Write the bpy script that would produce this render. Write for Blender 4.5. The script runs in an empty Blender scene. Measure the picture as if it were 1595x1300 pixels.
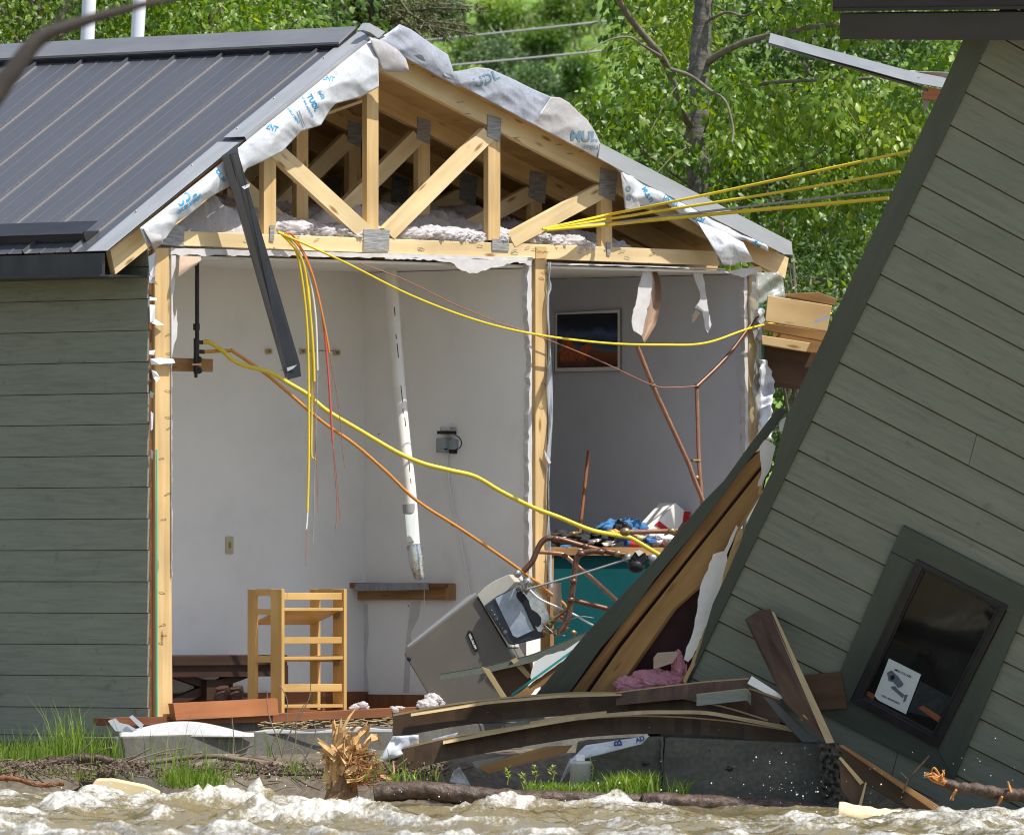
import bpy, bmesh, math, random
import numpy as np
from mathutils import Vector, Matrix, noise as mnoise
R = math.radians
random.seed(7); rng = np.random.default_rng(7)
scene = bpy.context.scene
col = scene.collection

# ------------------------------------------------------------------ camera, sky, sun, exposure
F = 17500.0; CZ = 1.05            # focal length in photo pixels, eye height above the river
cd = bpy.data.cameras.new('camera'); cam = bpy.data.objects.new('camera', cd); col.objects.link(cam)
cam.location = (0, 0, CZ); cam.rotation_euler = (R(90), 0, 0)
cd.sensor_fit = 'HORIZONTAL'; cd.sensor_width = 36.0; cd.lens = F / 1595 * 36.0
cd.shift_x = 0.0; cd.shift_y = 250 / 1595.0
cd.clip_start = 1.0; cd.clip_end = 4000
cd.dof.use_dof = True; cd.dof.focus_distance = 59.0; cd.dof.aperture_fstop = 11.0
scene.camera = cam
SUN = Vector((0.47, -0.27, 0.97)).normalized()
w = bpy.data.worlds.new('World'); scene.world = w; w.use_nodes = True
nt = w.node_tree; bg = nt.nodes['Background']
sky = nt.nodes.new('ShaderNodeTexSky'); sky.sky_type = 'NISHITA'; sky.sun_disc = False
sky.sun_elevation = math.asin(SUN.z); sky.sun_rotation = math.atan2(SUN.x, SUN.y)
hsv = nt.nodes.new('ShaderNodeHueSaturation'); hsv.inputs['Saturation'].default_value = 0.78      # desaturated to lessen the blue cast of the shade; no cloud is modelled
nt.links.new(sky.outputs[0], hsv.inputs['Color']); nt.links.new(hsv.outputs[0], bg.inputs[0]); bg.inputs[1].default_value = 0.15
sd = bpy.data.lights.new('sun', 'SUN'); sun = bpy.data.objects.new('sun', sd); col.objects.link(sun)
sd.energy = 5.0; sd.angle = R(0.5); sd.color = (1.0, 0.955, 0.88)
sun.rotation_euler = SUN.to_track_quat('Z', 'Y').to_euler(); sun.location = (20, 30, 40)
scene.view_settings.view_transform = 'Standard'; scene.view_settings.look = 'None'
scene.view_settings.exposure = 0.28; scene.view_settings.gamma = 1
scene.render.engine = 'CYCLES'
scene.cycles.filter_width = 1.1; scene.cycles.max_bounces = 7; scene.cycles.transparent_max_bounces = 6

# ------------------------------------------------------------------ where things stand
S2 = math.sqrt(0.5)
GX = Vector((S2, S2, 0)); EX = Vector((-S2, S2, 0))          # along the broken end / along the eaves, away
C0 = Vector((-1.825, 58.33, 0))
def ray(px, py): return Vector(((px - 797.5) / F, 1.0, (900 - py) / F))
CAM = Vector((0, 0, CZ))
def at(px, py, Y): return CAM + ray(px, py) * Y
def GP(px, py, v=0.0):                                         # point of the plane v = const (parallel to the broken end)
    r = ray(px, py); t = (C0.dot(EX) + v) / r.dot(EX); return CAM + r * t
def UPl(px, py, u):                                            # point of the plane u = const (parallel to the side walls)
    r = ray(px, py); t = (C0.dot(GX) + u) / r.dot(GX); return CAM + r * t
def H(u, v, z): return C0 + GX * u + EX * v + Vector((0, 0, z))
def uv_of(p): d = p - C0; return d.dot(GX), d.dot(EX)
def U(px, v=0.0): return uv_of(GP(px, 900, v))[0]
WN = Vector((-0.36, -0.86, -0.30)).normalized(); WO = at(1300, 800, 57.2)   # tilted wall plane
def WP(px, py, off=0.0):                                       # off > 0 stands proud of the wall
    r = ray(px, py); t = ((WO - CAM).dot(WN) + off) / r.dot(WN); return CAM + r * t

# ------------------------------------------------------------------ mesh builder
class MB:
    def __init__(s): s.v = []; s.f = []; s.ax = []; s.off = []; s.smooth = []
    def face(s, idx, ax=None, off=(0, 0), sm=False):
        s.f.append(tuple(idx)); s.ax.append(ax); s.off.append(off); s.smooth.append(sm)
    def add(s, verts, faces, ax=None, sm=False):
        b = len(s.v); s.v += [Vector(p) for p in verts]
        off = (random.random() * 20, random.random() * 20)
        for f in faces: s.face([b + i for i in f], ax, off, sm)
    def prism(s, pts, d, ax=None):
        pts = [Vector(p) for p in pts]; n = len(pts); d = Vector(d)
        if ax is None:
            L = max(range(n), key=lambda i: (pts[(i + 1) % n] - pts[i]).length)
            ax = (pts[(L + 1) % n] - pts[L]).normalized()
        nn = Vector((0, 0, 0))
        for i in range(n): nn += pts[i].cross(pts[(i + 1) % n])
        if nn.dot(d) > 0: pts = pts[::-1]
        fs = [tuple(range(n)), tuple(range(2 * n - 1, n - 1, -1))]
        fs += [(i, n + i, n + (i + 1) % n, (i + 1) % n) for i in range(n)]
        s.add(pts + [p + d for p in pts], fs, ax)
    def box(s, c, a, b, cc):                                    # centre and three half axes
        c, a, b, cc = map(Vector, (c, a, b, cc))
        L = max((a, b, cc), key=lambda x: x.length).normalized()
        s.prism([c - a - b - cc, c + a - b - cc, c + a + b - cc, c - a + b - cc], cc * 2, L)
    def hbox(s, u0, u1, v0, v1, z0, z1, ax=None):
        s.prism([H(u0, v0, z0), H(u1, v0, z0), H(u1, v0, z1), H(u0, v0, z1)], EX * (v1 - v0), ax)
    def beam(s, p, q, w, h, up=(0, 0, 1)):
        p, q = Vector(p), Vector(q); d = (q - p).normalized(); side = d.cross(Vector(up)).normalized(); u2 = side.cross(d)
        s.prism([p + side * w / 2 + u2 * h / 2, p - side * w / 2 + u2 * h / 2, p - side * w / 2 - u2 * h / 2, p + side * w / 2 - u2 * h / 2], q - p, d)
    def tube(s, pts, r, n=8, caps=True, rad=None):
        pts = [Vector(p) for p in pts]; m = len(pts); vs = []; ref = None
        for i, p in enumerate(pts):
            d = (pts[min(i + 1, m - 1)] - pts[max(i - 1, 0)]).normalized()
            if ref is None: ref = d.orthogonal().normalized()
            a = (ref - d * ref.dot(d)).normalized(); ref = a; b = d.cross(a)
            rr = r if rad is None else rad[i]
            for k in range(n):
                t = 2 * math.pi * k / n; vs.append(p + (a * math.cos(t) + b * math.sin(t)) * rr)
        fs = [(i * n + k, i * n + (k + 1) % n, (i + 1) * n + (k + 1) % n, (i + 1) * n + k) for i in range(m - 1) for k in range(n)]
        s.add(vs, fs, (pts[-1] - pts[0]).normalized(), True)
        if caps: s.add(vs[:n][::-1] + vs[-n:], [tuple(range(n)), tuple(range(n, 2 * n))], None)
    def ball(s, c, r, sq=(1, 1, 1), n=10, m=6, bump=0.0):
        c = Vector(c); vs = []; 
        for i in range(m + 1):
            ph = math.pi * i / m
            for k in range(n):
                t = 2 * math.pi * k / n; d = Vector((math.sin(ph) * math.cos(t) * sq[0], math.sin(ph) * math.sin(t) * sq[1], math.cos(ph) * sq[2]))
                q = 1 + (bump * mnoise.noise((d + c) * 3.1 / 1.0 + Vector((r * 90, 0, 0))) if bump else 0)
                vs.append(c + d * r * q)
        s.add(vs, [(i * n + k, (i + 1) * n + k, (i + 1) * n + (k + 1) % n, i * n + (k + 1) % n) for i in range(m) for k in range(n)], None, True)
    def puff(s, c, r, sq=(1, 1, 1), n=22, m=14):
        c = Vector(c); vs = []; o = Vector((random.random() * 50, random.random() * 50, 0))
        for i in range(m + 1):
            ph = math.pi * i / m
            for k in range(n):
                t = 2 * math.pi * k / n; d = Vector((math.sin(ph) * math.cos(t), math.sin(ph) * math.sin(t), math.cos(ph)))
                q = 1 + .30 * mnoise.noise(d * 2 + o) + .20 * mnoise.noise(d * 5 + o) + .16 * abs(mnoise.noise(d * 11 + o)) + .12 * mnoise.noise(d * 24 + o); vs.append(c + Vector((d.x * sq[0], d.y * sq[1], d.z * sq[2])) * r * q)
        s.add(vs, [(i * n + k, (i + 1) * n + k, (i + 1) * n + (k + 1) % n, i * n + (k + 1) % n) for i in range(m) for k in range(n)], None, True)
    def sheet(s, fn, nu, nv, sm=True):
        vs = [fn(i / nu, j / nv) for i in range(nu + 1) for j in range(nv + 1)]
        s.add(vs, [(i * (nv + 1) + j, (i + 1) * (nv + 1) + j, (i + 1) * (nv + 1) + j + 1, i * (nv + 1) + j + 1) for i in range(nu) for j in range(nv)], None, sm)
    def build(s, name, mat, parent=None, bevel=0.0, solid=0.0, sub=0):
        me = bpy.data.meshes.new(name); o = bpy.data.objects.new(name, me); col.objects.link(o)
        base = Vector((0, 0, 0))
        if parent is None and s.v:
            xs = [p.x for p in s.v]; ys = [p.y for p in s.v]
            base = Vector(((min(xs) + max(xs)) / 2, (min(ys) + max(ys)) / 2, min(p.z for p in s.v)))
        elif parent is not None: base = WL(parent)
        me.from_pydata([p - base for p in s.v], [], s.f)
        uvl = me.uv_layers.new(name='UVMap')
        V = s.v; k = 0; data = np.zeros(len(me.loops) * 2, np.float32)
        for pi, f in enumerate(s.f):
            n = Vector((0, 0, 0)); p0 = V[f[0]]
            for i in range(1, len(f) - 1): n += (V[f[i]] - p0).cross(V[f[i + 1]] - p0)
            n = n.normalized() if n.length > 1e-12 else Vector((0, 0, 1))
            a = s.ax[pi]
            if a is None: a = Vector((1, 0, 0)) if abs(n.x) < 0.9 else Vector((0, 1, 0))
            a = a - n * a.dot(n)
            a = a.normalized() if a.length > 0.05 else n.orthogonal().normalized()
            b = n.cross(a); o0, o1 = s.off[pi]
            for i in f:
                data[k] = V[i].dot(a) + o0; data[k + 1] = V[i].dot(b) + o1; k += 2
        uvl.data.foreach_set('uv', data)
        me.polygons.foreach_set('use_smooth', s.smooth)
        me.materials.append(mat)
        o.location = base if parent is None else (0, 0, 0)
        if parent is not None: o.parent = parent
        if solid:
            md = o.modifiers.new('thickness', 'SOLIDIFY'); md.thickness = solid; md.offset = 0
        if bevel:
            md = o.modifiers.new('bevel', 'BEVEL'); md.width = bevel; md.segments = 2; md.limit_method = 'ANGLE'
        if sub:
            md = o.modifiers.new('sub', 'SUBSURF'); md.levels = sub; md.render_levels = sub
        me.update(); return o
def WL(o):                                                       # world location of an object (no rotations used)
    p = Vector(o.location)
    while o.parent: o = o.parent; p = p + Vector(o.location)
    return p
def tag(o, label, cat, group=None, kind=None):
    if label: o['label'] = label
    if cat: o['category'] = cat
    if group: o['group'] = group
    if kind: o['kind'] = kind
    return o
def thing(name, loc, label, cat, group=None):
    o = bpy.data.objects.new(name, None); col.objects.link(o); o.location = loc; o.empty_display_size = 0.1
    return tag(o, label, cat, group)
def smooth_path(pts, k=5):                                       # Catmull-Rom through the points
    P = [Vector(p) for p in pts]; out = []
    for i in range(len(P) - 1):
        a, b, c, d = P[max(i - 1, 0)], P[i], P[i + 1], P[min(i + 2, len(P) - 1)]
        for j in range(k):
            t = j / k
            out.append(0.5 * ((2 * b) + (c - a) * t + (2 * a - 5 * b + 4 * c - d) * t * t + (3 * b - a - 3 * c + d) * t ** 3))
    return out + [P[-1]]
def lerp_poly(pts, t):                                           # point at fraction t of a pixel polyline (by x/y length)
    L = [0.0]
    for a, b in zip(pts, pts[1:]): L.append(L[-1] + math.hypot(b[0] - a[0], b[1] - a[1]))
    d = t * L[-1]
    for i in range(len(pts) - 1):
        if d <= L[i + 1] + 1e-9:
            k = (d - L[i]) / max(L[i + 1] - L[i], 1e-9)
            return (pts[i][0] + (pts[i + 1][0] - pts[i][0]) * k, pts[i][1] + (pts[i + 1][1] - pts[i][1]) * k)
    return pts[-1]
def text_obj(string, fn, size, mat, parent, name='lettering', shear=0.0, bold=0.0, sx=1.0):
    cu = bpy.data.curves.new('t', 'FONT'); cu.body = string; cu.size = size; cu.offset = bold; cu.shear = shear
    cu.align_x = 'CENTER'; cu.align_y = 'CENTER'; cu.resolution_u = 3
    t = bpy.data.objects.new('t', cu); col.objects.link(t)
    dg = bpy.context.evaluated_depsgraph_get(); dg.update()
    me0 = t.evaluated_get(dg).to_mesh()
    m = MB(); vs = [fn(p.co.x * sx, p.co.y) for p in me0.vertices]
    fs_ = [tuple(p.vertices) for p in me0.polygons if all(vs[i] is not None for i in p.vertices)]; use = sorted({i for f in fs_ for i in f}); ix = {a: k for k, a in enumerate(use)}
    m.add([vs[i] for i in use], [tuple(ix[i] for i in f) for f in fs_])
    t.evaluated_get(dg).to_mesh_clear(); bpy.data.objects.remove(t); bpy.data.curves.remove(cu)
    return m.build(name, mat, parent)

# ------------------------------------------------------------------ materials
def nmat(name):
    m = bpy.data.materials.new(name); m.use_nodes = True; return m, m.node_tree, m.node_tree.nodes['Principled BSDF']
def mat(name, c1, c2=None, scale=(8, 8, 8), coord='UV', rough=0.6, metal=0.0, bump=0.0, detail=5, spec=0.4, lo=0.35, hi=0.65, rv=0.0, fine=0.0, fscale=120, smudge=0.0):
    m, t, b = nmat(name); N = t.nodes.new; L = t.links.new
    b.inputs['Roughness'].default_value = rough; b.inputs['Metallic'].default_value = metal
    b.inputs['Specular IOR Level'].default_value = spec
    if c2 is None: c2 = tuple(x * 0.85 for x in c1)
    if coord == 'Pos': src = N('ShaderNodeNewGeometry').outputs['Position']
    else: src = N('ShaderNodeTexCoord').outputs[coord]
    mp = N('ShaderNodeMapping'); mp.inputs['Scale'].default_value = scale; L(src, mp.inputs[0])
    nz = N('ShaderNodeTexNoise'); nz.inputs['Scale'].default_value = 1; nz.inputs['Detail'].default_value = detail; nz.inputs['Roughness'].default_value = 0.62
    L(mp.outputs[0], nz.inputs['Vector'])
    rp = N('ShaderNodeMapRange'); rp.inputs[1].default_value = lo; rp.inputs[2].default_value = hi; L(nz.outputs[0], rp.inputs[0])
    mx = N('ShaderNodeMix'); mx.data_type = 'RGBA'; mx.inputs[6].default_value = (*c1, 1); mx.inputs[7].default_value = (*c2, 1)
    L(rp.outputs[0], mx.inputs[0]); out = mx.outputs[2]; hgt = nz.outputs[0]
    if fine:
        n2 = N('ShaderNodeTexNoise'); n2.inputs['Scale'].default_value = fscale; n2.inputs['Detail'].default_value = 3; L(src, n2.inputs['Vector'])
        r2 = N('ShaderNodeMapRange'); r2.inputs[1].default_value = 0.3; r2.inputs[2].default_value = 0.7; r2.inputs[3].default_value = 1 - fine; r2.inputs[4].default_value = 1 + fine * 0.5; L(n2.outputs[0], r2.inputs[0])
        m2 = N('ShaderNodeMix'); m2.data_type = 'RGBA'; m2.blend_type = 'MULTIPLY'; m2.inputs[0].default_value = 1
        L(out, m2.inputs[6]); L(r2.outputs[0], m2.inputs[7]); out = m2.outputs[2]
    if smudge:                                                   # worn and dirty patches of their own shape
        n3 = N('ShaderNodeTexNoise'); n3.inputs['Scale'].default_value = 2.6; n3.inputs['Detail'].default_value = 9; n3.inputs['Roughness'].default_value = .72; L(src, n3.inputs['Vector'])
        r3 = N('ShaderNodeMapRange'); r3.inputs[1].default_value = .54; r3.inputs[2].default_value = .78; r3.inputs[3].default_value = 0; r3.inputs[4].default_value = smudge; L(n3.outputs[0], r3.inputs[0])
        m3 = N('ShaderNodeMix'); m3.data_type = 'RGBA'; L(r3.outputs[0], m3.inputs[0]); L(out, m3.inputs[6]); m3.inputs[7].default_value = (.30, .25, .19, 1); out = m3.outputs[2]
    L(out, b.inputs['Base Color'])
    if rv:
        r3 = N('ShaderNodeMapRange'); r3.inputs[3].default_value = rough - rv; r3.inputs[4].default_value = rough + rv; L(nz.outputs[0], r3.inputs[0]); L(r3.outputs[0], b.inputs['Roughness'])
    if bump:
        bp = N('ShaderNodeBump'); bp.inputs['Strength'].default_value = bump; bp.inputs['Distance'].default_value = 0.01; L(hgt, bp.inputs['Height']); L(bp.outputs[0], b.inputs['Normal'])
    return m
def wood(name, c1, c2, knot=(0.22, 0.10, 0.03), grain=22, knots=True, rough=0.65, bump=0.12, dirt=0.0):
    m, t, b = nmat(name); N = t.nodes.new; L = t.links.new
    tc = N('ShaderNodeTexCoord'); mp = N('ShaderNodeMapping'); mp.inputs['Scale'].default_value = (1.6, grain, 1); L(tc.outputs['UV'], mp.inputs[0])
    nz = N('ShaderNodeTexNoise'); nz.inputs['Scale'].default_value = 1.0; nz.inputs['Detail'].default_value = 6; nz.inputs['Distortion'].default_value = 0.6; L(mp.outputs[0], nz.inputs['Vector'])
    n2 = N('ShaderNodeTexNoise'); n2.inputs['Scale'].default_value = 2.2; n2.inputs['Detail'].default_value = 3; L(tc.outputs['UV'], n2.inputs['Vector'])
    mx = N('ShaderNodeMix'); mx.data_type = 'RGBA'; mx.inputs[6].default_value = (*c1, 1); mx.inputs[7].default_value = (*c2, 1)
    r = N('ShaderNodeMapRange'); r.inputs[1].default_value = 0.3; r.inputs[2].default_value = 0.72; L(nz.outputs[0], r.inputs[0]); L(r.outputs[0], mx.inputs[0])
    mu = N('ShaderNodeMix'); mu.data_type = 'RGBA'; mu.blend_type = 'MULTIPLY'; mu.inputs[0].default_value = 0.8
    r2 = N('ShaderNodeMapRange'); r2.inputs[1].default_value = 0.3; r2.inputs[2].default_value = 0.7; r2.inputs[3].default_value = 0.72 - dirt; r2.inputs[4].default_value = 1.12; L(n2.outputs[0], r2.inputs[0])
    L(mx.outputs[2], mu.inputs[6]); L(r2.outputs[0], mu.inputs[7]); out = mu.outputs[2]
    if knots:
        m2 = N('ShaderNodeMapping'); m2.inputs['Scale'].default_value = (3.4, 13, 1); L(tc.outputs['UV'], m2.inputs[0])
        vo = N('ShaderNodeTexVoronoi'); vo.inputs['Scale'].default_value = 1; L(m2.outputs[0], vo.inputs['Vector'])
        rk = N('ShaderNodeMapRange'); rk.inputs[1].default_value = 0.07; rk.inputs[2].default_value = 0.17; rk.inputs[3].default_value = 0.85; rk.inputs[4].default_value = 0.0; L(vo.outputs['Distance'], rk.inputs[0])
        mk = N('ShaderNodeMix'); mk.data_type = 'RGBA'; L(rk.outputs[0], mk.inputs[0]); L(out, mk.inputs[6]); mk.inputs[7].default_value = (*knot, 1); out = mk.outputs[2]
    L(out, b.inputs['Base Color']); b.inputs['Roughness'].default_value = rough; b.inputs['Specular IOR Level'].default_value = 0.25
    bp = N('ShaderNodeBump'); bp.inputs['Strength'].default_value = bump; bp.inputs['Distance'].default_value = 0.004; L(nz.outputs[0], bp.inputs['Height']); L(bp.outputs[0], b.inputs['Normal'])
    return m
def siding(name, c1, c2, bump=0.5, stain=0.25):
    m, t, b = nmat(name); N = t.nodes.new; L = t.links.new
    tc = N('ShaderNodeTexCoord'); mp = N('ShaderNodeMapping'); mp.inputs['Scale'].default_value = (3.0, 42, 1); L(tc.outputs['UV'], mp.inputs[0])
    nz = N('ShaderNodeTexNoise'); nz.inputs['Scale'].default_value = 1; nz.inputs['Detail'].default_value = 7; nz.inputs['Roughness'].default_value = 0.7; nz.inputs['Distortion'].default_value = 0.9; L(mp.outputs[0], nz.inputs['Vector'])
    m3 = N('ShaderNodeMapping'); m3.inputs['Scale'].default_value = (1.6, 5, 1); L(tc.outputs['UV'], m3.inputs[0])
    n2 = N('ShaderNodeTexNoise'); n2.inputs['Scale'].default_value = 1; n2.inputs['Detail'].default_value = 8; n2.inputs['Roughness'].default_value = 0.7; L(m3.outputs[0], n2.inputs['Vector'])
    mx = N('ShaderNodeMix'); mx.data_type = 'RGBA'; mx.inputs[6].default_value = (*c1, 1); mx.inputs[7].default_value = (*c2, 1); 
    r = N('ShaderNodeMapRange'); r.inputs[1].default_value = 0.32; r.inputs[2].default_value = 0.68; L(n2.outputs[0], r.inputs[0]); L(r.outputs[0], mx.inputs[0])
    mu = N('ShaderNodeMix'); mu.data_type = 'RGBA'; mu.blend_type = 'MULTIPLY'; mu.inputs[0].default_value = 1
    r2 = N('ShaderNodeMapRange'); r2.inputs[1].default_value = 0.3; r2.inputs[2].default_value = 0.55; r2.inputs[3].default_value = 1 - stain; r2.inputs[4].default_value = 1.03; L(nz.outputs[0], r2.inputs[0])
    L(mx.outputs[2], mu.inputs[6]); L(r2.outputs[0], mu.inputs[7])
    n4 = N('ShaderNodeTexNoise'); n4.inputs['Scale'].default_value = 7; n4.inputs['Detail'].default_value = 6; n4.inputs['Roughness'].default_value = .75; L(tc.outputs['UV'], n4.inputs['Vector'])
    r4 = N('ShaderNodeMapRange'); r4.inputs[1].default_value = .60; r4.inputs[2].default_value = .76; r4.inputs[3].default_value = 1; r4.inputs[4].default_value = .5; L(n4.outputs[0], r4.inputs[0])
    m4 = N('ShaderNodeMix'); m4.data_type = 'RGBA'; m4.blend_type = 'MULTIPLY'; m4.inputs[0].default_value = 1; L(mu.outputs[2], m4.inputs[6]); L(r4.outputs[0], m4.inputs[7])
    L(m4.outputs[2], b.inputs['Base Color']); b.inputs['Roughness'].default_value = 0.62; b.inputs['Specular IOR Level'].default_value = 0.35
    bp = N('ShaderNodeBump'); bp.inputs['Strength'].default_value = bump; bp.inputs['Distance'].default_value = 0.006; L(nz.outputs[0], bp.inputs['Height']); L(bp.outputs[0], b.inputs['Normal'])
    return m
def woolmat(name, c1, c2, scale):
    m = mat(name, c1, c2, (scale,) * 3, 'Pos', rough=1, bump=1.0, spec=0.0, fine=0.15, fscale=70); t = m.node_tree; b = t.nodes['Principled BSDF']
    tr = t.nodes.new('ShaderNodeBsdfTranslucent'); tr.inputs[0].default_value = (*c1, 1); mx = t.nodes.new('ShaderNodeMixShader'); mx.inputs[0].default_value = 0.5
    t.links.new(b.outputs[0], mx.inputs[1]); t.links.new(tr.outputs[0], mx.inputs[2]); t.links.new(mx.outputs[0], t.nodes['Material Output'].inputs[0]); return m
def leafmat(name, dark, mid, light, trans=0.45, spec=0.5):
    m, t, b = nmat(name); N = t.nodes.new; L = t.links.new
    tc = N('ShaderNodeUVMap'); sp = N('ShaderNodeSeparateXYZ'); L(tc.outputs[0], sp.inputs[0])
    rp = N('ShaderNodeValToRGB'); L(sp.outputs[0], rp.inputs[0])
    e = rp.color_ramp.elements; e[0].color = (*dark, 1); e[0].position = 0.0; e[1].color = (*light, 1); e[1].position = 1.0
    x = rp.color_ramp.elements.new(0.55); x.color = (*mid, 1)
    L(rp.outputs[0], b.inputs['Base Color']); b.inputs['Roughness'].default_value = 0.42; b.inputs['Specular IOR Level'].default_value = spec
    tr = N('ShaderNodeBsdfTranslucent'); hs = N('ShaderNodeHueSaturation'); hs.inputs['Value'].default_value = 1.6; hs.inputs['Saturation'].default_value = 1.1; hs.inputs['Hue'].default_value = 0.48
    L(rp.outputs[0], hs.inputs['Color']); L(hs.outputs[0], tr.inputs[0])
    mx = N('ShaderNodeMixShader'); mx.inputs[0].default_value = trans; L(b.outputs[0], mx.inputs[1]); L(tr.outputs[0], mx.inputs[2])
    L(mx.outputs[0], t.nodes['Material Output'].inputs[0]); return m

M = {}
M['lumber'] = wood('lumber', (0.70, 0.50, 0.25), (0.56, 0.36, 0.15), grain=26)
M['lumber_pale'] = wood('lumber_pale', (0.76, 0.60, 0.35), (0.66, 0.48, 0.24), grain=24)
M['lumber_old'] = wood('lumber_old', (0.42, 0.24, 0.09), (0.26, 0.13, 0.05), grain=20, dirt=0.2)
M['plywood'] = wood('plywood', (0.66, 0.44, 0.19), (0.54, 0.32, 0.12), grain=7, dirt=0.1)
M['redwood'] = wood('redwood', (0.29, 0.115, 0.05), (0.185, 0.068, 0.03), grain=24, knots=False, dirt=0.15)
M['shelfwood'] = wood('shelfwood', (0.64, 0.41, 0.15), (0.52, 0.30, 0.09), grain=18, knots=False, rough=0.4)
M['darkwood'] = wood('darkwood', (0.06, 0.032, 0.022), (0.035, 0.018, 0.013), grain=20, knots=False, rough=0.45)
M['timber'] = wood('timber', (0.70, 0.50, 0.25), (0.54, 0.34, 0.14), grain=9)
M['edgewood'] = wood('edgewood', (0.55, 0.42, 0.22), (0.40, 0.28, 0.13), grain=14, knots=False)
M['brownboard'] = wood('brownboard', (0.095, 0.058, 0.030), (0.065, 0.038, 0.020), grain=20, knots=False, rough=0.55, dirt=0.35)
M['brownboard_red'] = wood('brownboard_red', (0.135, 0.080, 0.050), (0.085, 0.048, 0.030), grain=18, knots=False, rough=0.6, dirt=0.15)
M['siding_left'] = siding('siding_left', (0.202, 0.216, 0.162), (0.238, 0.250, 0.190), 0.4, 0.24)
M['siding_right'] = siding('siding_right', (0.172, 0.186, 0.142), (0.208, 0.222, 0.172), 0.4, 0.22)
M['trim_green'] = mat('trim_green', (0.072, 0.084, 0.066), (0.058, 0.068, 0.054), (2, 14, 1), rough=0.55, bump=0.2)
M['fascia_dark'] = mat('fascia_dark', (0.034, 0.032, 0.030), (0.045, 0.042, 0.040), (3, 9, 1), rough=0.5)
M['roof_metal'] = mat('roof_metal', (0.112, 0.114, 0.126), (0.128, 0.130, 0.142), (1.3, 5, 1), rough=0.34, metal=0.35, spec=0.6, rv=0.04, fine=0.05, fscale=30)
M['trim_metal'] = mat('trim_metal', (0.36, 0.37, 0.38), (0.44, 0.45, 0.46), (2, 8, 1), rough=0.42, metal=0.3)
M['pale_metal'] = mat('pale_metal', (0.20, 0.215, 0.235), (0.16, 0.175, 0.19), (3, 8, 1), rough=0.4, metal=0.1)
M['ridge_metal'] = mat('ridge_metal', (0.20, 0.20, 0.215), (0.25, 0.25, 0.26), (2, 6, 1), rough=0.35, metal=0.3)
M['dark_metal'] = mat('dark_metal', (0.028, 0.028, 0.032), (0.045, 0.044, 0.048), (2, 9, 1), rough=0.38, metal=0.3)
M['steel'] = mat('steel', (0.33, 0.34, 0.34), (0.24, 0.25, 0.25), (60, 10, 1), rough=0.45, metal=0.7, bump=0.2)
M['plate'] = mat('plate', (0.38, 0.375, 0.36), (0.22, 0.22, 0.215), (90, 12, 1), rough=0.5, metal=0.15, bump=0.5)
M['drywall'] = mat('drywall', (0.83, 0.82, 0.79), (0.77, 0.76, 0.735), (1.3, 1.3, 1), rough=0.85, spec=0.15, detail=4, smudge=.10)
M['drywall_shade'] = mat('drywall_shade', (0.60, 0.625, 0.67), (0.54, 0.56, 0.605), (1.3, 1.3, 1), rough=0.85, spec=0.15, detail=4, smudge=.08)  # right room walls: its shade put into the colour as darker, bluish drywall
M['drywall_lit'] = mat('drywall_lit', (0.62, 0.60, 0.59), (0.50, 0.48, 0.47), (9, 9, 1), rough=0.9, bump=0.25, spec=0.1)
M['paper_back'] = mat('paper_back', (0.46, 0.34, 0.25), (0.38, 0.27, 0.19), (9, 9, 1), rough=0.9)
M['mud'] = mat('mud', (0.10, 0.08, 0.055), (0.18, 0.15, 0.11), (5, 5, 5), 'Pos', rough=0.75, bump=0.8, fine=0.4, fscale=30)
M['concrete'] = mat('concrete', (0.15, 0.145, 0.125), (0.095, 0.09, 0.078), (3, 5, 3), 'Pos', rough=0.85, bump=0.3, fine=0.2, fscale=60)
M['concrete_wet'] = mat('concrete_wet', (0.048, 0.045, 0.033), (0.105, 0.098, 0.074), (3, 3, 7), 'Pos', rough=0.6, bump=0.4, fine=0.3, fscale=40)
M['insulation'] = woolmat('insulation', (0.90, 0.87, 0.87), (0.74, 0.70, 0.71), 34)
M['pink'] = woolmat('pink', (0.95, 0.56, 0.62), (0.84, 0.40, 0.48), 34)
M['wrap'] = mat('wrap', (0.62, 0.64, 0.67), (0.52, 0.54, 0.58), (7, 7, 1), rough=0.36, bump=0.2, spec=0.4)
M['wrap_grey'] = mat('wrap_grey', (0.42, 0.40, 0.39), (0.34, 0.33, 0.33), (5, 5, 1), rough=0.40, bump=0.25, spec=0.45)
M['wrap_back'] = mat('wrap_back', (0.38, 0.40, 0.46), (0.27, 0.29, 0.34), (7, 7, 1), rough=0.34, bump=0.25, spec=0.5)
M['ink_blue'] = mat('ink_blue', (0.02, 0.26, 0.50), (0.03, 0.32, 0.55), rough=0.5)
M['ink_grey'] = mat('ink_grey', (0.12, 0.20, 0.25), (0.15, 0.23, 0.28), rough=0.5)
M['white_sheet'] = mat('white_sheet', (0.46, 0.46, 0.46), (0.38, 0.38, 0.38), (6, 6, 1), rough=0.6, bump=0.2)
M['yellow'] = mat('yellow', (0.84, 0.63, 0.03), (0.72, 0.52, 0.03), (9, 30, 1), rough=0.38)
M['yellow_hose'] = mat('yellow_hose', (0.78, 0.62, 0.07), (0.64, 0.50, 0.06), (9, 30, 1), rough=0.4)
M['white_wire'] = mat('white_wire', (0.75, 0.74, 0.70), rough=0.4)
M['grey_wire'] = mat('grey_wire', (0.32, 0.31, 0.30), rough=0.45)
M['red_wire'] = mat('red_wire', (0.60, 0.12, 0.08), rough=0.4)
M['orange_wire'] = mat('orange_wire', (0.78, 0.28, 0.05), rough=0.4)
M['copper_wire'] = mat('copper_wire', (0.45, 0.20, 0.14), rough=0.45, metal=0.4)
M['copper'] = mat('copper', (0.56, 0.30, 0.19), (0.34, 0.17, 0.11), (6, 20, 1), rough=0.36, metal=0.75)
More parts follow.
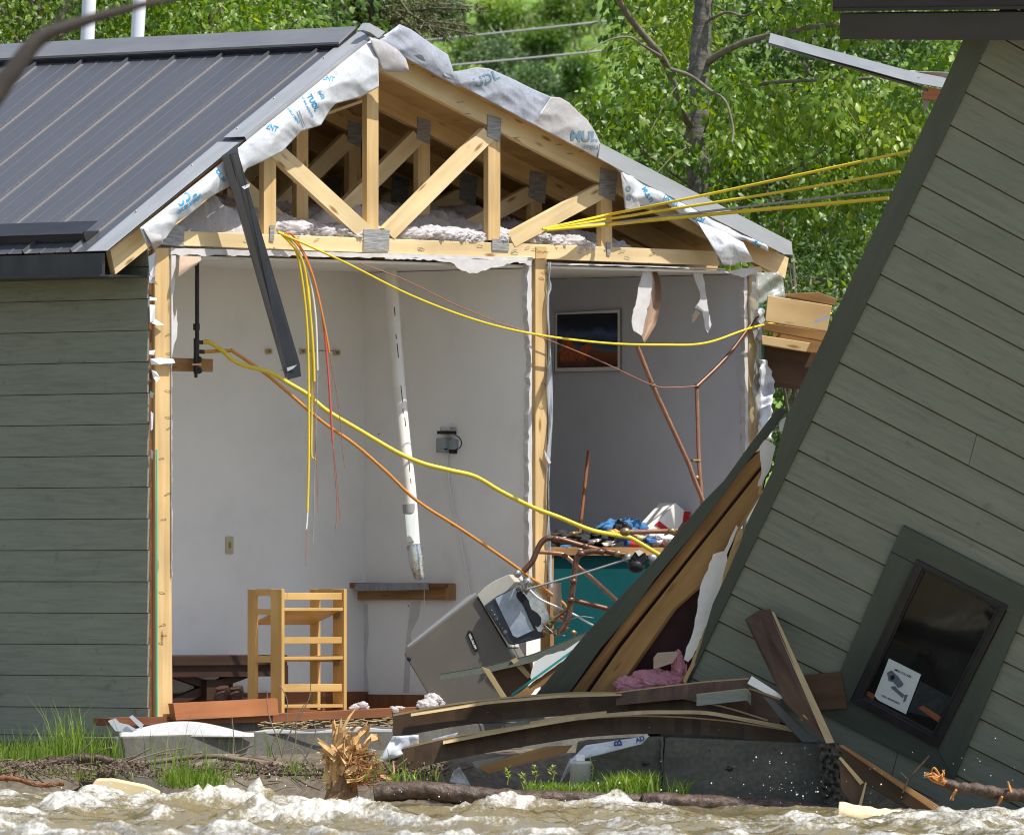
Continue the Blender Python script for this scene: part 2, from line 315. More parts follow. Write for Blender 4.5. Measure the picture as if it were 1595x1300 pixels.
M['copper_old'] = mat('copper_old', (0.21, 0.11, 0.07), (0.12, 0.065, 0.045), (8, 25, 1), rough=0.42, metal=0.6)
M['copper_coat'] = mat('copper_coat', (0.72, 0.33, 0.07), (0.58, 0.25, 0.06), (6, 20, 1), rough=0.4, metal=0.2)
M['brass'] = mat('brass', (0.36, 0.27, 0.13), (0.24, 0.17, 0.08), (20, 20, 1), rough=0.4, metal=0.7)
M['black_iron'] = mat('black_iron', (0.014, 0.013, 0.013), (0.03, 0.028, 0.026), (15, 15, 1), rough=0.45)
M['black_plastic'] = mat('black_plastic', (0.013, 0.014, 0.018), (0.02, 0.022, 0.028), rough=0.5, spec=0.25)
M['pvc'] = mat('pvc', (0.78, 0.76, 0.70), (0.70, 0.67, 0.60), (3, 10, 1), rough=0.35)
M['foil'] = mat('foil', (0.62, 0.62, 0.61), (0.30, 0.28, 0.26), (22, 9, 1), rough=0.22, metal=0.85, bump=0.5, lo=.5, hi=.7)
M['boiler'] = mat('boiler', (0.125, 0.115, 0.095), (0.140, 0.128, 0.105), (4, 4, 1), rough=0.45, fine=0.05, smudge=.25)
M['boiler_cap'] = mat('boiler_cap', (0.50, 0.48, 0.42), (0.44, 0.42, 0.36), (6, 6, 1), rough=0.4)
M['display'] = mat('display', (0.36, 0.43, 0.52), (0.22, 0.28, 0.36), (14, 14, 1), rough=0.15, spec=0.8)
M['chrome'] = mat('chrome', (0.62, 0.64, 0.66), (0.34, 0.35, 0.36), (20, 20, 1), rough=0.25, metal=0.8)
M['teal'] = mat('teal', (0.004, 0.060, 0.064), (0.003, 0.048, 0.052), (4, 4, 1), rough=0.7, spec=0.08)
M['teal_edge'] = mat('teal_edge', (0.03, 0.35, 0.31), rough=0.5)
M['glass_dark'] = mat('glass_dark', (0.008, 0.009, 0.008), (0.014, 0.014, 0.012), (2, 2, 1), rough=0.06, spec=0.5)
M['frame_dark'] = mat('frame_dark', (0.018, 0.016, 0.018), (0.03, 0.027, 0.028), rough=0.4)
M['card'] = mat('card', (0.60, 0.64, 0.62), (0.55, 0.59, 0.57), rough=0.6)
M['card_white'] = mat('card_white', (0.80, 0.79, 0.75), (0.74, 0.72, 0.68), (20, 20, 1), rough=0.6)
M['red_paint'] = mat('red_paint', (0.50, 0.015, 0.02), (0.36, 0.01, 0.02), (30, 30, 1), rough=0.45)
M['denim'] = mat('denim', (0.07, 0.22, 0.45), (0.04, 0.13, 0.30), (25, 25, 25), 'Pos', rough=0.9, bump=0.6)
M['black_cloth'] = mat('black_cloth', (0.012, 0.012, 0.014), (0.03, 0.03, 0.03), (20, 20, 20), 'Pos', rough=0.8, bump=0.6)
M['leather'] = mat('leather', (0.075, 0.032, 0.022), (0.045, 0.02, 0.014), (20, 20, 20), 'Pos', rough=0.5, bump=0.6)
M['bag_plastic'] = mat('bag_plastic', (0.70, 0.58, 0.62), (0.85, 0.80, 0.82), (18, 18, 18), 'Pos', rough=0.3, bump=0.8)
M['ivory'] = mat('ivory', (0.55, 0.48, 0.30), rough=0.4)
M['rust'] = mat('rust', (0.22, 0.075, 0.022), (0.10, 0.04, 0.015), (12, 30, 12), 'Pos', rough=0.8, bump=0.6)
M['splinter'] = wood('splinter', (0.74, 0.52, 0.25), (0.52, 0.27, 0.09), grain=40, knots=False, bump=0.6)
M['splinter_red'] = wood('splinter_red', (0.42, 0.19, 0.075), (0.25, 0.10, 0.045), grain=30, knots=False, bump=0.8)
M['freshwood'] = wood('freshwood', (0.90, 0.74, 0.46), (0.80, 0.60, 0.32), grain=20, knots=False)
M['bark_wet'] = mat('bark_wet', (0.045, 0.028, 0.020), (0.12, 0.075, 0.05), (30, 60, 30), 'Pos', rough=0.45, bump=1.0, fine=0.4, fscale=50)
M['driftwood'] = mat('driftwood', (0.22, 0.17, 0.12), (0.10, 0.065, 0.045), (6, 40, 6), 'Pos', rough=0.8, bump=0.8)
M['twig'] = mat('twig', (0.26, 0.20, 0.15), (0.14, 0.10, 0.075), (6, 40, 6), 'Pos', rough=0.8)
M['bark'] = mat('bark', (0.20, 0.185, 0.165), (0.11, 0.10, 0.09), (9, 9, 22), 'Pos', rough=0.9, bump=1.0, fine=0.3, fscale=40)
M['bark_branch'] = mat('bark_branch', (0.23, 0.20, 0.15), (0.12, 0.10, 0.075), (12, 12, 12), 'Pos', rough=0.85, bump=0.6)
M['white_pole'] = mat('white_pole', (0.75, 0.76, 0.80), (0.70, 0.71, 0.75), rough=0.4)
M['leaf_cotton'] = leafmat('leaf_cotton', (0.036, 0.095, 0.010), (0.135, 0.250, 0.020), (0.320, 0.420, 0.060), 0.48, 0.7)
M['leaf_dark'] = leafmat('leaf_dark', (0.028, 0.072, 0.010), (0.070, 0.150, 0.018), (0.150, 0.240, 0.035), 0.45)
M['leaf_yellow'] = leafmat('leaf_yellow', (0.05, 0.105, 0.010), (0.115, 0.195, 0.018), (0.24, 0.32, 0.05), 0.40)
M['leaf_pale'] = leafmat('leaf_pale', (0.040, 0.085, 0.022), (0.085, 0.150, 0.040), (0.22, 0.28, 0.13), 0.40)
M['needle'] = leafmat('needle', (0.045, 0.058, 0.010), (0.085, 0.095, 0.014), (0.16, 0.15, 0.03), 0.2)
M['grass'] = leafmat('grass', (0.08, 0.17, 0.015), (0.17, 0.29, 0.030), (0.34, 0.42, 0.09), 0.45)
M['drygrass'] = leafmat('drygrass', (0.11, 0.15, 0.04), (0.19, 0.25, 0.08), (0.34, 0.38, 0.17), 0.4)
# ------------------------------------------------------------------ setting: ground, hillside, river
def fade(t): return t * t * t * (t * (t * 6 - 15) + 10)
def vnoise(x, y, seed=0):                                        # value noise on arrays
    xi = np.floor(x).astype(np.int64); yi = np.floor(y).astype(np.int64); xf = fade(x - xi); yf = fade(y - yi)
    def h(a, b):
        n = (a * 374761393 + b * 668265263 + seed * 974711) & 0x7fffffff
        n = ((n ^ (n >> 13)) * 1274126177) & 0x7fffffff
        return ((n ^ (n >> 16)) & 0xffff) / 65535.0
    a = h(xi, yi); b = h(xi + 1, yi); c = h(xi, yi + 1); d = h(xi + 1, yi + 1)
    return (a + (b - a) * xf) * (1 - yf) + (c + (d - c) * xf) * yf
def fbm(x, y, o=4, seed=0):
    s = 0; a = 0.5
    for i in range(o): s = s + a * vnoise(x * 2 ** i, y * 2 ** i, seed + i * 17); a *= 0.5
    return s / (1 - 0.5 ** o)
def grid_mesh(name, xs, ys, Z, mat, attr=None, parent=None):
    nx, ny = len(xs), len(ys); X, Y = np.meshgrid(xs, ys, indexing='ij')
    co = np.stack([X, Y, Z], -1).reshape(-1, 3).astype(np.float32)
    i, j = np.meshgrid(np.arange(nx - 1), np.arange(ny - 1), indexing='ij'); a = (i * ny + j).ravel()
    q = np.stack([a, a + ny, a + ny + 1, a + 1], -1).astype(np.int32)
    me = bpy.data.meshes.new(name); me.vertices.add(len(co)); me.vertices.foreach_set('co', co.ravel())
    me.loops.add(q.size); me.loops.foreach_set('vertex_index', q.ravel()); me.polygons.add(len(q))
    me.polygons.foreach_set('loop_start', np.arange(0, q.size, 4, dtype=np.int32)); me.polygons.foreach_set('use_smooth', np.ones(len(q), bool))
    if attr is not None:
        at_ = me.attributes.new('foam', 'FLOAT', 'POINT'); at_.data.foreach_set('value', attr.ravel().astype(np.float32))
    me.update(calc_edges=True); me.validate(); me.materials.append(mat)
    o = bpy.data.objects.new(name, me); col.objects.link(o); return o
def graded(lo, a, b, hi, step, n=26):                            # fine between a and b, coarse outside
    left = a - np.geomspace(step, a - lo, n)[::-1] if lo < a else np.array([])
    right = b + np.geomspace(step, hi - b, n) if hi > b else np.array([])
    return np.concatenate([left, np.arange(a, b, step), right])
def shore(x): return 57.35 - 0.12 * np.clip(x, -3, 3) + 0.10 * np.sin(x * 2.3) + 0.06 * np.sin(x * 5.1 + 1)

xs = graded(-600, -4, 4.5, 600, 0.08); ys = graded(-40, 54, 64, 90, 0.08)
X, Y = np.meshgrid(xs, ys, indexing='ij')
t = np.clip((Y - shore(X) + 0.55) / 1.5, 0, 1)
Zg = -0.85 + 0.98 * t * t * (3 - 2 * t) + 0.06 * (fbm(X * 3, Y * 3, 4, 3) - 0.5) * (t > 0.02)
Zg += np.clip((Y - 66) / 24, 0, 1) * 1.2
ground = grid_mesh('ground', xs, ys, Zg, M['mud']); tag(ground, 'muddy river bank below the torn open house', 'ground', kind='structure')

mh = mat('hill_grass', (0.120, 0.220, 0.040), (0.200, 0.290, 0.085), (0.9, 0.9, 0.9), 'Pos', rough=1.0, bump=1.0, spec=0.1, detail=8, fine=0.5, fscale=6)
xs = np.linspace(-160, 160, 161); ys = np.concatenate([np.linspace(82, 130, 49), np.linspace(135, 420, 40)])
X, Y = np.meshgrid(xs, ys, indexing='ij')
Zh = 0.6 + np.clip(Y - 84, 0, 400) * 0.30 + 0.35 * (fbm(X * 0.16, Y * 0.16, 4, 9) - 0.5) * np.clip((Y - 84) / 8, 0, 1) * 2
hill = grid_mesh('hillside', xs, ys, Zh, mh); tag(hill, 'steep green hillside behind the houses', 'hillside', kind='structure')
def hill_z(x, y): return 0.6 + max(y - 84, 0) * 0.30
def hill_y(py): return (0.45 + 84 * 0.30) / (0.30 - (900 - py) / F)      # where the sight line meets the slope

# river: muddy, foaming, fine where the photo looks
xs = graded(-500, -3.2, 3.2, 500, 0.022, 22); ys = np.concatenate([np.linspace(-30, 41, 20), np.arange(41.5, 58.6, 0.028)])
X, Y = np.meshgrid(xs, ys, indexing='ij')
wx = X + 0.35 * (fbm(X * 1.3, Y * 0.9, 3, 51) - 0.5); wy = Y + 0.5 * (fbm(X * 1.1 + 7, Y * 1.1, 3, 61) - 0.5)
rd = 1 - np.abs(2 * fbm(wx * 0.75, wy * 0.62, 2, 5) - 1)                # long crests
rd2 = 1 - np.abs(2 * fbm(wx * 2.1, wy * 1.7, 3, 15) - 1)
chop = fbm(wx * 6.0, wy * 3.4, 2, 25)
rd3 = 1 - np.abs(2 * fbm(wx * 7.0, wy * 5.5, 2, 35) - 1)
near = np.clip((shore(X) - Y) / 2.6, 0.10, 1)                           # calmer along the bank
Z = 0.080 * (rd ** 3 - 0.45) + 0.050 * (rd2 ** 2 - 0.5) + 0.034 * (chop - 0.5) + 0.020 * (rd3 ** 2 - 0.5)
foam = np.clip((0.07 * np.clip(X, 0, 3) + 0.60 * rd ** 2 + 0.55 * rd2 ** 2 + 0.62 * fbm(wx * 3.1, wy * 2.4, 4, 75) - 0.93) * 1.7, 0, 1)
froth = fbm(X * 15, Y * 6, 3, 45); foam = np.clip(foam * (0.45 + 1.1 * froth) * (0.35 + 0.65 * near), 0, 1)
Z = Z * near + 0.010 * foam * (froth - 0.45) - 0.098 - 0.013 * np.clip(X, -4, 4) + 0.02 * near * (vnoise(X * 14, Y * 7, 95) - 0.5)
def splash(px, py, Yd, hgt, rx, ry):
    global Z, foam
    p = at(px, py, Yd); g = np.exp(-((X - p.x) / rx) ** 2 - ((Y - Yd) / ry) ** 2)
    Z = Z + hgt * g * (0.45 + 1.1 * vnoise(X * 34, Y * 25, 7)); foam = np.clip(foam + 1.2 * g * froth * 1.6, 0, 1)
for s in ((402, 1240, 56.2, .10, .10, .16), (330, 1246, 55.6, .06, .2, .2), (150, 1245, 56.0, .05, .2, .2), (800, 1252, 55.4, .05, .25, .2), (960, 1250, 55.7, .05, .12, .12), (90, 1270, 53.5, .07, .25, .4), (480, 1270, 52, .08, .4, .5), (1400, 1265, 54.5, .04, .2, .2)): splash(*s)
mw, tr_, b = nmat('river_water'); N = tr_.nodes.new; L = tr_.links.new
fa = N('ShaderNodeAttribute'); fa.attribute_name = 'foam'; geo = N('ShaderNodeNewGeometry')
nz = N('ShaderNodeTexNoise'); nz.inputs['Scale'].default_value = 46; nz.inputs['Detail'].default_value = 7; nz.inputs['Roughness'].default_value = .7; mpw = N('ShaderNodeMapping'); mpw.inputs['Scale'].default_value = (1, .28, 1); L(geo.outputs['Position'], mpw.inputs[0]); L(mpw.outputs[0], nz.inputs['Vector'])
ad = N('ShaderNodeMath'); ad.operation = 'MULTIPLY_ADD'; L(nz.outputs[0], ad.inputs[0]); ad.inputs[1].default_value = 2.2; ad.inputs[2].default_value = -1.34
su = N('ShaderNodeMath'); su.operation = 'ADD'; L(ad.outputs[0], su.inputs[0]); L(fa.outputs['Fac'], su.inputs[1])
mr = N('ShaderNodeMapRange'); mr.inputs[1].default_value = 0.20; mr.inputs[2].default_value = 0.92; L(su.outputs[0], mr.inputs[0])
n5 = N('ShaderNodeTexNoise'); n5.inputs['Scale'].default_value = 3; n5.inputs['Detail'].default_value = 4; L(geo.outputs['Position'], n5.inputs['Vector'])
mb = N('ShaderNodeMix'); mb.data_type = 'RGBA'; mb.inputs[6].default_value = (0.150, 0.120, 0.055, 1); mb.inputs[7].default_value = (0.235, 0.195, 0.105, 1); L(n5.outputs[0], mb.inputs[0])
mx = N('ShaderNodeMix'); mx.data_type = 'RGBA'; mx.inputs[7].default_value = (0.64, 0.63, 0.585, 1); L(mb.outputs[2], mx.inputs[6]); L(mr.outputs[0], mx.inputs[0]); L(mx.outputs[2], b.inputs['Base Color'])
ro = N('ShaderNodeMapRange'); ro.inputs[3].default_value = 0.05; ro.inputs[4].default_value = 0.35; L(mr.outputs[0], ro.inputs[0]); L(ro.outputs[0], b.inputs['Roughness'])
n6 = N('ShaderNodeTexNoise'); n6.inputs['Scale'].default_value = 26; n6.inputs['Detail'].default_value = 3; L(mpw.outputs[0], n6.inputs['Vector'])
bp = N('ShaderNodeBump'); bp.inputs['Strength'].default_value = 0.35; bp.inputs['Distance'].default_value = 0.02; L(n6.outputs[0], bp.inputs['Height']); L(bp.outputs[0], b.inputs['Normal'])
river = grid_mesh('river_water', xs, ys, Z, mw, foam); tag(river, 'fast muddy flood water with white foam', 'river', kind='structure')
# spray thrown up by the rapids
mbs = MB()
for k in range(170):
    c = random.choice(((1225, 1205, 60, 26), (1500, 1205, 60, 22), (1225, 1225, 30, 12), (700, 1240, 200, 10), (400, 1215, 60, 14), (940, 1235, 120, 14), (200, 1235, 150, 8), (1270, 1225, 90, 18)))
    px = random.gauss(c[0], c[2]); py = random.gauss(c[1], c[3]); 
    mbs.ball(at(px, py, 55.9 + random.uniform(-.3, .3)), random.choice((.0016, .002, .002, .003, .0045)), n=5, m=3)
m_drop, _, bb = nmat('spray_drops'); bb.inputs['Base Color'].default_value = (0.85, 0.85, 0.85, 1); bb.inputs['Roughness'].default_value = 0.2
tag(mbs.build('spray', m_drop), 'white droplets of spray flying above the rapids', 'spray', kind='stuff')

# ------------------------------------------------------------------ the torn open house
ZF = GP(250, 1112).z; ZC = GP(250, 402).z
house = thing('damaged_house', H(0, 0, 0.0), 'small metal roofed house with its end wall torn off, showing rooms and roof trusses', 'house')
A = GP(582, 54, -.1); B = GP(169, 391, -.1); dL = B - A; nL = dL.cross(EX).normalized(); nL = nL if nL.z > 0 else -nL
def RL(v, s, h=0.0): return A + dL * s + EX * (v + .1) + nL * h
B2 = GP(1232, 388, -.1); dR = B2 - A; nR = dR.cross(EX).normalized(); nR = nR if nR.z > 0 else -nR
def RR(v, s, h=0.0): return A + dR * s + EX * (v + .1) + nR * h

# left roof slope: standing seams and the fine striations between them are one sheet's profile
prof = [(-.1, 0.0)]
v = 0.55 - 0.366 * 2
while v < 5.6:
    for k in range(3):
        w0 = v + .366 * k / 3
        if w0 < -0.05: continue
        if k == 0: prof += [(w0 - .007, 0), (w0 - .0045, .017), (w0 + .0045, .017), (w0 + .007, 0)]
        else: prof += [(w0 - .010, 0), (w0 - .004, .003), (w0 + .004, .003), (w0 + .010, 0)]
    v += .366
m = MB(); rows = [0.03, .3, .6, .86, 1.0]; vs = [RL(a, s, h + .002 * mnoise.noise(Vector((a * 3, s * 5, 0)))) for a, h in prof for s in rows]; nr = len(rows)
m.add(vs, [(i * nr + j, i * nr + j + 1, (i + 1) * nr + j + 1, (i + 1) * nr + j) for i in range(len(prof) - 1) for j in range(nr - 1)], dL.normalized())
roof = m.build('roof_panel', M['roof_metal'], house)
m = MB()
for (s0, s1, h0, h1) in ((-.004, .062, .050, .040),): m.prism([RL(.02, s0, h0), RL(.02, s1, h1), RL(.02, s1 + .002, h1 - .012), RL(.02, s0, h0 - .012)], EX * 5.6, EX)
m.build('ridge_cap', M['ridge_metal'], house)
m = MB(); m.prism([RL(.02, .0, .036), RL(.02, .068, .026), RL(.02, .068, .0), RL(.02, 0, .0)], EX * 5.6, EX); m.build('ridge_gap_shadow', M['black_plastic'], house)  # black strip standing in for the shadow gap under the raised cap
m = MB(); m.prism([RL(-.1, -.005, .012), RL(-.1, .49, .014), RL(.055, .49, .014), RL(.055, -.005, .012)], nL * .003)
m.prism([RL(-.1, .512, .008), RL(-.1, 1.004, .006), RL(.055, 1.004, .006), RL(.055, .512, .016)], nL * .003)
m.prism([RL(-.105, -.006, .015), RL(-.105, .49, .016), RL(-.105, .49, -.02), RL(-.105, -.006, -.03)], -EX * .002)
m.prism([GP(566, 47, -.13), GP(575, 36, -.13), GP(600, 50, -.13), GP(590, 60, -.13), GP(577, 51, -.13)], EX * .05)
for s in (.12, .31, .45, .62, .83): m.ball(RL(.03, s, .018), .006, n=6, m=4)
m.build('rake_trim', M['trim_metal'], house)
m = MB(); m.prism([RL(.16, .905, .004), RL(.16, .945, .05), RL(.16, .952, .05), RL(.16, .955, .004)], EX * 5.4, EX); m.prism([RL(.16, .90, .052), RL(.16, .958, .052), RL(.16, .958, .056), RL(.16, .90, .056)], EX * 5.4, EX)
m.build('snow_guard', M['dark_metal'], house)
# right roof slope (seen edge on), sheathing of both slopes, far gable
m = MB(); m.prism([RR(-.1, 0, 0), RR(-.1, 1.0, 0), RR(5.4, 1.0, 0), RR(5.4, 0, 0)], nR * .02)
m.build('roof_panel', M['roof_metal'], house)
m = MB(); m.prism([RL(-.07, .0, -.004), RL(-.07, .985, -.004), RL(5.4, .985, -.004), RL(5.4, 0, -.004)], nL * -.015, EX)
m.prism([RR(-.07, .0, -.004), RR(-.07, .985, -.004), RR(5.4, .985, -.004), RR(5.4, 0, -.004)], nR * -.015, EX)
m.build('roof_sheathing', M['plywood'], house)
m = MB(); m.prism([GP(935, 224, -.13), GP(1042, 279, -.13), GP(1233, 378, -.13), GP(1235, 397, -.13), GP(1222, 396, -.13), GP(1010, 289, -.13), GP(932, 246, -.13)], EX * .006)
m.prism([GP(1233, 378, -.125), GP(935, 224, -.125), GP(935, 224, .05), GP(1233, 378, .05)], Vector((0, 0, .004)))
m.build('rake_trim', M['trim_metal'], house)
m = MB(); m.prism([GP(575, 60, 4.0), GP(230, 350, 4.0), GP(230, 410, 4.0), GP(1190, 410, 4.0)], EX * .05); m.build('gable_wall', M['plywood'], house)
# eaves
ue = uv_of(B)[0]; zt = GP(172, 393, -.08).z; zb = GP(178, 429, -.08).z
m = MB(); m.hbox(ue - .012, ue + .008, -.065, 5.4, zb + .006, zt - .004); m.hbox(ue - .03, ue + .012, -.065, 5.4, zb - .004, zb + .006)
m.build('eave_fascia', M['dark_metal'], house)
m = MB(); m.hbox(ue + .012, -.06, .01, 5.4, zb - .004, zb + .008); m.build('soffit', M['fascia_dark'], house)

# left wall with lap siding
lapz = [GP(236, y).z for y in (367, 416, 466, 515, 564, 612.5, 661, 710, 759, 808, 857, 906, 955, 1004, 1053, 1103, 1147, 1200)]
m = MB()
for z1, z0 in zip(lapz, lapz[1:]):
    u1 = -.078; u0 = -.092; e = .012
    m.prism([H(u0 + .003, .005 + random.uniform(0, .006), z0 + .0035), H(u1 - .006, .005, z1), H(u1 + .006, .005, z1), H(u0 + .012, .005, z0 + .0035)], EX * 5.5, EX)
m.build('siding_wall', M['siding_left'], house)
m = MB(); m.hbox(-.070, -.052, .012, 5.5, lapz[-1], lapz[0]); m.hbox(-.05, .09, 1.4, 5.5, lapz[-1], lapz[0]); m.build('wall_sheathing', M['rust'], house)
for (pts) in ([(231, 400), (243, 392), (241, 430), (236, 436), (233, 425)], [(232, 428), (238, 432), (246, 444), (240, 441), (233, 440)], [(233, 462), (244, 464), (244, 468), (233, 468)], [(233, 474), (242, 475), (241, 500), (234, 502)],
              [(234, 496), (242, 497), (256, 506), (246, 507), (236, 503)], [(233, 546), (242, 545), (240, 553), (233, 552)], [(234, 559), (248, 557), (270, 559), (273, 565), (264, 568), (248, 567), (236, 568)], [(236, 576), (244, 579), (249, 588), (244, 595), (239, 588)],
              [(234, 609), (240, 612), (238, 620), (234, 618)], [(235, 640), (239, 644), (238, 668), (235, 670)], [(236, 700), (239, 705), (238, 716), (235, 712)]):
    m = MB(); m.prism([GP(x, y, -.012 - random.uniform(0, .03)) for x, y in pts], EX * .002); m.build('torn_house_wrap', M['wrap'], house)
SHIFT = [0.0]
def gpr(mb, pts, v0, v1, ax=None): mb.prism([GP(x, y, v0 - SHIFT[0]) + EX * SHIFT[0] for x, y in pts], EX * (v1 - v0), ax)
def gbeam(mb, x0, y0, x1, y1, wpx, v0, v1):
    d = math.hypot(x1 - x0, y1 - y0); nx, ny = -(y1 - y0) / d * wpx / 2, (x1 - x0) / d * wpx / 2
    gpr(mb, [(x0 + nx, y0 + ny), (x1 + nx, y1 + ny), (x1 - nx, y1 - ny), (x0 - nx, y0 - ny)], v0, v1, (GP(x1, y1) - GP(x0, y0)).normalized())
ZA = Vector((0, 0, 1))
m = MB(); gpr(m, [(241, 386), (264, 386), (269, 1117), (243, 1117)], 0, .04, ZA); m.build('corner_stud', M['lumber'], house, bevel=.003)
m = MB(); gpr(m, [(243.3, 700), (245.2, 700), (245.8, 1117), (243.8, 1117)], -.003, .0, ZA); m.build('green_sheathing_tape', mat('tape', (.05, .42, .25), rough=.5), house)
m = MB(); gpr(m, [(834, 385), (852, 385), (852, 960), (834, 960)], 0, .04, ZA); m.build('partition_stud', M['lumber'], house, bevel=.003)
m = MB(); gpr(m, [(1166, 415), (1187, 415), (1187, 730), (1166, 730)], .01, .05, ZA); m.build('wall_stud', M['lumber_pale'], house, bevel=.003)

# rooms
up = U(829); ur = U(1163)
def wall_sheet(name, *a):
    m = MB(); m.hbox(*a); return m.build(name, M['drywall_shade' if name == 'right_wall' or a[2] > 1.5 else 'drywall'], house)
wall_sheet('partition_wall', up, U(851), .045, 1.30, ZF - .05, ZC)
wall_sheet('back_wall', -.02, up + .01, 1.29, 1.36, ZF - .05, ZC + .01)
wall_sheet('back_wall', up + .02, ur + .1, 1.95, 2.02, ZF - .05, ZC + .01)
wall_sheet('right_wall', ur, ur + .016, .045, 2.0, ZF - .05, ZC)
wall_sheet('left_wall', .09, .102, .05, 1.3, ZF - .05, ZC)
wall_sheet('ceiling', 0, ur + .1, .03, 2.0, ZC + .004, ZC + .018)
m = MB(); m.hbox(ur + .02, ur + .15, .02, 5, -.1, ZC); m.build('siding_wall', M['siding_left'], house)
m = MB(); m.hbox(-.02, ur + .1, .02, 2.0, ZF - .12, ZF - .03); m.build('floor', mat('floor', (.22, .2, .18), (.12, .10, .09), (6, 6, 1), rough=.9), house)
m = MB(); m.hbox(.11, up - .001, 1.26, 1.288, ZF - .03, ZF + .09); m.hbox(up - .02, up - .002, .06, 1.25, ZF - .03, ZF + .075); m.build('baseboard', M['redwood'], house)
m = MB(); gpr(m, [(172, 1118), (430, 1111), (655, 1101), (860, 1092), (860, 1104), (655, 1114), (430, 1124), (172, 1130)], -.03, .1); m.build('sill_plate', M['redwood'], house)
m = MB(); gpr(m, [(270, 1095), (432, 1087), (434, 1113), (274, 1121)], -.07, -.03); m.build('bottom_plate', wood('plate_red', (.50, .20, .085), (.36, .13, .05), grain=18, knots=False, dirt=.15), house)
m = MB(); gpr(m, [(180, 1148), (612, 1131), (1010, 1118), (1010, 1330), (180, 1330)], -.16, .12); m.hbox(-.16, .05, .0, 5.5, -.5, lapz[-2] - .03); m.build('foundation', M['concrete'], house, bevel=.006)
# stain strip, pipe stain and skim coat patches on the partition are wear on its paint
mp_ = mat('skim_coat', (.62, .61, .59), (.52, .51, .50), (10, 3, 1), rough=.9)
m = MB()
m.prism([UPl(x, y, up - .002) for x, y in ((560, 945), (572, 940), (574, 985), (570, 1030), (575, 1080), (562, 1080), (565, 1010), (558, 985))], GX * .001); m.build('skim_coat_patch', mp_, house); m = MB()
m.prism([UPl(x, y, up - .002) for x, y in ((640, 938), (655, 936), (652, 960), (640, 985), (637, 1078), (628, 1078), (632, 1000))], GX * .001)
m.build('skim_coat_patch', mp_, house)
for (x, y) in ((636, 943), (564, 962), (704, 818), (590, 676)):
    m = MB(); m.ball(UPl(x, y, up - .002), .004, n=6, m=4); m.build('screw_hole', M['black_iron'], house)
# torn gypsum edges along stud, plate and ceiling
def ragged(pts, amp=2.0, step=6):
    out = []
    for (a, b) in zip(pts, pts[1:]):
        n = max(1, int(math.hypot(b[0] - a[0], b[1] - a[1]) / step))
        for i in range(n):
            k = i / n; out.append((a[0] + (b[0] - a[0]) * k + random.uniform(-amp, amp), a[1] + (b[1] - a[1]) * k + random.uniform(-amp, amp)))
    return out + [pts[-1]]
m = MB()
gpr(m, ragged([(266, 386), (830, 401)], .8, 12) + ragged([(830, 406), (540, 400), (266, 397)], 1.6, 7), -.012, .02)
gpr(m, [(600, 401), (828, 406)] + ragged([(828, 413), (800, 408), (785, 414), (765, 417), (745, 424), (730, 425), (715, 418), (703, 409), (680, 405), (640, 404), (600, 403)], 1.5, 5), -.02, -.015)
gpr(m, ragged([(822, 405), (828, 404), (829, 900), (823, 905)], .5, 14) + ragged([(824, 880), (823, 700), (826, 560), (821, 470), (822, 405)], 1.4, 9), -.006, .03)
gpr(m, [(267, 398), (274, 398)] + ragged([(273, 420), (271, 455), (269, 462), (271, 500), (276, 480), (276, 520), (270, 545), (268, 560), (268, 900)], .9, 8), -.01, .0)
gpr(m, [(852, 409), (1130, 418)] + ragged([(1130, 421), (1000, 415), (852, 412)], 1, 9), -.01, .03)
gpr(m, [(1155, 418), (1180, 418), (1182, 428)] + ragged([(1170, 428), (1160, 432), (1145, 428), (1128, 424)], 1.4, 5), -.03, -.02)
gpr(m, ragged([(1160, 430), (1164, 432), (1166, 700), (1160, 705)], .6, 12) + ragged([(1161, 690), (1160, 560), (1159, 430)], 1.0, 8), -.004, .03)
gpr(m, ragged([(848, 700), (854, 712), (859, 720), (855, 722), (850, 712)], .4, 6), -.03, -.02)
m.build('torn_drywall_edge', M['drywall_lit'], house)
def curl(name, fn, nu, nv, mt, parent=None, th=.003):
    m = MB(); m.sheet(fn, nu, nv); return m.build(name, mt, parent, solid=th)
# plastic sheet hanging down the partition stud
def fpl(s, t):
    y = 408 + t * 520; x0 = 853 + 1.5 * math.sin(y * .05); x1 = 858 + 3 * math.sin(y * .021 + 1) + (3 if 440 < y < 460 else 0)
    return GP(x0 + (x1 - x0) * s, y, -.02 + .012 * math.sin(y * .06 + s * 4))
m_vap, tv, bv = nmat('vapour_sheet'); bv.inputs['Base Color'].default_value = (.55, .58, .62, 1); bv.inputs['Roughness'].default_value = .3; bv.inputs['Alpha'].default_value = .55
m_vap2, tv, bv = nmat('clear_sheet'); bv.inputs['Base Color'].default_value = (.5, .52, .5, 1); bv.inputs['Roughness'].default_value = .25; bv.inputs['Alpha'].default_value = .38
curl('vapour_barrier', fpl, 3, 60, m_vap, house)
def fpv(s, t):
    x = 1178 + 40 * s + 6 * t * s; y = 424 + 46 * t + 3 * math.sin(s * 9) * t - 7 * s * t
    return GP(x, y, -.07 - .05 * s + .015 * math.sin(t * 8 + s * 5))
curl('vapour_barrier', fpv, 10, 10, m_vap2, house)
m = MB()
gpr(m, ragged([(1170, 432), (1176, 430), (1183, 470), (1186, 520), (1186, 690), (1176, 700)], .6, 10) + ragged([(1178, 640), (1172, 600), (1180, 540), (1170, 500), (1170, 432)], 2, 9), -.03, -.025)
m.build('vapour_barrier', m_vap2, house)
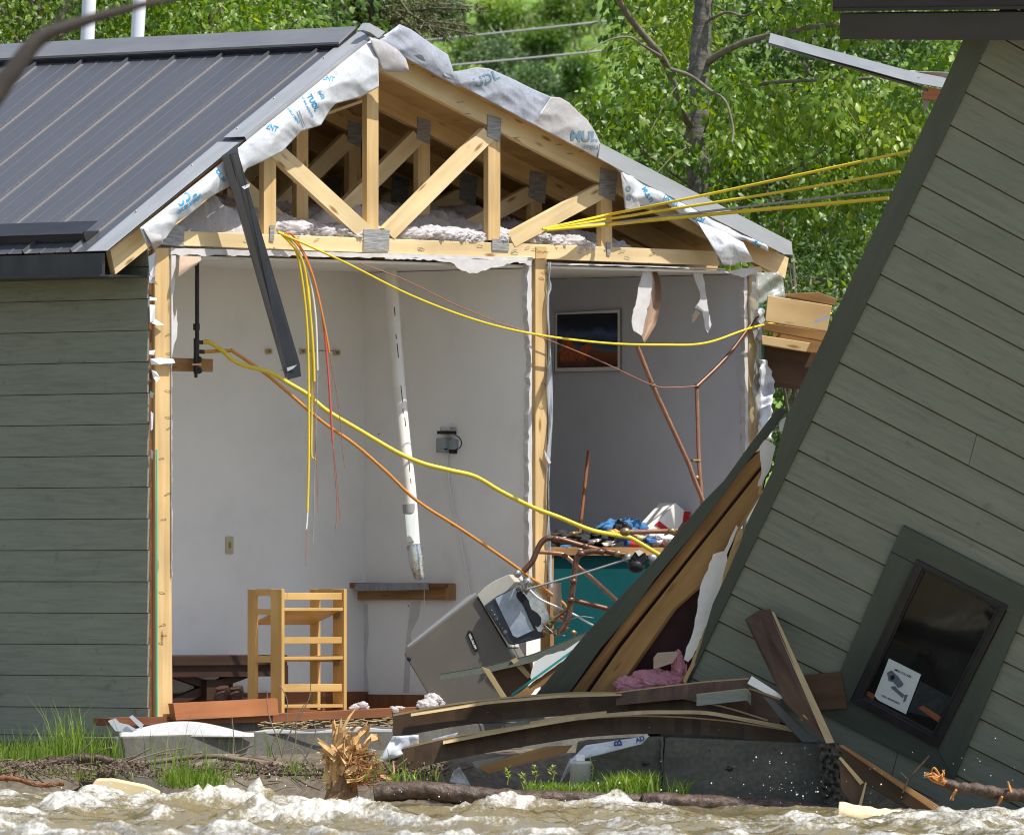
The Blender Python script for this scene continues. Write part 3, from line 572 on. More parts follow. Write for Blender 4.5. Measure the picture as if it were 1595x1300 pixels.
def fwr(s, t):
    y = 560 + t * 125; x = 1183 + s * (10 + 13 * math.sin(min(1, t * 1.9) * math.pi * .75)) + 1.5 * math.sin(y * .4 + s * 3)
    return GP(x, y, -.05 - .03 * math.sin(s * 3.1 + t * 9) - .02 * mnoise.noise(Vector((x * .09, y * .07, 1))))
curl('torn_house_wrap', fwr, 8, 40, M['wrap'], house)
def fwr2(s, t):
    y = 480 + t * 50; x = 1181 + s * 9 + 2 * math.sin(y * .5 + s * 4); return GP(x, y, -.05 - .02 * math.sin(s * 3 + t * 7))
curl('torn_house_wrap', fwr2, 5, 14, M['wrap'], house)
m = MB(); gpr(m, [(1183, 470), (1188, 470), (1190, 560), (1186, 640), (1184, 560)], -.02, -.012); m.build('green_sheathing_edge', mat('osb_green', (.02, .16, .10), rough=.6), house)

for i in range(34):
    if i < 14: c = (random.uniform(247, 262), random.uniform(500, 1100), -.002)
    elif i < 20: c = (random.uniform(838, 848), random.uniform(420, 900), -.002)
    else: x_ = random.uniform(300, 1100); c = (x_, 370 + (x_ - 280) * .0365 + random.uniform(-7, 7), -.003)
    m = MB(); a_ = random.uniform(-.5, .5); m.tube([GP(c[0], c[1], c[2]), GP(c[0] + random.uniform(3, 6), c[1] + a_ * 5 - 2, c[2] - .004), GP(c[0] + random.uniform(7, 11), c[1] + a_ * 8, c[2])], .0012, 4); m.build('staple', M['black_iron'], house)
for (xa, ya) in ((672, 120), (712, 160), (722, 178), (800, 215), (866, 226), (884, 240)):
    m = MB(); m.tube([GP(xa, ya, -.004), GP(xa + 10, ya - 1, -.006)], .0013, 4); m.build('staple', M['black_iron'], house)
# roof trusses: chords are the truss, webs and steel plates its pieces
def truss(v0, k):
    v1 = v0 + .04; m = MB(); SHIFT[0] = v0
    gpr(m, [(580, 68), (580, 103), (180, 428), (172, 390)], v0, v1); gpr(m, [(580, 68), (1229, 402), (1223, 434), (580, 103)], v0, v1)
    gpr(m, [(262, 359), (1122, 391), (1121, 414), (262, 382)], v0 + .001, v1 - .001)
    o = m.build('truss', M['lumber_pale'] if k == 0 else M['lumber'], house, bevel=.003 if k == 0 else 0)
    for a in ((420.5, 236, 420.5, 366, 19), (580.5, 100, 580.5, 372, 18), (770, 190, 770, 374, 18.5), (945, 285, 945, 389, 17)):
        m = MB(); gbeam(m, *a, v0 + .002, v1 - .002); m.build('web', M['lumber'], o)
    for a in ((432, 236, 574, 366, 25), (606, 364, 762, 208, 24), (797, 374, 937, 298, 24)):
        m = MB(); gbeam(m, *a, v0 - .002, v1 - .006); m.build('web', M['lumber_pale'], o)
    for pts in ([(567, 357), (607, 358), (606, 392), (566, 391)], [(760, 178), (781, 185), (779, 221), (759, 212)], [(936, 261), (962, 268), (958, 314), (933, 303)], [(767, 372), (793, 373), (793, 391), (767, 390)],
                [(945, 377), (951, 377), (951, 398), (946, 397)], [(262, 348), (288, 352), (286, 384), (252, 381)], [(421, 351), (428, 351), (427, 376), (420, 375)]):
        m = MB(); gpr(m, pts, v0 - .006, v0 - .0025, ZA); m.build('gusset_plate', M['plate'], o)
    SHIFT[0] = 0.0; return o
for k in range(5): truss(.535 * k, k)
m = MB(); gpr(m, [(395, 222), (490, 155), (492, 160), (399, 228)], .3, .32); gpr(m, [(500, 178), (575, 152), (575, 156), (500, 183)], .18, .2); m.build('lath', M['lumber_pale'], house)
m = MB(); gpr(m, [(835, 384), (850, 384), (850, 403), (835, 403)], -.004, .0); m.build('blocking', M['lumber'], house); m = MB(); gpr(m, [(232, 300), (245, 300), (245, 384), (233, 384)], .3, .34); m.build('blocking', M['lumber'], house)
# blown insulation lying on the ceiling
def fin(s, t):
    u = .05 + s * (ur - .1); v_ = .06 + 2.6 * t
    z = ZC + .135 + .20 * min(1, t * 3.5) + .16 * math.exp(-((u - .35) / .45) ** 2) + .07 * (mnoise.fractal(Vector((u * 2.2, v_ * 2.2, 3)), 1, 2, 5)) + .045 * mnoise.noise(Vector((u * 9, v_ * 9, 1))) + .024 * mnoise.noise(Vector((u * 26, v_ * 26, 4))) + .014 * mnoise.noise(Vector((u * 55, v_ * 55, 7)))
    z -= .03 * max(0, (u - 3.2)); z = z if t > 0 else ZC + .05
    return H(u, v_, max(ZC + .03, min(z, 2.80 + .574 * u if u < 1.6 else 4.2 - .369 * u)))
m = MB(); m.sheet(fin, 330, 110); m.build('attic_insulation', M['insulation'], house)
def fluff(mb, c, rad, n, size):
    c = Vector(c); vs = []; fs = []
    for i in range(n):
        d = Vector((random.gauss(0, .5), random.gauss(0, .5), random.gauss(0, .5))); d = d.normalized() * min(d.length, 1.0)
        p = c + Vector((d.x * rad[0], d.y * rad[1], d.z * rad[2])); a = Vector((random.gauss(0, 1), random.gauss(0, 1), random.gauss(0, 1))).normalized() * size * random.uniform(.4, 1.2); b_ = a.orthogonal().normalized() * size * random.uniform(.3, .9); k = len(vs); q = a.cross(b_).normalized() * size * .3
        vs += [p - a, p + b_ + q, p + a, p - b_ + q]; fs += [(k, k + 1, k + 2), (k, k + 2, k + 3)]
    mb.add(vs, fs, None, False)
def tuft(mb, c, r, n=26, sq=.6):
    for i in range(n):
        d = Vector((random.gauss(0, 1), random.gauss(0, 1), random.gauss(0, sq))) * r * .45
        mb.ball(Vector(c) + d, r * random.uniform(.12, .34), n=7, m=5, bump=.8)
for (px, py) in ((735, 368), (700, 366), (650, 364), (520, 358), (470, 352), (815, 366), (850, 372), (868, 378), (905, 384), (760, 362)):
    m = MB(); [m.puff(GP(px + random.uniform(-22, 22), py + 4 + random.uniform(-4, 4), .07), random.uniform(.035, .055), (1.7, 1, .8), 60, 36) for k in range(5)]; m.build('insulation_tuft', M['insulation'], house)

# roofing paper torn off both rakes
def strip(upper, lower, v0, bulge, wr=.015, seed=0.0, lean=0.0, paired=False):
    def fn(s, t, off=0.0):
        a = lerp_poly(upper, s); b_ = lerp_poly(lower, s)
        if paired:
            q = s * (len(upper) - 1); i = min(int(q), len(upper) - 2); q -= i
            a, b_ = [(P_[i][0] + (P_[i + 1][0] - P_[i][0]) * q, P_[i][1] + (P_[i + 1][1] - P_[i][1]) * q) for P_ in (upper, lower)]
        px = a[0] + (b_[0] - a[0]) * t; py = a[1] + (b_[1] - a[1]) * t
        n = 2.0 * abs(mnoise.noise(Vector((px * .020 + py * .016 + seed, py * .02 - px * .010, seed)))) + .7 * abs(mnoise.noise(Vector((px * .05 - py * .03, py * .04 + seed, 2)))) + .16 * abs(mnoise.noise(Vector((px * .15 + py * .05, py * .13, seed))))
        return GP(px, py, v0 - .55 * bulge * math.sin(math.pi * min(1, t * .9 + .1)) - lean * t + .75 * wr * (n - .5) - off)
    return fn
pu = [(588, 54), (540, 92), (500, 125), (460, 158), (420, 190), (376, 226), (340, 258), (300, 290), (260, 322), (218, 355)]
pl = [(590, 136), (560, 152), (522, 162), (515, 170), (500, 195), (468, 205), (462, 212), (440, 236), (412, 250), (385, 262), (372, 282), (345, 297), (318, 312), (300, 330), (275, 346), (258, 372), (230, 386)]
fL = strip(pu, pl, -.115, .05, .016, 1.0); pm = MB(); pm.sheet(fL, 200, 26); under1 = pm.build('roofing_paper', M['wrap'], house, solid=.002)
fA = strip([(575, 58), (598, 64), (620, 78), (632, 92), (637, 107)], [(596, 112), (604, 112), (618, 112), (630, 113), (636, 112)], -.13, .04, .01, 3.0); pm = MB(); pm.sheet(fA, 16, 10); pm.build('roofing_paper', M['wrap_grey'], house, solid=.002)
fR = strip([(586, 62), (606, 50), (622, 38), (640, 46), (668, 66), (698, 86), (704, 104)], [(602, 72), (622, 84), (640, 96), (660, 106), (680, 118), (700, 128), (712, 136)], -.09, .03, .014, 5.0); pm = MB(); pm.sheet(fR, 70, 22); pm.build('roofing_paper', M['wrap_back'], house, solid=.002)
fR2 = strip([(690, 114), (720, 110), (742, 105), (762, 107), (800, 124), (830, 139), (858, 151)], [(694, 122), (720, 136), (742, 147), (768, 161), (800, 178), (815, 187), (832, 195)], -.10, .02, .016, 7.0); pm = MB(); pm.sheet(fR2, 80, 22); pR2 = pm.build('roofing_paper', M['wrap_back'], house, solid=.002)
fR3 = strip([(858, 151), (872, 152), (886, 160), (902, 176), (914, 186), (926, 204), (936, 226), (946, 240)], [(830, 194), (850, 205), (870, 215), (890, 226), (905, 233), (920, 241), (934, 249), (948, 256)], -.11, .02, .012, 9.0); pm = MB(); pm.sheet(fR3, 60, 24); pR3 = pm.build('roofing_paper', M['wrap_grey'], house, solid=.002)
fC = strip([(934, 226), (950, 245), (966, 258), (975, 265), (990, 276), (1010, 287), (1040, 303), (1060, 314), (1080, 325), (1105, 339), (1130, 352), (1160, 366), (1196, 381)],
           [(944, 246), (954, 258), (967, 270), (978, 300), (990, 322), (1005, 321), (1040, 318), (1058, 332), (1080, 345), (1105, 364), (1130, 374), (1160, 374), (1197, 392)], -.115, .03, .022, 11.0, 0.0, True); pm = MB(); pm.sheet(fC, 110, 16); pC = pm.build('roofing_paper', M['wrap'], house, solid=.002)
fT = strip([(966, 262), (975, 265), (984, 268)], [(974, 328), (986, 329), (998, 326)], -.12, .02, .008, 13.0); pm = MB(); pm.sheet(fT, 6, 16); pT = pm.build('roofing_paper', M['wrap_grey'], house, solid=.002)
fT2 = strip([(1107, 362), (1114, 364), (1122, 368)], [(1121, 412), (1130, 414), (1140, 413)], -.12, .02, .008, 14.0); pm = MB(); pm.sheet(fT2, 6, 14); pT2 = pm.build('roofing_paper', M['wrap_grey'], house, solid=.002)
fLb = strip([(1086, 345), (1105, 352), (1130, 362), (1146, 372), (1158, 378)], [(1126, 412), (1140, 414), (1152, 409), (1164, 409), (1174, 408)], -.14, .07, .02, 15.0); pm = MB(); pm.sheet(fLb, 50, 30); pm.build('roofing_paper', M['wrap'], house, solid=.002)
fK = strip([(221, 352), (232, 362), (252, 366)], [(238, 384), (240, 390), (254, 378)], -.13, .04, .02, 17.0); pm = MB(); pm.sheet(fK, 10, 10); pm.build('roofing_paper', M['wrap_grey'], house, solid=.002)
def on(fn, s0, t0, ds, dt, ang=0.0):                              # text x along s, y up (towards t = 0)
    c, s_ = math.cos(ang), math.sin(ang)
    return lambda x, y: fn(min(1, max(0, s0 + (x * c - y * s_) * ds)), min(1, max(0, t0 - (x * s_ + y * c) * dt)), .004)
def onpx(px, py, ang, v, fn=None, px_per=1.0):
    c, s_ = math.cos(ang), math.sin(ang)
    return lambda x, y: GP(px + x * c + y * s_, py + x * s_ - y * c, v(px + x * c + y * s_, py + x * s_ - y * c) if callable(v) else v)
B1 = M['ink_blue']
from mathutils.bvhtree import BVHTree
def onpaper(obj, px, py, ang):                                   # print lying on a sheet's surface
    base = WL(obj); vs = [v.co + base for v in obj.data.vertices]; bv = BVHTree.FromPolygons(vs, [tuple(p.vertices) for p in obj.data.polygons]); c, s_ = math.cos(ang), math.sin(ang)
    def fn(x, y):
        d = ray(px + x * c + y * s_, py + x * s_ - y * c).normalized(); hit = bv.ray_cast(CAM, d)
        if hit[0] is None: return None                            # the print is torn off with the edge
        n = hit[1] if hit[1].dot(d) < 0 else -hit[1]; return hit[0] + n * .0035
    return fn
text_obj('UDL', onpaper(under1, 289, 308, R(-36)), 20, B1, under1, 'printed_lettering', bold=.6, sx=.85)
text_obj('UNDERLAYMENT', onpaper(under1, 295, 318, R(-36)), 8, B1, under1, 'printed_lettering', bold=.25, sx=.75)
text_obj('MENT', onpaper(under1, 420, 198, R(20)), 12, B1, under1, 'printed_lettering', bold=.35, sx=.8)
text_obj('UNDERLAYMENT', onpaper(under1, 455, 178, R(52)), 4.5, B1, under1, 'printed_lettering', bold=.1)
text_obj('TUDL', onpaper(under1, 487, 160, R(62)), 11, B1, under1, 'printed_lettering', bold=.3)
text_obj('roof deck protection', onpaper(under1, 478, 165, R(62)), 4.5, B1, under1, 'printed_lettering', bold=.1)
text_obj('MENT', onpaper(under1, 508, 122, R(10)), 10, B1, under1, 'printed_lettering', bold=.3)
text_obj('(oO)', onpaper(under1, 500, 148, R(60)), 7, B1, under1, 'printed_lettering', bold=.3)
text_obj('UDL 30', onpaper(under1, 342, 272, R(55)), 8, B1, under1, 'printed_lettering', bold=.3)
for a, b_ in (((462, 174), (472, 199)), ((465, 172), (474, 196))):
    fn_ = onpaper(under1, a[0], a[1], 0.0); mk = MB(); n_ = 8; L0 = [fn_((b_[0] - a[0]) * i / n_ - .5, -(b_[1] - a[1]) * i / n_) for i in range(n_ + 1)]; L1 = [fn_((b_[0] - a[0]) * i / n_ + .5, -(b_[1] - a[1]) * i / n_) for i in range(n_ + 1)]
    if None in L0 + L1: continue
    mk.add(L0 + L1, [(i, i + 1, n_ + 2 + i, n_ + 1 + i) for i in range(n_)]); mk.build('printed_line', M['ink_grey'], under1)
text_obj('MUL', onpaper(pR3, 909, 213, R(4)), 21, M['ink_grey'], pR3, 'printed_lettering', bold=.9, sx=1.0)
text_obj('UNDERLA', onpaper(pR3, 919, 229, R(4)), 7, M['ink_grey'], pR3, 'printed_lettering', bold=.2, sx=.8)
text_obj('TI', onpaper(pC, 943, 242, R(52)), 16, B1, pC, 'printed_lettering', bold=.8)
text_obj('UNDERLAY', onpaper(pC, 1050, 316, R(31)), 7.5, B1, pC, 'printed_lettering', bold=.25)
text_obj('MULTI', onpaper(pC, 1008, 303, R(60)), 9, B1, pC, 'printed_lettering', bold=.3)
text_obj('MUL', onpaper(pC, 1181, 380, R(30)), 10, B1, pC, 'printed_lettering', bold=.6)
text_obj('UDL', onpaper(pC, 1088, 341, R(28)), 12, B1, pC, 'printed_lettering', bold=.5)
text_obj('o o', onpaper(pT, 980, 300, R(85)), 16, M['ink_grey'], pT, 'printed_lettering', bold=.6)
text_obj('UNDERLAYMENT', onpaper(pT2, 1128, 395, R(72)), 5, M['ink_grey'], pT2, 'printed_lettering', bold=.15)
text_obj('UDL', onpaper(pR2, 757, 124, R(-22)), 21, M['ink_grey'], pR2, 'printed_lettering', bold=.5)
# ------------------------------------------------------------------ the neighbouring building, tipped over to the right
tb = thing('tilted_building', at(1440, 1290, 57.0), 'grey green building tipped over on its side with a framed window and dark roof edge', 'house')
def wpr(mb, pts, off0, off1, ax=None): mb.prism([WP(x, y, off1) for x, y in pts], WN * (off0 - off1), ax)
def edge(y): return 1503.7 - .4676 * (y - 142)
lap = [-90, -42, 4, 50, 96, 142, 193, 240.7, 287, 333, 380, 425.5, 471, 517, 562.5, 608, 654, 699, 744, 789, 834.6, 879, 923, 965, 1009.6, 1054, 1099, 1144, 1190, 1236, 1282, 1330]
wn = WN; m = MB()
for i, (ya, yb) in enumerate(zip(lap, lap[1:])):
    sl = .555 - .055 * min(1, max(0, ya / 900)); sl2 = .555 - .055 * min(1, max(0, yb / 900)); XE = 1900
    xa, xb = edge(ya) - 6, edge(yb) - 6
    top = [WP(xa, ya, .016), WP(XE, ya + sl * (XE - xa), .016)]; bot = [WP(xb, yb, .026), WP(XE, yb + sl2 * (XE - xb), .026)]
    up_ = (top[0] - bot[0]).normalized() * .008
    ks = [0.0] + {14: [(1522 - xa) / (XE - xa)], 24: [(1402 - xa) / (XE - xa)]}.get(i, []) + [1.0]
    for k0, k1 in zip(ks, ks[1:]):
        g0 = .0012 if k0 > 0 else 0
        q = [bot[0].lerp(bot[1], k0 + g0) + up_, bot[0].lerp(bot[1], k1) + up_, top[0].lerp(top[1], k1), top[0].lerp(top[1], k0 + g0)]
        m.prism(q, -wn * .010, (bot[1] - bot[0]).normalized())
m.build('siding_wall', M['siding_right'], tb)
m = MB(); wpr(m, [(1500, 30), (2000, 30), (2000, 1750), (1000, 1400), (1092, 1010), (1498, 142)], -.10, .004); m.build('wall_sheathing', M['lumber_old'], tb)
m = MB(); wpr(m, [(1530, 40), (1544, 55), (1503.7, 142), (1098, 1009.6), (1060, 1092), (1055, 1085), (1077, 1046), (1092, 1002), (1110, 940), (1135, 887), (1154, 842), (1161, 819), (1202, 735), (1224, 650), (1468, 135), (1510, 40)], -.02, .034); m.build('corner_trim', M['trim_green'], tb, bevel=.003)
# roof edge over the wall
m = MB()
m.prism([WP(1308, 22, .42), WP(2000, 14, .42), WP(2000, 66, .42), WP(1308, 62, .42)], -wn * .03)
m.build('rake_fascia', M['fascia_dark'], tb, bevel=.003)
m = MB(); m.prism([WP(1297, -60, .45), WP(2000, -70, .45), WP(2000, 8, .45), WP(1297, 16, .45)], -wn * .012); m.prism([WP(1297, 13, .455), WP(2000, 5, .455), WP(2000, 10, .455), WP(1297, 18, .455)], -wn * .02)
m.build('roof_edge', M['dark_metal'], tb)
m = MB(); m.prism([WP(1310, 58, .40), WP(2000, 60, .40), WP(2000, 50, 0), WP(1420, 46, 0)], Vector((0, 0, .015))); m.build('soffit', M['fascia_dark'], tb)
m = MB(); m.prism([WP(1300, -60, .44), WP(2000, -70, .44), WP(2000, -70, -1.1), WP(1300, -60, -1.1)], Vector((0, 0, .02))); m.build('roof_panel', M['roof_metal'], tb)
# window
wq_o = [(1406, 819), (1610, 923), (1485, 1214), (1281, 1110)]; wq_i = [(1427, 871), (1569, 944), (1460, 1165), (1325, 1092)]
def quadstrip(mb, q0, q1, o0, o1, e):
    a, b_, c, d = q0[e], q0[(e + 1) % 4], q1[(e + 1) % 4], q1[e]; wpr(mb, [a, b_, c, d], o0, o1)
m = MB()
wpr(m, [(1406, 819), (1610, 923), (1590, 962), (1387, 858)], .02, .045); wpr(m, [(1387, 859), (1426, 879), (1322, 1095), (1281, 1110)], .02, .042)
wpr(m, [(1590, 963), (1570, 946), (1460, 1166), (1485, 1214)], .02, .042); wpr(m, [(1281, 1111), (1312, 1085), (1473, 1170), (1492, 1190), (1485, 1214)], .02, .038)
win = m.build('window', M['trim_green'], tb, bevel=.002)
wq_f = [(1437, 884), (1557, 946), (1455, 1147), (1343, 1086)]
m = MB()
for e in range(4): quadstrip(m, wq_i, wq_f, .01, .058, e)
wq_g = [(1440, 889), (1552, 947), (1453, 1140), (1347, 1084)]
for e in range(4): quadstrip(m, wq_f, wq_g, .01, .046, e)
m.build('window_frame', M['frame_dark'], win, bevel=.002)
m = MB(); wpr(m, wq_f, .02, .03); m.build('pane', M['glass_dark'], win)
m = MB(); wpr(m, [(1430, 1102), (1437, 1098), (1466, 1116), (1461, 1124)], .031, .034); wpr(m, [(1347, 1081), (1352, 1076), (1364, 1082), (1360, 1089)], .031, .034); m.build('inner_sill', M['redwood'], win)
m = MB(); wpr(m, [(1433, 1060), (1482, 1086), (1461, 1120), (1414, 1108)], .031, .0322); m.build('painted_reflection', mat('reflection_tone', (.035, .04, .045), (.02, .022, .026), (20, 20, 1), rough=.4), win)  # reflection painted as a dull patch on the pane
# security card in the window
sq = [(1384.6, 1025), (1434.6, 1050), (1411, 1111.5), (1368, 1090), (1362, 1083)]
nt_ = thing('window_notice', WP(1397, 1100, .045), 'small white notice with a surveillance camera picture, taped in the corner of the dark window', 'sign')
m = MB(); wpr(m, sq, .034, .036); m.build('card', M['card'], nt_)
def wq(sx, sy): return (sx / 8.125 + 1320, sy / 8.125 + 980)
m = MB(); off = .0375
for pts in ([(500, 545), (560, 515), (640, 590), (710, 690), (690, 720), (640, 740), (575, 660), (520, 650)], [(550, 720), (600, 715), (650, 770), (720, 825), (700, 870), (600, 780), (560, 750)], [(715, 830), (765, 822), (735, 905), (700, 920), (718, 870)]):
    wpr(m, [wq(*p) for p in pts], .036, off)
m.build('camera_picture', mat('print_grey', (.09, .11, .13), (.14, .16, .19), (60, 60, 1), rough=.6), nt_)
m = MB(); wpr(m, [wq(*p) for p in ((545, 585), (590, 570), (600, 620), (560, 645), (545, 630))], off, off + .0008); m.build('lens_picture', M['black_plastic'], nt_)
def ontext(px, py, ang, o): 
    c, s_ = math.cos(ang), math.sin(ang); return lambda x, y: WP(px + x * c + y * s_, py + x * s_ - y * c, o)
text_obj('SMILE YOU ARE', ontext(1406, 1048, R(25), .0372), 4.6, M['black_plastic'], nt_, 'lettering', bold=.1, sx=.9)
text_obj('VIDEO MONITORED', ontext(1387, 1089, R(25), .0372), 3.8, M['black_plastic'], nt_, 'lettering', bold=.1, sx=.9)

# side wall peeling open at the left of the tilted building
def Yp(px, py): return at(px, py, 58.0)
def side(pts, off=0.0): return [at(x, y, 57.35 + .45 * (y - 640) / 440 + off) for x, y in pts]
ag = (at(1190, 720, 58) - at(930, 1080, 58)).normalized()
m = MB(); m.prism(side([(1208, 640), (1216, 634), (1226, 640), (1192, 686), (1161, 723), (1107, 796), (1082, 828), (1020, 902), (983, 955), (935, 1010), (880, 1088), (826, 1092), (915, 983), (1020, 872), (1060, 823), (1097, 779), (1128, 748), (1168, 692)]), Vector((0, .03, 0)), ag); m.build('corner_board', M['trim_green'], tb, bevel=.003)
m = MB(); m.prism(side([(1196, 690), (1186, 722), (1075, 862), (960, 1006), (905, 1086), (884, 1086), (983, 952), (1082, 828), (1107, 796), (1161, 723)], .04), Vector((.01, .05, 0)), ag); m.build('side_stud', M['lumber_old'], tb, bevel=.003)
m = MB(); m.prism(side([(1190, 726), (1180, 770), (1150, 820), (1139, 838), (1108, 895), (1047, 950), (979, 1048), (955, 1086), (912, 1086), (968, 1006), (1080, 864)], .055), Vector((.02, .06, 0)), ag); m.build('side_stud', wood('stud_brown', (.46, .28, .11), (.33, .18, .065), grain=16), tb, bevel=.003)
m = MB(); m.prism(side([(1205, 690), (1190, 760), (1145, 838), (1090, 1000), (1070, 1090), (850, 1090), (980, 935), (1100, 790), (1170, 708)], .16), Vector((0, .06, 0)), ag); m.build('cavity_shade', mat('cavity_dark', (.055, .022, .024), (.03, .014, .016), (5, 5, 1), rough=.9), tb)  # dark sheet standing in for the shade inside the open wall
m = MB(); m.prism(side(ragged([(1157, 822), (1158, 838), (1134, 900), (1113, 942), (1100, 985), (1099, 1002), (1068, 1064), (1063, 1060), (1080, 1023), (1106, 961), (1120, 923), (1134, 868), (1150, 826)], .8, 9), -.03), Vector((.0, .03, 0)), ag); m.build('torn_plywood_edge', M['lumber'], tb)
m = MB(); m.prism(side(ragged([(1146, 818), (1149, 822), (1133, 863), (1131, 890), (1119, 923), (1106, 961), (1094, 990), (1079, 1023), (1072, 1030), (1065, 1027), (1069, 1008), (1079, 985), (1085, 954), (1090, 915), (1102, 886), (1111, 863), (1128, 858), (1137, 838)], 1.0, 8), -.01), Vector((0, .012, 0))); m.build('torn_drywall', M['card_white'], tb)
m = MB(); m.prism(side(ragged([(1183, 690), (1192, 684), (1208, 694), (1200, 728), (1186, 755), (1180, 757), (1186, 735), (1184, 715)], 1, 6), .0), Vector((0, .01, 0))); m.build('torn_drywall', M['card_white'], tb)
m = MB(); m.prism(side(((1213, 655), (1226, 648), (1230, 655), (1220, 672), (1214, 670)), .01), Vector((0, .01, 0))); m.build('torn_drywall', M['card_white'], tb)
m = MB(); m.sheet(lambda s, t: at(958 + 112 * s, 1080 - t * (14 + 26 * math.sin(min(1, s * 1.3) * 1.9) + (22 if s > .85 else 0) * (s - .85) * 6) + 4 * mnoise.noise(Vector((s * 9, t * 5, 1))), 57.84 + .12 * t - .05 * math.sin(t * 3.1) + .05 * mnoise.noise(Vector((s * 7, t * 5, 3))) + .02 * mnoise.noise(Vector((s * 25, t * 14, 5)))), 60, 30)
for (x, y, r, a, b_) in ((985, 1066, .045, 1.8, 1.0), (1020, 1060, .055, 1.6, 1.0), (1045, 1062, .05, 1.3, 1.0), (1056, 1036, .042, .75, 1.7), (1000, 1052, .035, 1.5, .8)): m.puff(at(x, y, 57.80), r, (a, .9, b_), 80, 50)
m.build('pink_insulation', M['pink'], tb)
m = MB(); m.prism([at(x, y, 57.72) for x, y in ((1018, 1024), (1024, 1016), (1054, 1014), (1056, 1018), (1048, 1032), (1018, 1042))], Vector((0, .03, 0))); m.build('gypsum_scrap', M['paper_back'], tb)

# metal rake trim still sticking out beyond the tilted building
lt = thing('loose_rake_trim', at(1420, 128, 58.6), 'bent grey metal roof trim sticking out from behind the tilted building', 'metal trim')
TR = [((1200, 52), (1197, 67)), ((1270, 72), (1268, 87)), ((1345, 92), (1343, 107)), ((1420, 112), (1418, 128)), ((1480, 123), (1478, 139))]
m = MB(); m.sheet(lambda s, t: at(lerp_poly([a for a, b_ in TR], s)[0] * (1 - t) + lerp_poly([b_ for a, b_ in TR], s)[0] * t, lerp_poly([a for a, b_ in TR], s)[1] * (1 - t) + lerp_poly([b_ for a, b_ in TR], s)[1] * t, 58.27 - .07 * t + .3 * s), 12, 3, False); m.build('trim_strip', M['pale_metal'], lt, solid=.004)
m = MB(); m.prism([at(1197, 67, 58.19), at(1418, 128, 58.49), at(1446, 139, 58.59), at(1446, 142, 58.59), at(1418, 131, 58.49), at(1198, 69.5, 58.19)], Vector((0, .08, 0))); m.build('trim_lip', M['dark_metal'], lt)
m = MB(); m.sheet(lambda s, t: at(1406 + 75 * s + 3 * t, 111 + 14 * t * s + 4 * math.sin(s * 7 + t * 3) * t + 2 * s, 58.55 + .1 * t), 14, 6); m.build('paper_flap', M['wrap'], lt, solid=.002)
m = MB(); m.prism([at(1440, 136, 58.7), at(1480, 140, 58.7), at(1476, 158, 58.7), at(1437, 154, 58.7)], Vector((0, .1, 0))); m.prism([at(1415, 121, 58.48), at(1432, 121, 58.48), at(1432, 124, 58.48), at(1417, 125, 58.48)], Vector((0, .02, 0)))
m.build('broken_sheathing', M['redwood'], lt)
m = MB(); m.prism([at(1434, 140, 58.75), at(1450, 156, 58.75), at(1440, 176, 58.75)], Vector((0, .01, 0))); m.build('wrap_scrap', M['wrap_grey'], lt)

# ------------------------------------------------------------------ timbers behind, between the two buildings
def plank(name, pts, Y, dep, mt, label, cat='beam', group=None, Y2=None, bev=.003, axis=None):
    Y2 = Y if Y2 is None else Y2; xs_ = [p[0] for p in pts]; x0, x1 = min(xs_), max(xs_)
    m = MB(); P = [at(x, y, Y + (Y2 - Y) * (x - x0) / max(1, x1 - x0)) for x, y in pts]
    m.prism(P, Vector((0, dep, 0)), axis); o = m.build(name, mt, bevel=bev); return tag(o, label, cat, group)
g = 'timbers between the buildings'
plank('timber', [(1196, 460), (1296, 476), (1288, 516), (1192, 500)], 61.2, .10, M['timber'], 'thick pale timber with a long crack, uppermost face of the pile between the two buildings', group=g)
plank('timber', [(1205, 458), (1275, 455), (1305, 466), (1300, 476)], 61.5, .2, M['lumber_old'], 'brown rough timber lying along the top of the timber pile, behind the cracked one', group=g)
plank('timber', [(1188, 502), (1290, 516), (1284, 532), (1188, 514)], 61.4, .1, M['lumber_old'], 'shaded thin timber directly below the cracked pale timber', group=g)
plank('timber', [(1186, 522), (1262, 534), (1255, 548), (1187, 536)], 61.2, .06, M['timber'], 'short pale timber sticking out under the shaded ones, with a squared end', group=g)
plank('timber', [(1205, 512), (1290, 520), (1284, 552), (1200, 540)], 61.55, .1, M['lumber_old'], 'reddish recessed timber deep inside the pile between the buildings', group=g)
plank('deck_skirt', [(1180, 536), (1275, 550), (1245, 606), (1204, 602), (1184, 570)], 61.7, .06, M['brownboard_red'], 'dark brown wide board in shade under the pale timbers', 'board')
tag((lambda m: (m.prism([at(1268, 499, 60.9), at(1292, 490, 60.9), at(1293, 494, 60.9), at(1269, 504, 60.9)], Vector((0, .01, 0))), m.build('paper_scrap', M['wrap_back']))[1])(MB()), 'small crumpled white paper scrap stuck on the cracked timber', 'paper')

# ------------------------------------------------------------------ things hanging in the open rooms
def tube_thing(name, px, v, r, mt, label, cat, group=None, k=6, n=8, depth=None):
    """a cable or pipe through photo pixels; v is its distance behind the broken end (number or list)"""
    vs = v if isinstance(v, (list, tuple)) else [v] * len(px)
    P = [GP(a, b_, c) for (a, b_), c in zip(px, vs)]
    m = MB(); m.tube(smooth_path(P, k) if k > 1 else P, r, n); return tag(m.build(name, mt), label, cat, group)
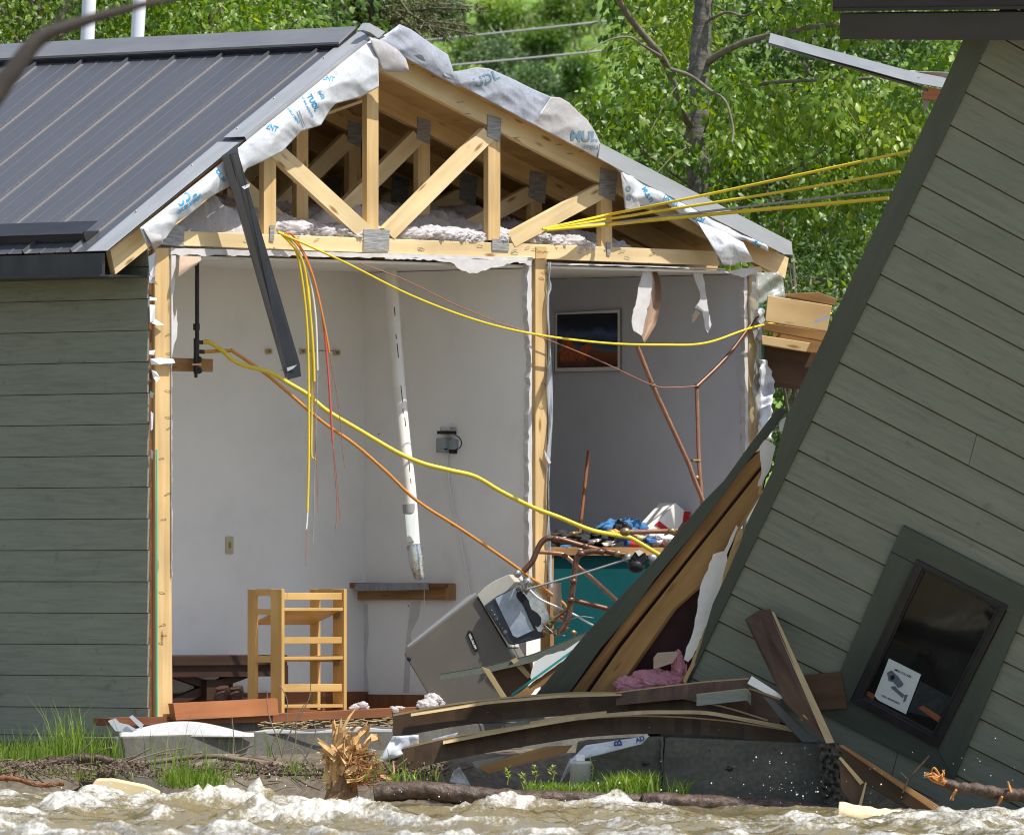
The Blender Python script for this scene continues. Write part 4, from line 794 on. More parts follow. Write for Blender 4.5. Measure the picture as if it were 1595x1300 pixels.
# bent dark trim hanging from the left rake
ht = thing('hanging_trim', GP(458, 590, -.2), 'long dark bent metal trim hanging down from the left roof edge', 'metal trim')
m = MB(); m.prism([GP(346, 244, -.16), GP(372, 240, -.22), GP(446, 586, -.22), GP(440, 560, -.19)], EX * .004); m.prism([GP(346, 244, -.16), GP(360, 240, -.20), GP(450, 588, -.24), GP(444, 588, -.19)], EX * -.003, None)
m.build('side_flange', M['roof_metal'], ht)  # grey here, black on the other flange: light and shade put into the colours
m = MB(); m.prism([GP(358, 240, -.20), GP(371, 238, -.16), GP(467, 566, -.16), GP(469, 586, -.17), GP(449, 591, -.2)], EX * .004); m.build('face_flange', M['black_plastic'], ht)
m = MB(); m.prism([GP(346, 243, -.162), GP(372, 225, -.12), GP(384, 258, -.12), GP(362, 268, -.17)], EX * .004); m.build('crumpled_top', M['dark_metal'], ht)
m = MB(); m.prism([GP(376, 291, -.215), GP(389, 286, -.215), GP(388, 291, -.22), GP(380, 295, -.22)], EX * -.002); m.prism([GP(436, 576, -.2), GP(462, 568, -.2), GP(456, 574, -.2), GP(448, 578, -.2)], EX * -.003)
m.build('torn_metal', M['trim_metal'], ht)

g = 'cables hanging from the bottom chord of the truss'
Y_ = M['yellow']
tube_thing('cable', [(432, 361), (440, 366), (461, 391), (474, 462), (480, 550), (481, 699), (479, 797)], -.05, .0062, Y_, 'longest yellow cable of the hanging bundle, reaching below the copper pipe', 'cable', g)
tube_thing('cable', [(479, 797), (478, 815), (477, 824)], -.05, .005, M['white_wire'], 'white stripped tip below the longest hanging yellow cable', 'cable', g)
tube_thing('cable', [(477.5, 823), (477, 850), (476.5, 880)], -.05, .0022, M['copper_wire'], 'bare copper wire end hanging lowest of all, under the white tip', 'wire', g)
tube_thing('cable', [(436, 362), (470, 404), (482, 478), (488, 550), (489.5, 594)], -.06, .0066, Y_, 'yellow hanging cable ending just under the tip of the dark hanging trim', 'cable', g)
tube_thing('cable', [(489.5, 590), (490, 640), (494, 740), (496, 800)], -.06, .0020, M['copper_wire'], 'thin brown bare wire hanging out of the shorter yellow cable', 'wire', g)
tube_thing('cable', [(438, 362), (474, 412), (484, 500), (486, 600), (485, 700), (487, 713), (491, 715)], -.045, .0058, M['yellow_hose'], 'pale yellow hanging cable with a hooked lower end', 'cable', g)
tube_thing('cable', [(440, 363), (452, 372), (478, 420), (491, 488), (494.5, 577)], -.055, .0058, M['white_wire'], 'white cable hanging in the middle of the yellow bundle', 'cable', g)
tube_thing('cable', [(494.5, 575), (493, 640), (490, 740), (488, 845)], -.055, .0026, M['grey_wire'], 'thin grey wire hanging out of the white cable', 'wire', g)
tube_thing('cable', [(446, 364), (457, 368), (481, 411), (501, 485), (511, 577), (515, 640), (518, 688)], -.065, .0060, M['red_wire'], 'red cable at the right edge of the hanging bundle', 'cable', g)
tube_thing('cable', [(518, 686), (522, 740), (525, 790), (523, 824)], -.065, .0026, M['copper_wire'], 'thin pinkish wire hanging below the end of the red cable', 'wire', g)
tube_thing('cable', [(520, 700), (526, 760), (530, 815)], -.067, .0022, M['copper_wire'], 'fine brown wire curling right of the pinkish wire under the red cable', 'wire', g)
tube_thing('cable', [(443, 363), (466, 384), (485, 424), (498, 472), (508, 520), (513, 550)], -.07, .0055, M['orange_wire'], 'orange yellow cable hanging beside the red cable, ending above it', 'cable', g)
tube_thing('cable', [(513, 548), (518, 580), (526, 620), (533, 690), (537, 730)], -.07, .0022, M['copper_wire'], 'thin bare wire swinging out to the right under the orange cable', 'wire', g)
tube_thing('sagging_cable', [(433, 362), (470, 378), (540, 410), (640, 460), (740, 498), (830, 520), (940, 534), (1030, 537), (1100, 534), (1180, 508), (1295, 488)], -.09, .0062, Y_, 'long yellow cable sagging across both rooms to the timber pile', 'cable')
tube_thing('thin_wire', [(560, 410), (600, 424), (640, 440), (700, 470), (770, 500), (830, 520), (930, 560), (1015, 599), (1050, 603), (1085, 601)], -.04, .0030, M['copper_wire'], 'thin reddish wire running under the sagging yellow cable to the copper pipes', 'wire')
g = 'cables stretched from the attic to the tilted building'
def stretched(pts, r, mt, label):
    n = len(pts); P = [GP(a, b_, -.10 - .1 * i / n) if a < 1000 else at(a, b_, 59.6 - 1.0 * (a - 1000) / 415) for i, (a, b_) in enumerate(pts)]
    m = MB(); m.tube(smooth_path(P, 6), r, 8); return tag(m.build('stretched_cable', mt), label, 'cable', g)
stretched([(845, 357), (900, 345), (955, 333), (1000, 324), (1123, 298.5), (1270, 267), (1416, 235.5)], .0078, Y_, 'uppermost yellow cable stretched from the attic to the tilted building')
stretched([(846, 357), (900, 349), (955, 340), (1000, 333), (1180, 305), (1300, 285), (1402, 267.5)], .0078, Y_, 'second yellow cable from the top stretched to the tilted building')
stretched([(850, 357), (905, 351), (955, 347), (1000, 342), (1180, 320), (1300, 306), (1390, 295.5)], .0068, M['grey_wire'], 'grey cable stretched between the yellow ones to the tilted building')
stretched([(850, 358), (905, 353), (955, 349), (1000, 344.5), (1149, 330), (1270, 319), (1384, 308.5)], .0105, Y_, 'lowest and thickest yellow cable stretched to the tilted building')

# black gas pipe on the back wall
gp = thing('gas_manifold', GP(306, 590, .55), 'black iron gas pipe with fittings fixed to a wooden block on the back wall', 'pipe')
vb = .55
m = MB(); m.tube([GP(307, 405, vb), GP(307, 545, vb)], .0115, 10); gm = m.build('pipe', M['black_iron'], gp)
m = MB(); m.tube([GP(306, 504, vb), GP(306, 514, vb)], .018, 10); m.tube([GP(306, 527, vb), GP(306, 582, vb)], .0155, 10); m.tube([GP(306, 533, vb), GP(318, 533, vb)], .011, 8); m.tube([GP(306, 547, vb), GP(318, 548, vb)], .011, 8)
for y in (560, 577): m.ball(GP(310, y, vb - .01), .018, n=8, m=6)
m.tube([GP(305.5, 580, vb), GP(305, 588, vb)], .009, 8); m.build('tee_fittings', M['black_iron'], gp)
m = MB(); m.prism([GP(268, 557, vb + .03), GP(332, 559, vb + .03), GP(332, 579, vb + .03), GP(266, 578, vb + .03)], EX * .04); m.build('mounting_block', M['lumber_old'], gp, bevel=.002)
m = MB(); m.prism([GP(299, 566, vb - .018), GP(314, 566, vb - .018), GP(314, 569, vb - .018), GP(299, 569, vb - .018)], EX * .002); m.build('pipe_strap', M['copper'], gp)
m = MB(); pts = smooth_path([GP(x, y, v_) for x, y, v_ in ((316, 533, .55), (326, 533, .53), (345, 545, .5), (370, 565, .46), (420, 580, .38), (450, 597, .33), (480, 615, .28), (510, 640, .22), (560, 670, .15), (620, 705, .05), (660, 722, 0), (700, 732, -.06), (740, 742, -.1), (780, 765, -.14), (830, 790, -.18), (870, 805, -.2), (920, 825, -.2), (960, 833, -.2), (978, 836, -.2), (992, 843, -.2), (1027, 864, -.2))], 14)
m.tube(pts, .014, 10, rad=[.0118 + .0010 * (i % 2) for i in range(len(pts))]); tag(m.build('gas_hose', M['yellow_hose']), 'thick yellow corrugated gas hose running down across both rooms', 'hose')
tube_thing('copper_tube', [(316, 548), (358, 546), (364, 548), (420, 587), (500, 655), (550, 690), (600, 733), (650, 780), (720, 825), (800, 880), (850, 918), (876, 938), (881, 946)], [.55, .5, .49, .42, .34, .28, .22, .16, .08, .02, -.02, -.05, -.05], .0092, M['copper_coat'], 'orange coated copper tube running diagonally from the gas pipe to the boiler pipes', 'pipe')
# clips on the back wall
for i, (x, y, lb) in enumerate(((419, 547, 'small yellow pipe clip on the back wall left of the hanging cables'), (472, 547, 'small yellow pipe clip partly behind the hanging yellow cables'), (525, 549, 'small yellow pipe clip on the back wall right of the red cable'))):
    c = thing('pipe_clip', GP(x, y + 6, 1.27), lb, 'clip', 'clips on the back wall')
    m = MB(); m.box(GP(x, y, 1.275), GX * .014, ZA * .014, EX * .012); m.build('clip_base', M['ivory'], c)
    m = MB(); m.ball(GP(x + 1, y, 1.262), .010, n=7, m=5); m.build('clip_screw', M['brass'], c)
m = MB(); m.tube([GP(480, 546, 1.262), GP(523, 546, 1.262)], .003, 5); tag(m.build('wall_wire', M['grey_wire']), 'short thin wire between two yellow clips on the back wall', 'wire')
# vent pipe
pv = thing('vent_pipe', GP(653, 900, .3), 'white plastic vent pipe hanging at a slant from the ceiling with a torn foil end', 'pipe')
m = MB(); P = [GP(x, y, v_) for x, y, v_ in ((608, 405, .62), (612, 470, .56), (620, 580, .46), (630, 690, .37), (638, 760, .32), (645, 855, .26))]; m.tube(smooth_path(P, 5), .034, 18); m.build('pipe_tube', M['pvc'], pv)
m = MB(); m.tube([GP(637, 785, .302), GP(638, 799, .298)], .0352, 18); m.build('grey_band', M['grey_wire'], pv)
m = MB(); m.sheet(lambda s, t: GP(631 + 15 * s + 3.4 * t, 801 + t * 42, .258 - .012 * math.sin(s * 3.14) - .01 * t), 6, 2); m.build('label', M['card'], pv)
m = MB()
for (x, y, l) in ((613.5, 478, 14), (616.2, 520, 8), (618, 535, 22), (624, 600, 26), (627, 636, 8), (630, 650, 14), (636, 715, 20), (639, 745, 8)): m.prism([GP(x, y, .50 - (y - 470) * .00087), GP(x + 1.2, y, .50 - (y - 470) * .00087), GP(x + 1.2 + l * .1, y + l, .5 - (y + l - 470) * .00087), GP(x + l * .1, y + l, .5 - (y + l - 470) * .00087)], EX * .001)
m.build('printed_marks', M['black_plastic'], pv)
m = MB(); P = [GP(x, y, v_) for x, y, v_ in ((645, 848, .26), (648, 868, .25), (650, 885, .245), (654, 902, .24))]; m.tube(smooth_path(P, 4), .037, 14, rad=[.041, .042, .041, .040, .041, .040, .038, .036, .036, .034, .032, .030, .026]); m.build('foil_end', M['foil'], pv)
# control box on the partition
cb = thing('control_box', UPl(700, 706, up - .02), 'grey electrical control box with a small transformer on the partition wall', 'control box')
def upbox(mb, x0, x1, y0, y1, d, d0=.0): mb.prism([UPl(x0, y0, up - .002 - d0), UPl(x1, y0, up - .002 - d0), UPl(x1, y1, up - .002 - d0), UPl(x0, y1, up - .002 - d0)], -GX * d)
m = MB(); upbox(m, 689, 704, 682, 705, .05); upbox(m, 704, 714, 684, 700, .03); m.build('box', mat('box_grey', (.22, .27, .28), (.28, .33, .34), rough=.5), cb, bevel=.003)
m = MB(); upbox(m, 695, 711, 665, 672, .05); m.build('transformer', M['chrome'], cb, bevel=.002)
m = MB(); upbox(m, 692, 711, 671, 676, .055); upbox(m, 692, 697, 698, 700, .004, .05); upbox(m, 706, 712, 700, 706, .03); m.build('black_connectors', M['black_plastic'], cb)
m = MB(); m.tube(smooth_path([UPl(x, y, up - .05) for x, y in ((709, 677), (716, 682), (719, 690), (716, 697), (710, 700))], 6), .003, 6); m.build('loop_wire', M['black_plastic'], cb)
m = MB(); m.tube(smooth_path([UPl(x, y, up - .02) for x, y in ((697, 706), (697, 730), (703, 775), (712, 820), (721, 860), (728, 900), (732, 930), (736, 960))], 6), .0058, 7); tag(m.build('hanging_cord', M['white_wire']), 'white cord hanging from the control box down to the boiler', 'cord')
ls = thing('light_switch', GP(358, 862, 1.28), 'ivory switch plate on the back wall above the shelf', 'switch')
m = MB(); m.prism([GP(353, 835, 1.28), GP(364, 835, 1.28), GP(364, 862, 1.28), GP(353, 862, 1.28)], EX * .008); m.build('plate', M['ivory'], ls, bevel=.002)
m = MB(); m.prism([GP(357, 844, 1.277), GP(360, 844, 1.277), GP(360, 853, 1.277), GP(357, 853, 1.277)], EX * .003); m.build('toggle', M['brass'], ls)
# ledge with metal strap
lg = thing('wall_ledge', UPl(630, 935, up - .05), 'broken wooden ledge with a grey metal strap on the partition wall', 'ledge')
m = MB(); upbox(m, 555, 706, 912, 934, .05); upbox(m, 706, 710, 909, 934, .055); m.build('ledger_board', M['lumber_old'], lg)
m = MB(); m.prism([UPl(545, 907, up - .003), UPl(709, 908, up - .003), UPl(709, 914, up - .003), UPl(545, 915, up - .003)], -GX * .11); m.build('ledge_board', M['redwood'], lg)
m = MB(); m.prism([UPl(553, 908, up - .115), UPl(668, 907, up - .115), UPl(668, 918, up - .115), UPl(553, 920, up - .115)], -GX * .003); m.build('metal_strap', M['steel'], lg)
m = MB(); m.tube(smooth_path([UPl(x, y, up - .10) for x, y in ((661, 918), (661, 935), (664, 955), (669, 967))], 5), .0022, 5); tag(m.build('thin_string', M['white_wire']), 'thin white string dangling under the metal strapped ledge', 'string')

# torn strips of drywall paper
def fdw(s, t):
    c = [(1012, 415), (1006, 440), (1000, 470), (993, 505), (990, 524)]; c2 = [(1024, 414), (1029, 440), (1031, 470), (1018, 505), (1000, 532)]
    a, b_ = lerp_poly(c, t), lerp_poly(c2, t); return GP(a[0] + (b_[0] - a[0]) * s, a[1] + (b_[1] - a[1]) * s, .06 + .04 * math.sin(s * 3 + t * 2))
tg = thing('torn_paper_strip', GP(998, 530, .06), 'wide torn strip of drywall paper hanging from the ceiling, brown on its right half', 'torn paper', 'torn strips of drywall paper')
m = MB(); m.prism([GP(x, y, .05) for x, y in ragged([(1003, 414), (1014, 416), (1016, 440), (1012, 470), (1003, 505), (999, 524), (996, 520), (987, 514), (984, 500), (990, 470), (997, 440)], 1, 6)], EX * .003); m.build('white_side', M['drywall_lit'], tg)
m = MB(); m.sheet(lambda s, t: (lambda a, b_: GP(a[0] + (b_[0] - a[0]) * s, a[1] + (b_[1] - a[1]) * s, .06 + .05 * math.sin(s * 3)))(lerp_poly([(1013, 416), (1016, 440), (1012, 470), (1003, 505), (1000, 525)], t), lerp_poly([(1022, 416), (1029, 440), (1031, 468), (1022, 505), (1004, 535)], t)), 8, 20); m.build('brown_side', M['paper_back'], tg)
tg = thing('torn_paper_strip', GP(1104, 518, .06), 'narrow white torn strip of drywall paper with a brown flap, near the right wall', 'torn paper', 'torn strips of drywall paper')
m = MB(); m.prism([GP(x, y, .05) for x, y in ragged([(1079, 424), (1094, 421), (1100, 460), (1108, 505), (1103, 519), (1098, 508), (1094, 485), (1083, 480), (1090, 470), (1091, 455), (1084, 440)], .8, 6)], EX * .003); m.build('white_side', M['drywall_lit'], tg)
m = MB(); m.prism([GP(x, y, .055) for x, y in ragged([(1084, 482), (1090, 488), (1082, 500), (1077, 503), (1079, 490)], .6, 5)], EX * .002); m.build('brown_flap', M['paper_back'], tg)
tg = thing('torn_paper_strip', GP(288, 430, .04), 'curled tan scrap of drywall paper beside the corner stud, above the black gas pipe', 'torn paper', 'torn strips of drywall paper')
m = MB(); m.sheet(lambda s, t: GP(280 + 33 * s - 2 * t, 398 + 33 * t * (1 - .75 * s) + 2 * s, -.02 - .05 * math.sin(t * 2)), 8, 8); m.build('brown_side', M['paper_back'], tg)
m = MB(); m.prism([GP(x, y, -.06) for x, y in ((302, 414), (312, 400), (314, 404), (306, 413))], EX * .002); m.build('white_edge', M['drywall_lit'], tg)

# framed picture on the right wall
pc = thing('framed_picture', UPl(916, 580, ur - .01), 'framed picture of an orange plain under a dark blue sky on the right wall', 'picture')
q = [(865, 487), (968, 481), (968, 578), (864, 580)]
m = MB(); m.prism([UPl(x, y, ur - .004) for x, y in q], -GX * .012); m.build('mat_board', M['drywall'], pc)
m = MB()
for e in range(4):
    a, b_ = q[e], q[(e + 1) % 4]; cx, cy = 916, 531; f_ = .985
    i0 = (cx + (a[0] - cx) * f_, cy + (a[1] - cy) * f_); i1 = (cx + (b_[0] - cx) * f_, cy + (b_[1] - cy) * f_)
    m.prism([UPl(p[0], p[1], ur - .014) for p in (a, b_, i1, i0)], -GX * .006)
m.build('frame', mat('frame_grey', (.22, .22, .23), rough=.3), pc)
mpn, tp, bpn = nmat('picture_print'); N = tp.nodes.new; L = tp.links.new
tcg = N('ShaderNodeNewGeometry'); sx_ = N('ShaderNodeSeparateXYZ'); L(tcg.outputs['Position'], sx_.inputs[0])
z_hi, z_lo = UPl(916, 489, ur).z, UPl(916, 572, ur).z
mrz = N('ShaderNodeMapRange'); mrz.inputs[1].default_value = z_lo; mrz.inputs[2].default_value = z_hi; L(sx_.outputs[2], mrz.inputs[0])
nzp = N('ShaderNodeTexNoise'); nzp.inputs['Scale'].default_value = 9; nzp.inputs['Detail'].default_value = 5; L(tcg.outputs['Position'], nzp.inputs['Vector'])
adp = N('ShaderNodeMath'); adp.operation = 'MULTIPLY_ADD'; L(nzp.outputs[0], adp.inputs[0]); adp.inputs[1].default_value = .28; L(mrz.outputs[0], adp.inputs[2])
rpp = N('ShaderNodeValToRGB'); L(adp.outputs[0], rpp.inputs[0]); els = rpp.color_ramp.elements
els[0].position = .10; els[0].color = (.03, .01, .006, 1); els[1].position = 1.0; els[1].color = (.004, .006, .016, 1)
for p_, c_ in ((.28, (.16, .045, .012, 1)), (.42, (.20, .06, .015, 1)), (.47, (.10, .14, .20, 1)), (.62, (.015, .05, .14, 1)), (.78, (.06, .10, .20, 1)), (.88, (.010, .018, .05, 1))):
    x_ = els.new(p_); x_.color = c_
L(rpp.outputs[0], bpn.inputs['Base Color']); bpn.inputs['Roughness'].default_value = .25
m = MB(); m.prism([UPl(x, y, ur - .0165) for x, y in ((868, 490), (962, 487), (962, 571), (868, 573))], -GX * .001); m.build('print', mpn, pc)
m = MB()
for pts in ([(872, 562), (874, 535), (882, 520), (890, 530), (898, 545), (896, 562)], [(896, 556), (905, 540), (918, 534), (924, 541), (915, 548), (912, 562), (903, 562)]): m.prism([UPl(x, y, ur - .018) for x, y in pts], -GX * .0006)
m.build('painted_figures', mat('paint_orange', (.50, .15, .03), (.25, .06, .015), (40, 40, 1), rough=.5), pc)

# pole leaning in the right room
m = MB(); m.tube([GP(917, 702, .5), GP(903, 830, .42)], .0095, 8); tag(m.build('wooden_pole', M['redwood']), 'brown wooden pole leaning against the dark wall behind the counter', 'pole')
# copper pipes in the right room
cy = thing('copper_pipes', GP(1096, 780, 0), 'two long copper pipes joined at the bottom in front of the right wall', 'pipe')
m = MB(); m.tube(smooth_path([GP(x, y, .10 - (y - 540) * .0004) for x, y in ((993, 540), (1018, 602), (1048, 668), (1072, 720), (1080, 742), (1096, 782))], 5), .0125, 10); m.build('pipe', M['copper'], cy)
m = MB(); m.tube(smooth_path([GP(x, y, .05 - (y - 600) * .0002) for x, y in ((1085, 600), (1087, 655), (1089, 720), (1094, 785))], 5), .0115, 10); m.build('pipe', M['copper'], cy)
m = MB(); m.tube(smooth_path([GP(x, y, -.02) for x, y in ((1186, 490), (1177, 494), (1165, 512), (1130, 558), (1085, 602))], 5), .011, 10); m.build('pipe', M['copper_old'], cy)
m = MB()
for (x, y, r) in ((1086, 601, .017), (1017, 600, .017), (1088, 718, .017), (1085, 744, .016), (1178, 493, .015)):
    m = MB(); m.ball(GP(x, y, .03), r, n=8, m=6); m.build('fitting', M['brass'], cy)
m = MB(); m.tube([GP(1078, 717, .02), GP(1088, 717, .02)], .008, 7); m.build('fitting', M['brass'], cy)

# ------------------------------------------------------------------ boiler torn off the wall, and its pipes
YB = 59.75
bo = thing('boiler', at(690, 1105, YB), 'tall grey floor boiler tipped over with a dark control head', 'boiler')
def apr(mb, pts, Y, d, ax=None): mb.prism([at(x, y, Y) for x, y in pts], Vector((.06 * d / .3 if d > .1 else 0, d, 0)), ax)
m = MB(); apr(m, [(636, 1009), (742, 927), (812, 1046), (790, 1100), (689, 1118), (629, 1018)], YB, .34); body = m.build('body', M['boiler'], bo, bevel=.006)
m = MB(); apr(m, [(636, 1007), (742, 925), (741, 922.5), (730, 927), (634, 1005)], YB + .01, .02); m.build('panel_rim', M['trim_metal'], bo)
m = MB(); m.ball(at(637, 1026, YB - .004), .012, (1, .3, 1), n=9, m=6); m.build('bolt', M['black_plastic'], body)
m = MB(); apr(m, [(743, 926), (755, 914), (770, 904), (793, 894), (803, 906), (764, 946), (778, 974), (788, 998), (792, 1008)], YB - .015, .3); m.build('top_cap', M['boiler_cap'], bo, bevel=.008)
m = MB(); apr(m, [(754, 943), (774, 928), (802, 914), (818, 920), (862, 985), (848, 992), (800, 1004), (793, 1003), (775, 975)], YB - .05, .03); hd = m.build('control_head', mat('head_dark', (.03, .037, .05), (.045, .055, .07), rough=.35), bo, bevel=.006)
m = MB(); apr(m, [(771, 932), (803, 915), (832, 981), (806, 993), (799, 990)], YB - .058, .008); m.build('display', M['display'], hd, bevel=.002)
m = MB()
for i in range(5): m.ball(at(766 + i * 4.2, 950 + i * 7, YB - .053), .0042, (1, .4, 1), n=7, m=5)
m.ball(at(787, 984, YB - .053), .013, (1, .5, 1), n=10, m=6); m.build('buttons', M['steel'], hd)
m = MB(); m.ball(at(782, 972, YB - .054), .004, n=6, m=4); m.build('warning_light', M['red_paint'], hd)
m = MB(); apr(m, [(803, 914), (812, 903), (822, 905), (845, 930), (858, 965), (862, 985), (838, 984)], YB - .06, .02); m.build('pipe_shroud', M['chrome'], hd, bevel=.004)
m = MB()
apr(m, [(x / 5.696 + 620, y / 5.696 + 860) for x, y in ((1050, 360), (1080, 345), (1120, 370), (1160, 425), (1170, 470), (1185, 505), (1235, 535), (1272, 580), (1270, 635), (1238, 664), (1200, 640), (1168, 590), (1152, 520), (1122, 480), (1075, 430), (1050, 390))], YB - .066, .006)
m.build('shroud_opening', M['black_plastic'], hd)
m = MB(); apr(m, [(728, 984), (730, 981.5), (734, 982), (745, 1009), (744.5, 1013), (741, 1014.5), (738, 1012), (727.5, 988)], YB - .006, .006); npl = m.build('name_plate', M['black_plastic'], bo, bevel=.001)
def onat(px, py, ang, Y):
    c, s_ = math.cos(ang), math.sin(ang); return lambda x, y: at(px + x * c + y * s_, py + x * s_ - y * c, Y)
text_obj('WEIL-McLAIN', onat(736, 998.5, R(66), YB - .0075), 4.6, M['card_white'], npl, 'lettering', bold=.16, sx=.92)

pm_ = thing('boiler_pipes', at(880, 985, YB), 'tangle of brown copper boiler pipes with a small black pump at its right end', 'pipe')
def ptube(px, r, mt, name='pipe', Y=None, par=pm_, k=6, dy=0.0):
    Y = YB - .12 if Y is None else Y
    m = MB(); m.tube(smooth_path([at(x, y, Y + dy * i) for i, (x, y) in enumerate(px)], k), r, 10); return m.build(name, mt, par)
ptube([(815, 890), (829, 874), (836, 858), (843, 845), (850, 839), (858, 838), (874, 840), (912, 851), (952, 860), (978, 865)], .0155, M['copper_old'])
ptube([(834, 859), (850, 860), (872, 862), (882, 866), (897, 879), (930, 907), (963, 937)], .0115, M['copper'], Y=YB - .06)
ptube([(941, 860), (925, 858), (908, 861), (899, 868), (896, 885), (893, 910), (888, 945), (884, 965), (872, 984)], .0165, M['copper_old'], Y=YB - .16)
ptube([(892, 934), (915, 940), (952, 949)], .014, M['copper_old'], Y=YB - .1)
ptube([(966, 828), (1000, 828), (1035, 827), (1056, 826)], .0135, M['copper'], Y=YB - .1)
m = MB()
for (x, y, r, Y) in ((974, 828, .028, -.11), (1046, 827, .022, -.11), (866, 839, .020, -.13), (912, 851, .020, -.13), (880, 865, .016, -.08), (905, 862, .021, -.17), (935, 859, .020, -.17), (889, 934, .021, -.17), (893, 905, .019, -.17), (962, 862, .02, -.13)):
    m = MB(); m.ball(at(x, y, YB + Y), r * .86, (1.25, 1, 1), n=10, m=6); m.build('fitting', M['copper_old'] if x < 960 else M['brass'], pm_)
m = MB(); apr(m, [(984, 866), (992, 856), (1006, 861), (1008, 872), (996, 884)], YB - .19, .07); m.ball(at(991, 881, YB - .16), .042, (1.1, 1, .9), n=12, m=8); m.build('pump', M['black_plastic'], pm_, bevel=.004)
m = MB(); m.ball(at(978, 868, YB - .14), .026, n=8, m=6, bump=.5); m.ball(at(1016, 871, YB - .14), .03, (1, .6, 1), n=10, m=6); m.build('pump_flange', M['steel'], pm_)
m = MB(); apr(m, [(989, 858), (996, 856), (1003, 860), (995, 866)], YB - .195, .004); m.build('pump_sticker', M['card_white'], pm_)
m = MB(); m.ball(at(820, 910, YB - .1), .036, n=9, m=7, bump=1.2); m.ball(at(813, 915, YB - .09), .022, n=8, m=6, bump=1); m.ball(at(806, 893, YB - .09), .022, n=8, m=6); m.build('steel_coupling', M['chrome'], pm_)
m = MB()
for (x, y, r) in ((862, 965, .02), (856, 972, .018), (875, 955, .016), (850, 984, .022), (866, 984, .025), (880, 978, .018), (893, 985, .016)): m.ball(at(x, y, YB - .12), r, n=8, m=6, bump=.6)
m.tube([at(846, 975, YB - .12), at(888, 945, YB - .14)], .010, 8); m.build('valve', M['brass'], pm_)
m = MB(); m.ball(at(875, 961, YB - .16), .010, n=7, m=5); m.build('valve_handle', M['red_paint'], pm_)
m = MB(); m.tube([at(822, 917, YB - .2), at(900, 895, YB - .21), at(982, 869, YB - .21)], .0055, 7); tag(m.build('steel_rod', M['grey_wire']), 'thin grey rod slanting from the boiler head to the black pump', 'rod')
m = MB(); m.tube(smooth_path([at(x, y, YB - .13) for x, y in ((824, 917), (840, 932), (868, 945), (895, 957), (910, 966), (927, 975))], 6), .0058, 7); tag(m.build('hanging_cord', M['white_wire']), 'white cord running from the boiler head behind the pipes to the green board', 'cord')
m = MB(); m.tube(smooth_path([at(x, y, YB - .14) for x, y in ((868, 978), (885, 966), (905, 960), (925, 962))], 6), .0028, 6); m.tube(smooth_path([at(x, y, YB - .14) for x, y in ((845, 970), (862, 985), (880, 990))], 6), .004, 6); tag(m.build('loose_wires', M['grey_wire']), 'loose thin grey wires curling at the foot of the boiler pipes', 'wire')

# ------------------------------------------------------------------ teal counter and its clutter
ct = thing('counter', H(U(930), .4, ZF), 'teal fronted workshop counter with a worn brown top', 'counter')
u0, u1 = U(861, .22), U(1120, .22); zt_ = GP(930, 852, .22).z
m = MB(); m.hbox(u0, u1, .24, .80, ZF, zt_ - .045); m.build('cabinet_front', M['teal'], ct)
m = MB(); m.hbox(u0 - .05, u1 + .02, .20, .84, zt_ - .045, zt_); m.build('countertop', M['lumber_old'], ct, bevel=.003)
m = MB(); m.hbox(u0 - .03, u0 - .002, .21, .80, ZF, zt_ - .047); m.build('side_panel', M['lumber_old'], ct)
m = MB(); apr(m, [(861, 908), (874, 907), (876, 968), (862, 968)], YB + .02, .02); tag(m.build('small_board', M['paper_back']), 'small tan board standing against the counter behind the boiler pipes', 'board')
def clutter(name, c, mt, label, cat, build):
    m = MB(); build(m); return tag(m.build(name, mt), label, cat, 'clutter on the counter')
def KP(x, y, v=.30): return GP(x, y, v)
clutter('cloth', None, M['denim'], 'blue denim cloth heaped at the back of the counter', 'cloth', lambda m: [m.ball(KP(x, y, .45), r, (1.6, 1, .8), n=12, m=8, bump=.8) for x, y, r in ((945, 826, .045), (960, 820, .05), (975, 818, .045), (990, 822, .04), (955, 832, .05), (970, 830, .05))])
def bk(m):
    for i in range(70): m.ball(KP(858 + random.random() * 95, 838 + random.uniform(-9, 9), .28 + random.random() * .25), random.uniform(.012, .028), (1.5, 1, .7), n=7, m=5, bump=1.2)
clutter('black_cloth', None, M['black_cloth'], 'heap of black cloth and straps along the left of the counter', 'cloth', bk)
def bk2(m):
    for i in range(6): m.ball(KP(962 + i * 3, 818 + random.uniform(-3, 6), .36), .026, n=8, m=6, bump=1)
clutter('dark_bag', None, M['black_cloth'], 'small dark bag in front of the denim cloth', 'bag', bk2)
def pb(m):
    for i in range(26): m.ball(KP(1005 + random.random() * 42, 840 + random.uniform(-8, 8), .26 + random.random() * .1), random.uniform(.012, .03), (1.3, 1, .8), n=7, m=5, bump=1.5)
clutter('plastic_bag', None, M['bag_plastic'], 'crumpled pinkish plastic bag near the right end of the counter', 'bag', pb)
cn = thing('red_can', KP(985, 853, .22), 'small red can lying on the counter beside the yellow hose', 'can', 'clutter on the counter')
m = MB(); m.tube([KP(979, 846, .22), KP(993, 848, .22)], .017, 12); m.build('can_body', M['red_paint'], cn)
m = MB(); m.tube([KP(974.5, 845.5, .22), KP(979, 846, .22)], .0165, 12); m.build('can_lid', mat('blue_cap', (.03, .09, .3), rough=.4), cn)
bx_ = thing('carton', KP(1035, 830, .5), 'white carton with red printed panels tilted against the wall on the counter', 'box', 'clutter on the counter')
m = MB(); m.prism([KP(x, y, .42) for x, y in ((1052, 783), (1072, 800), (1050, 832), (1012, 826))], EX * .12); m.build('box_body', M['card_white'], bx_)
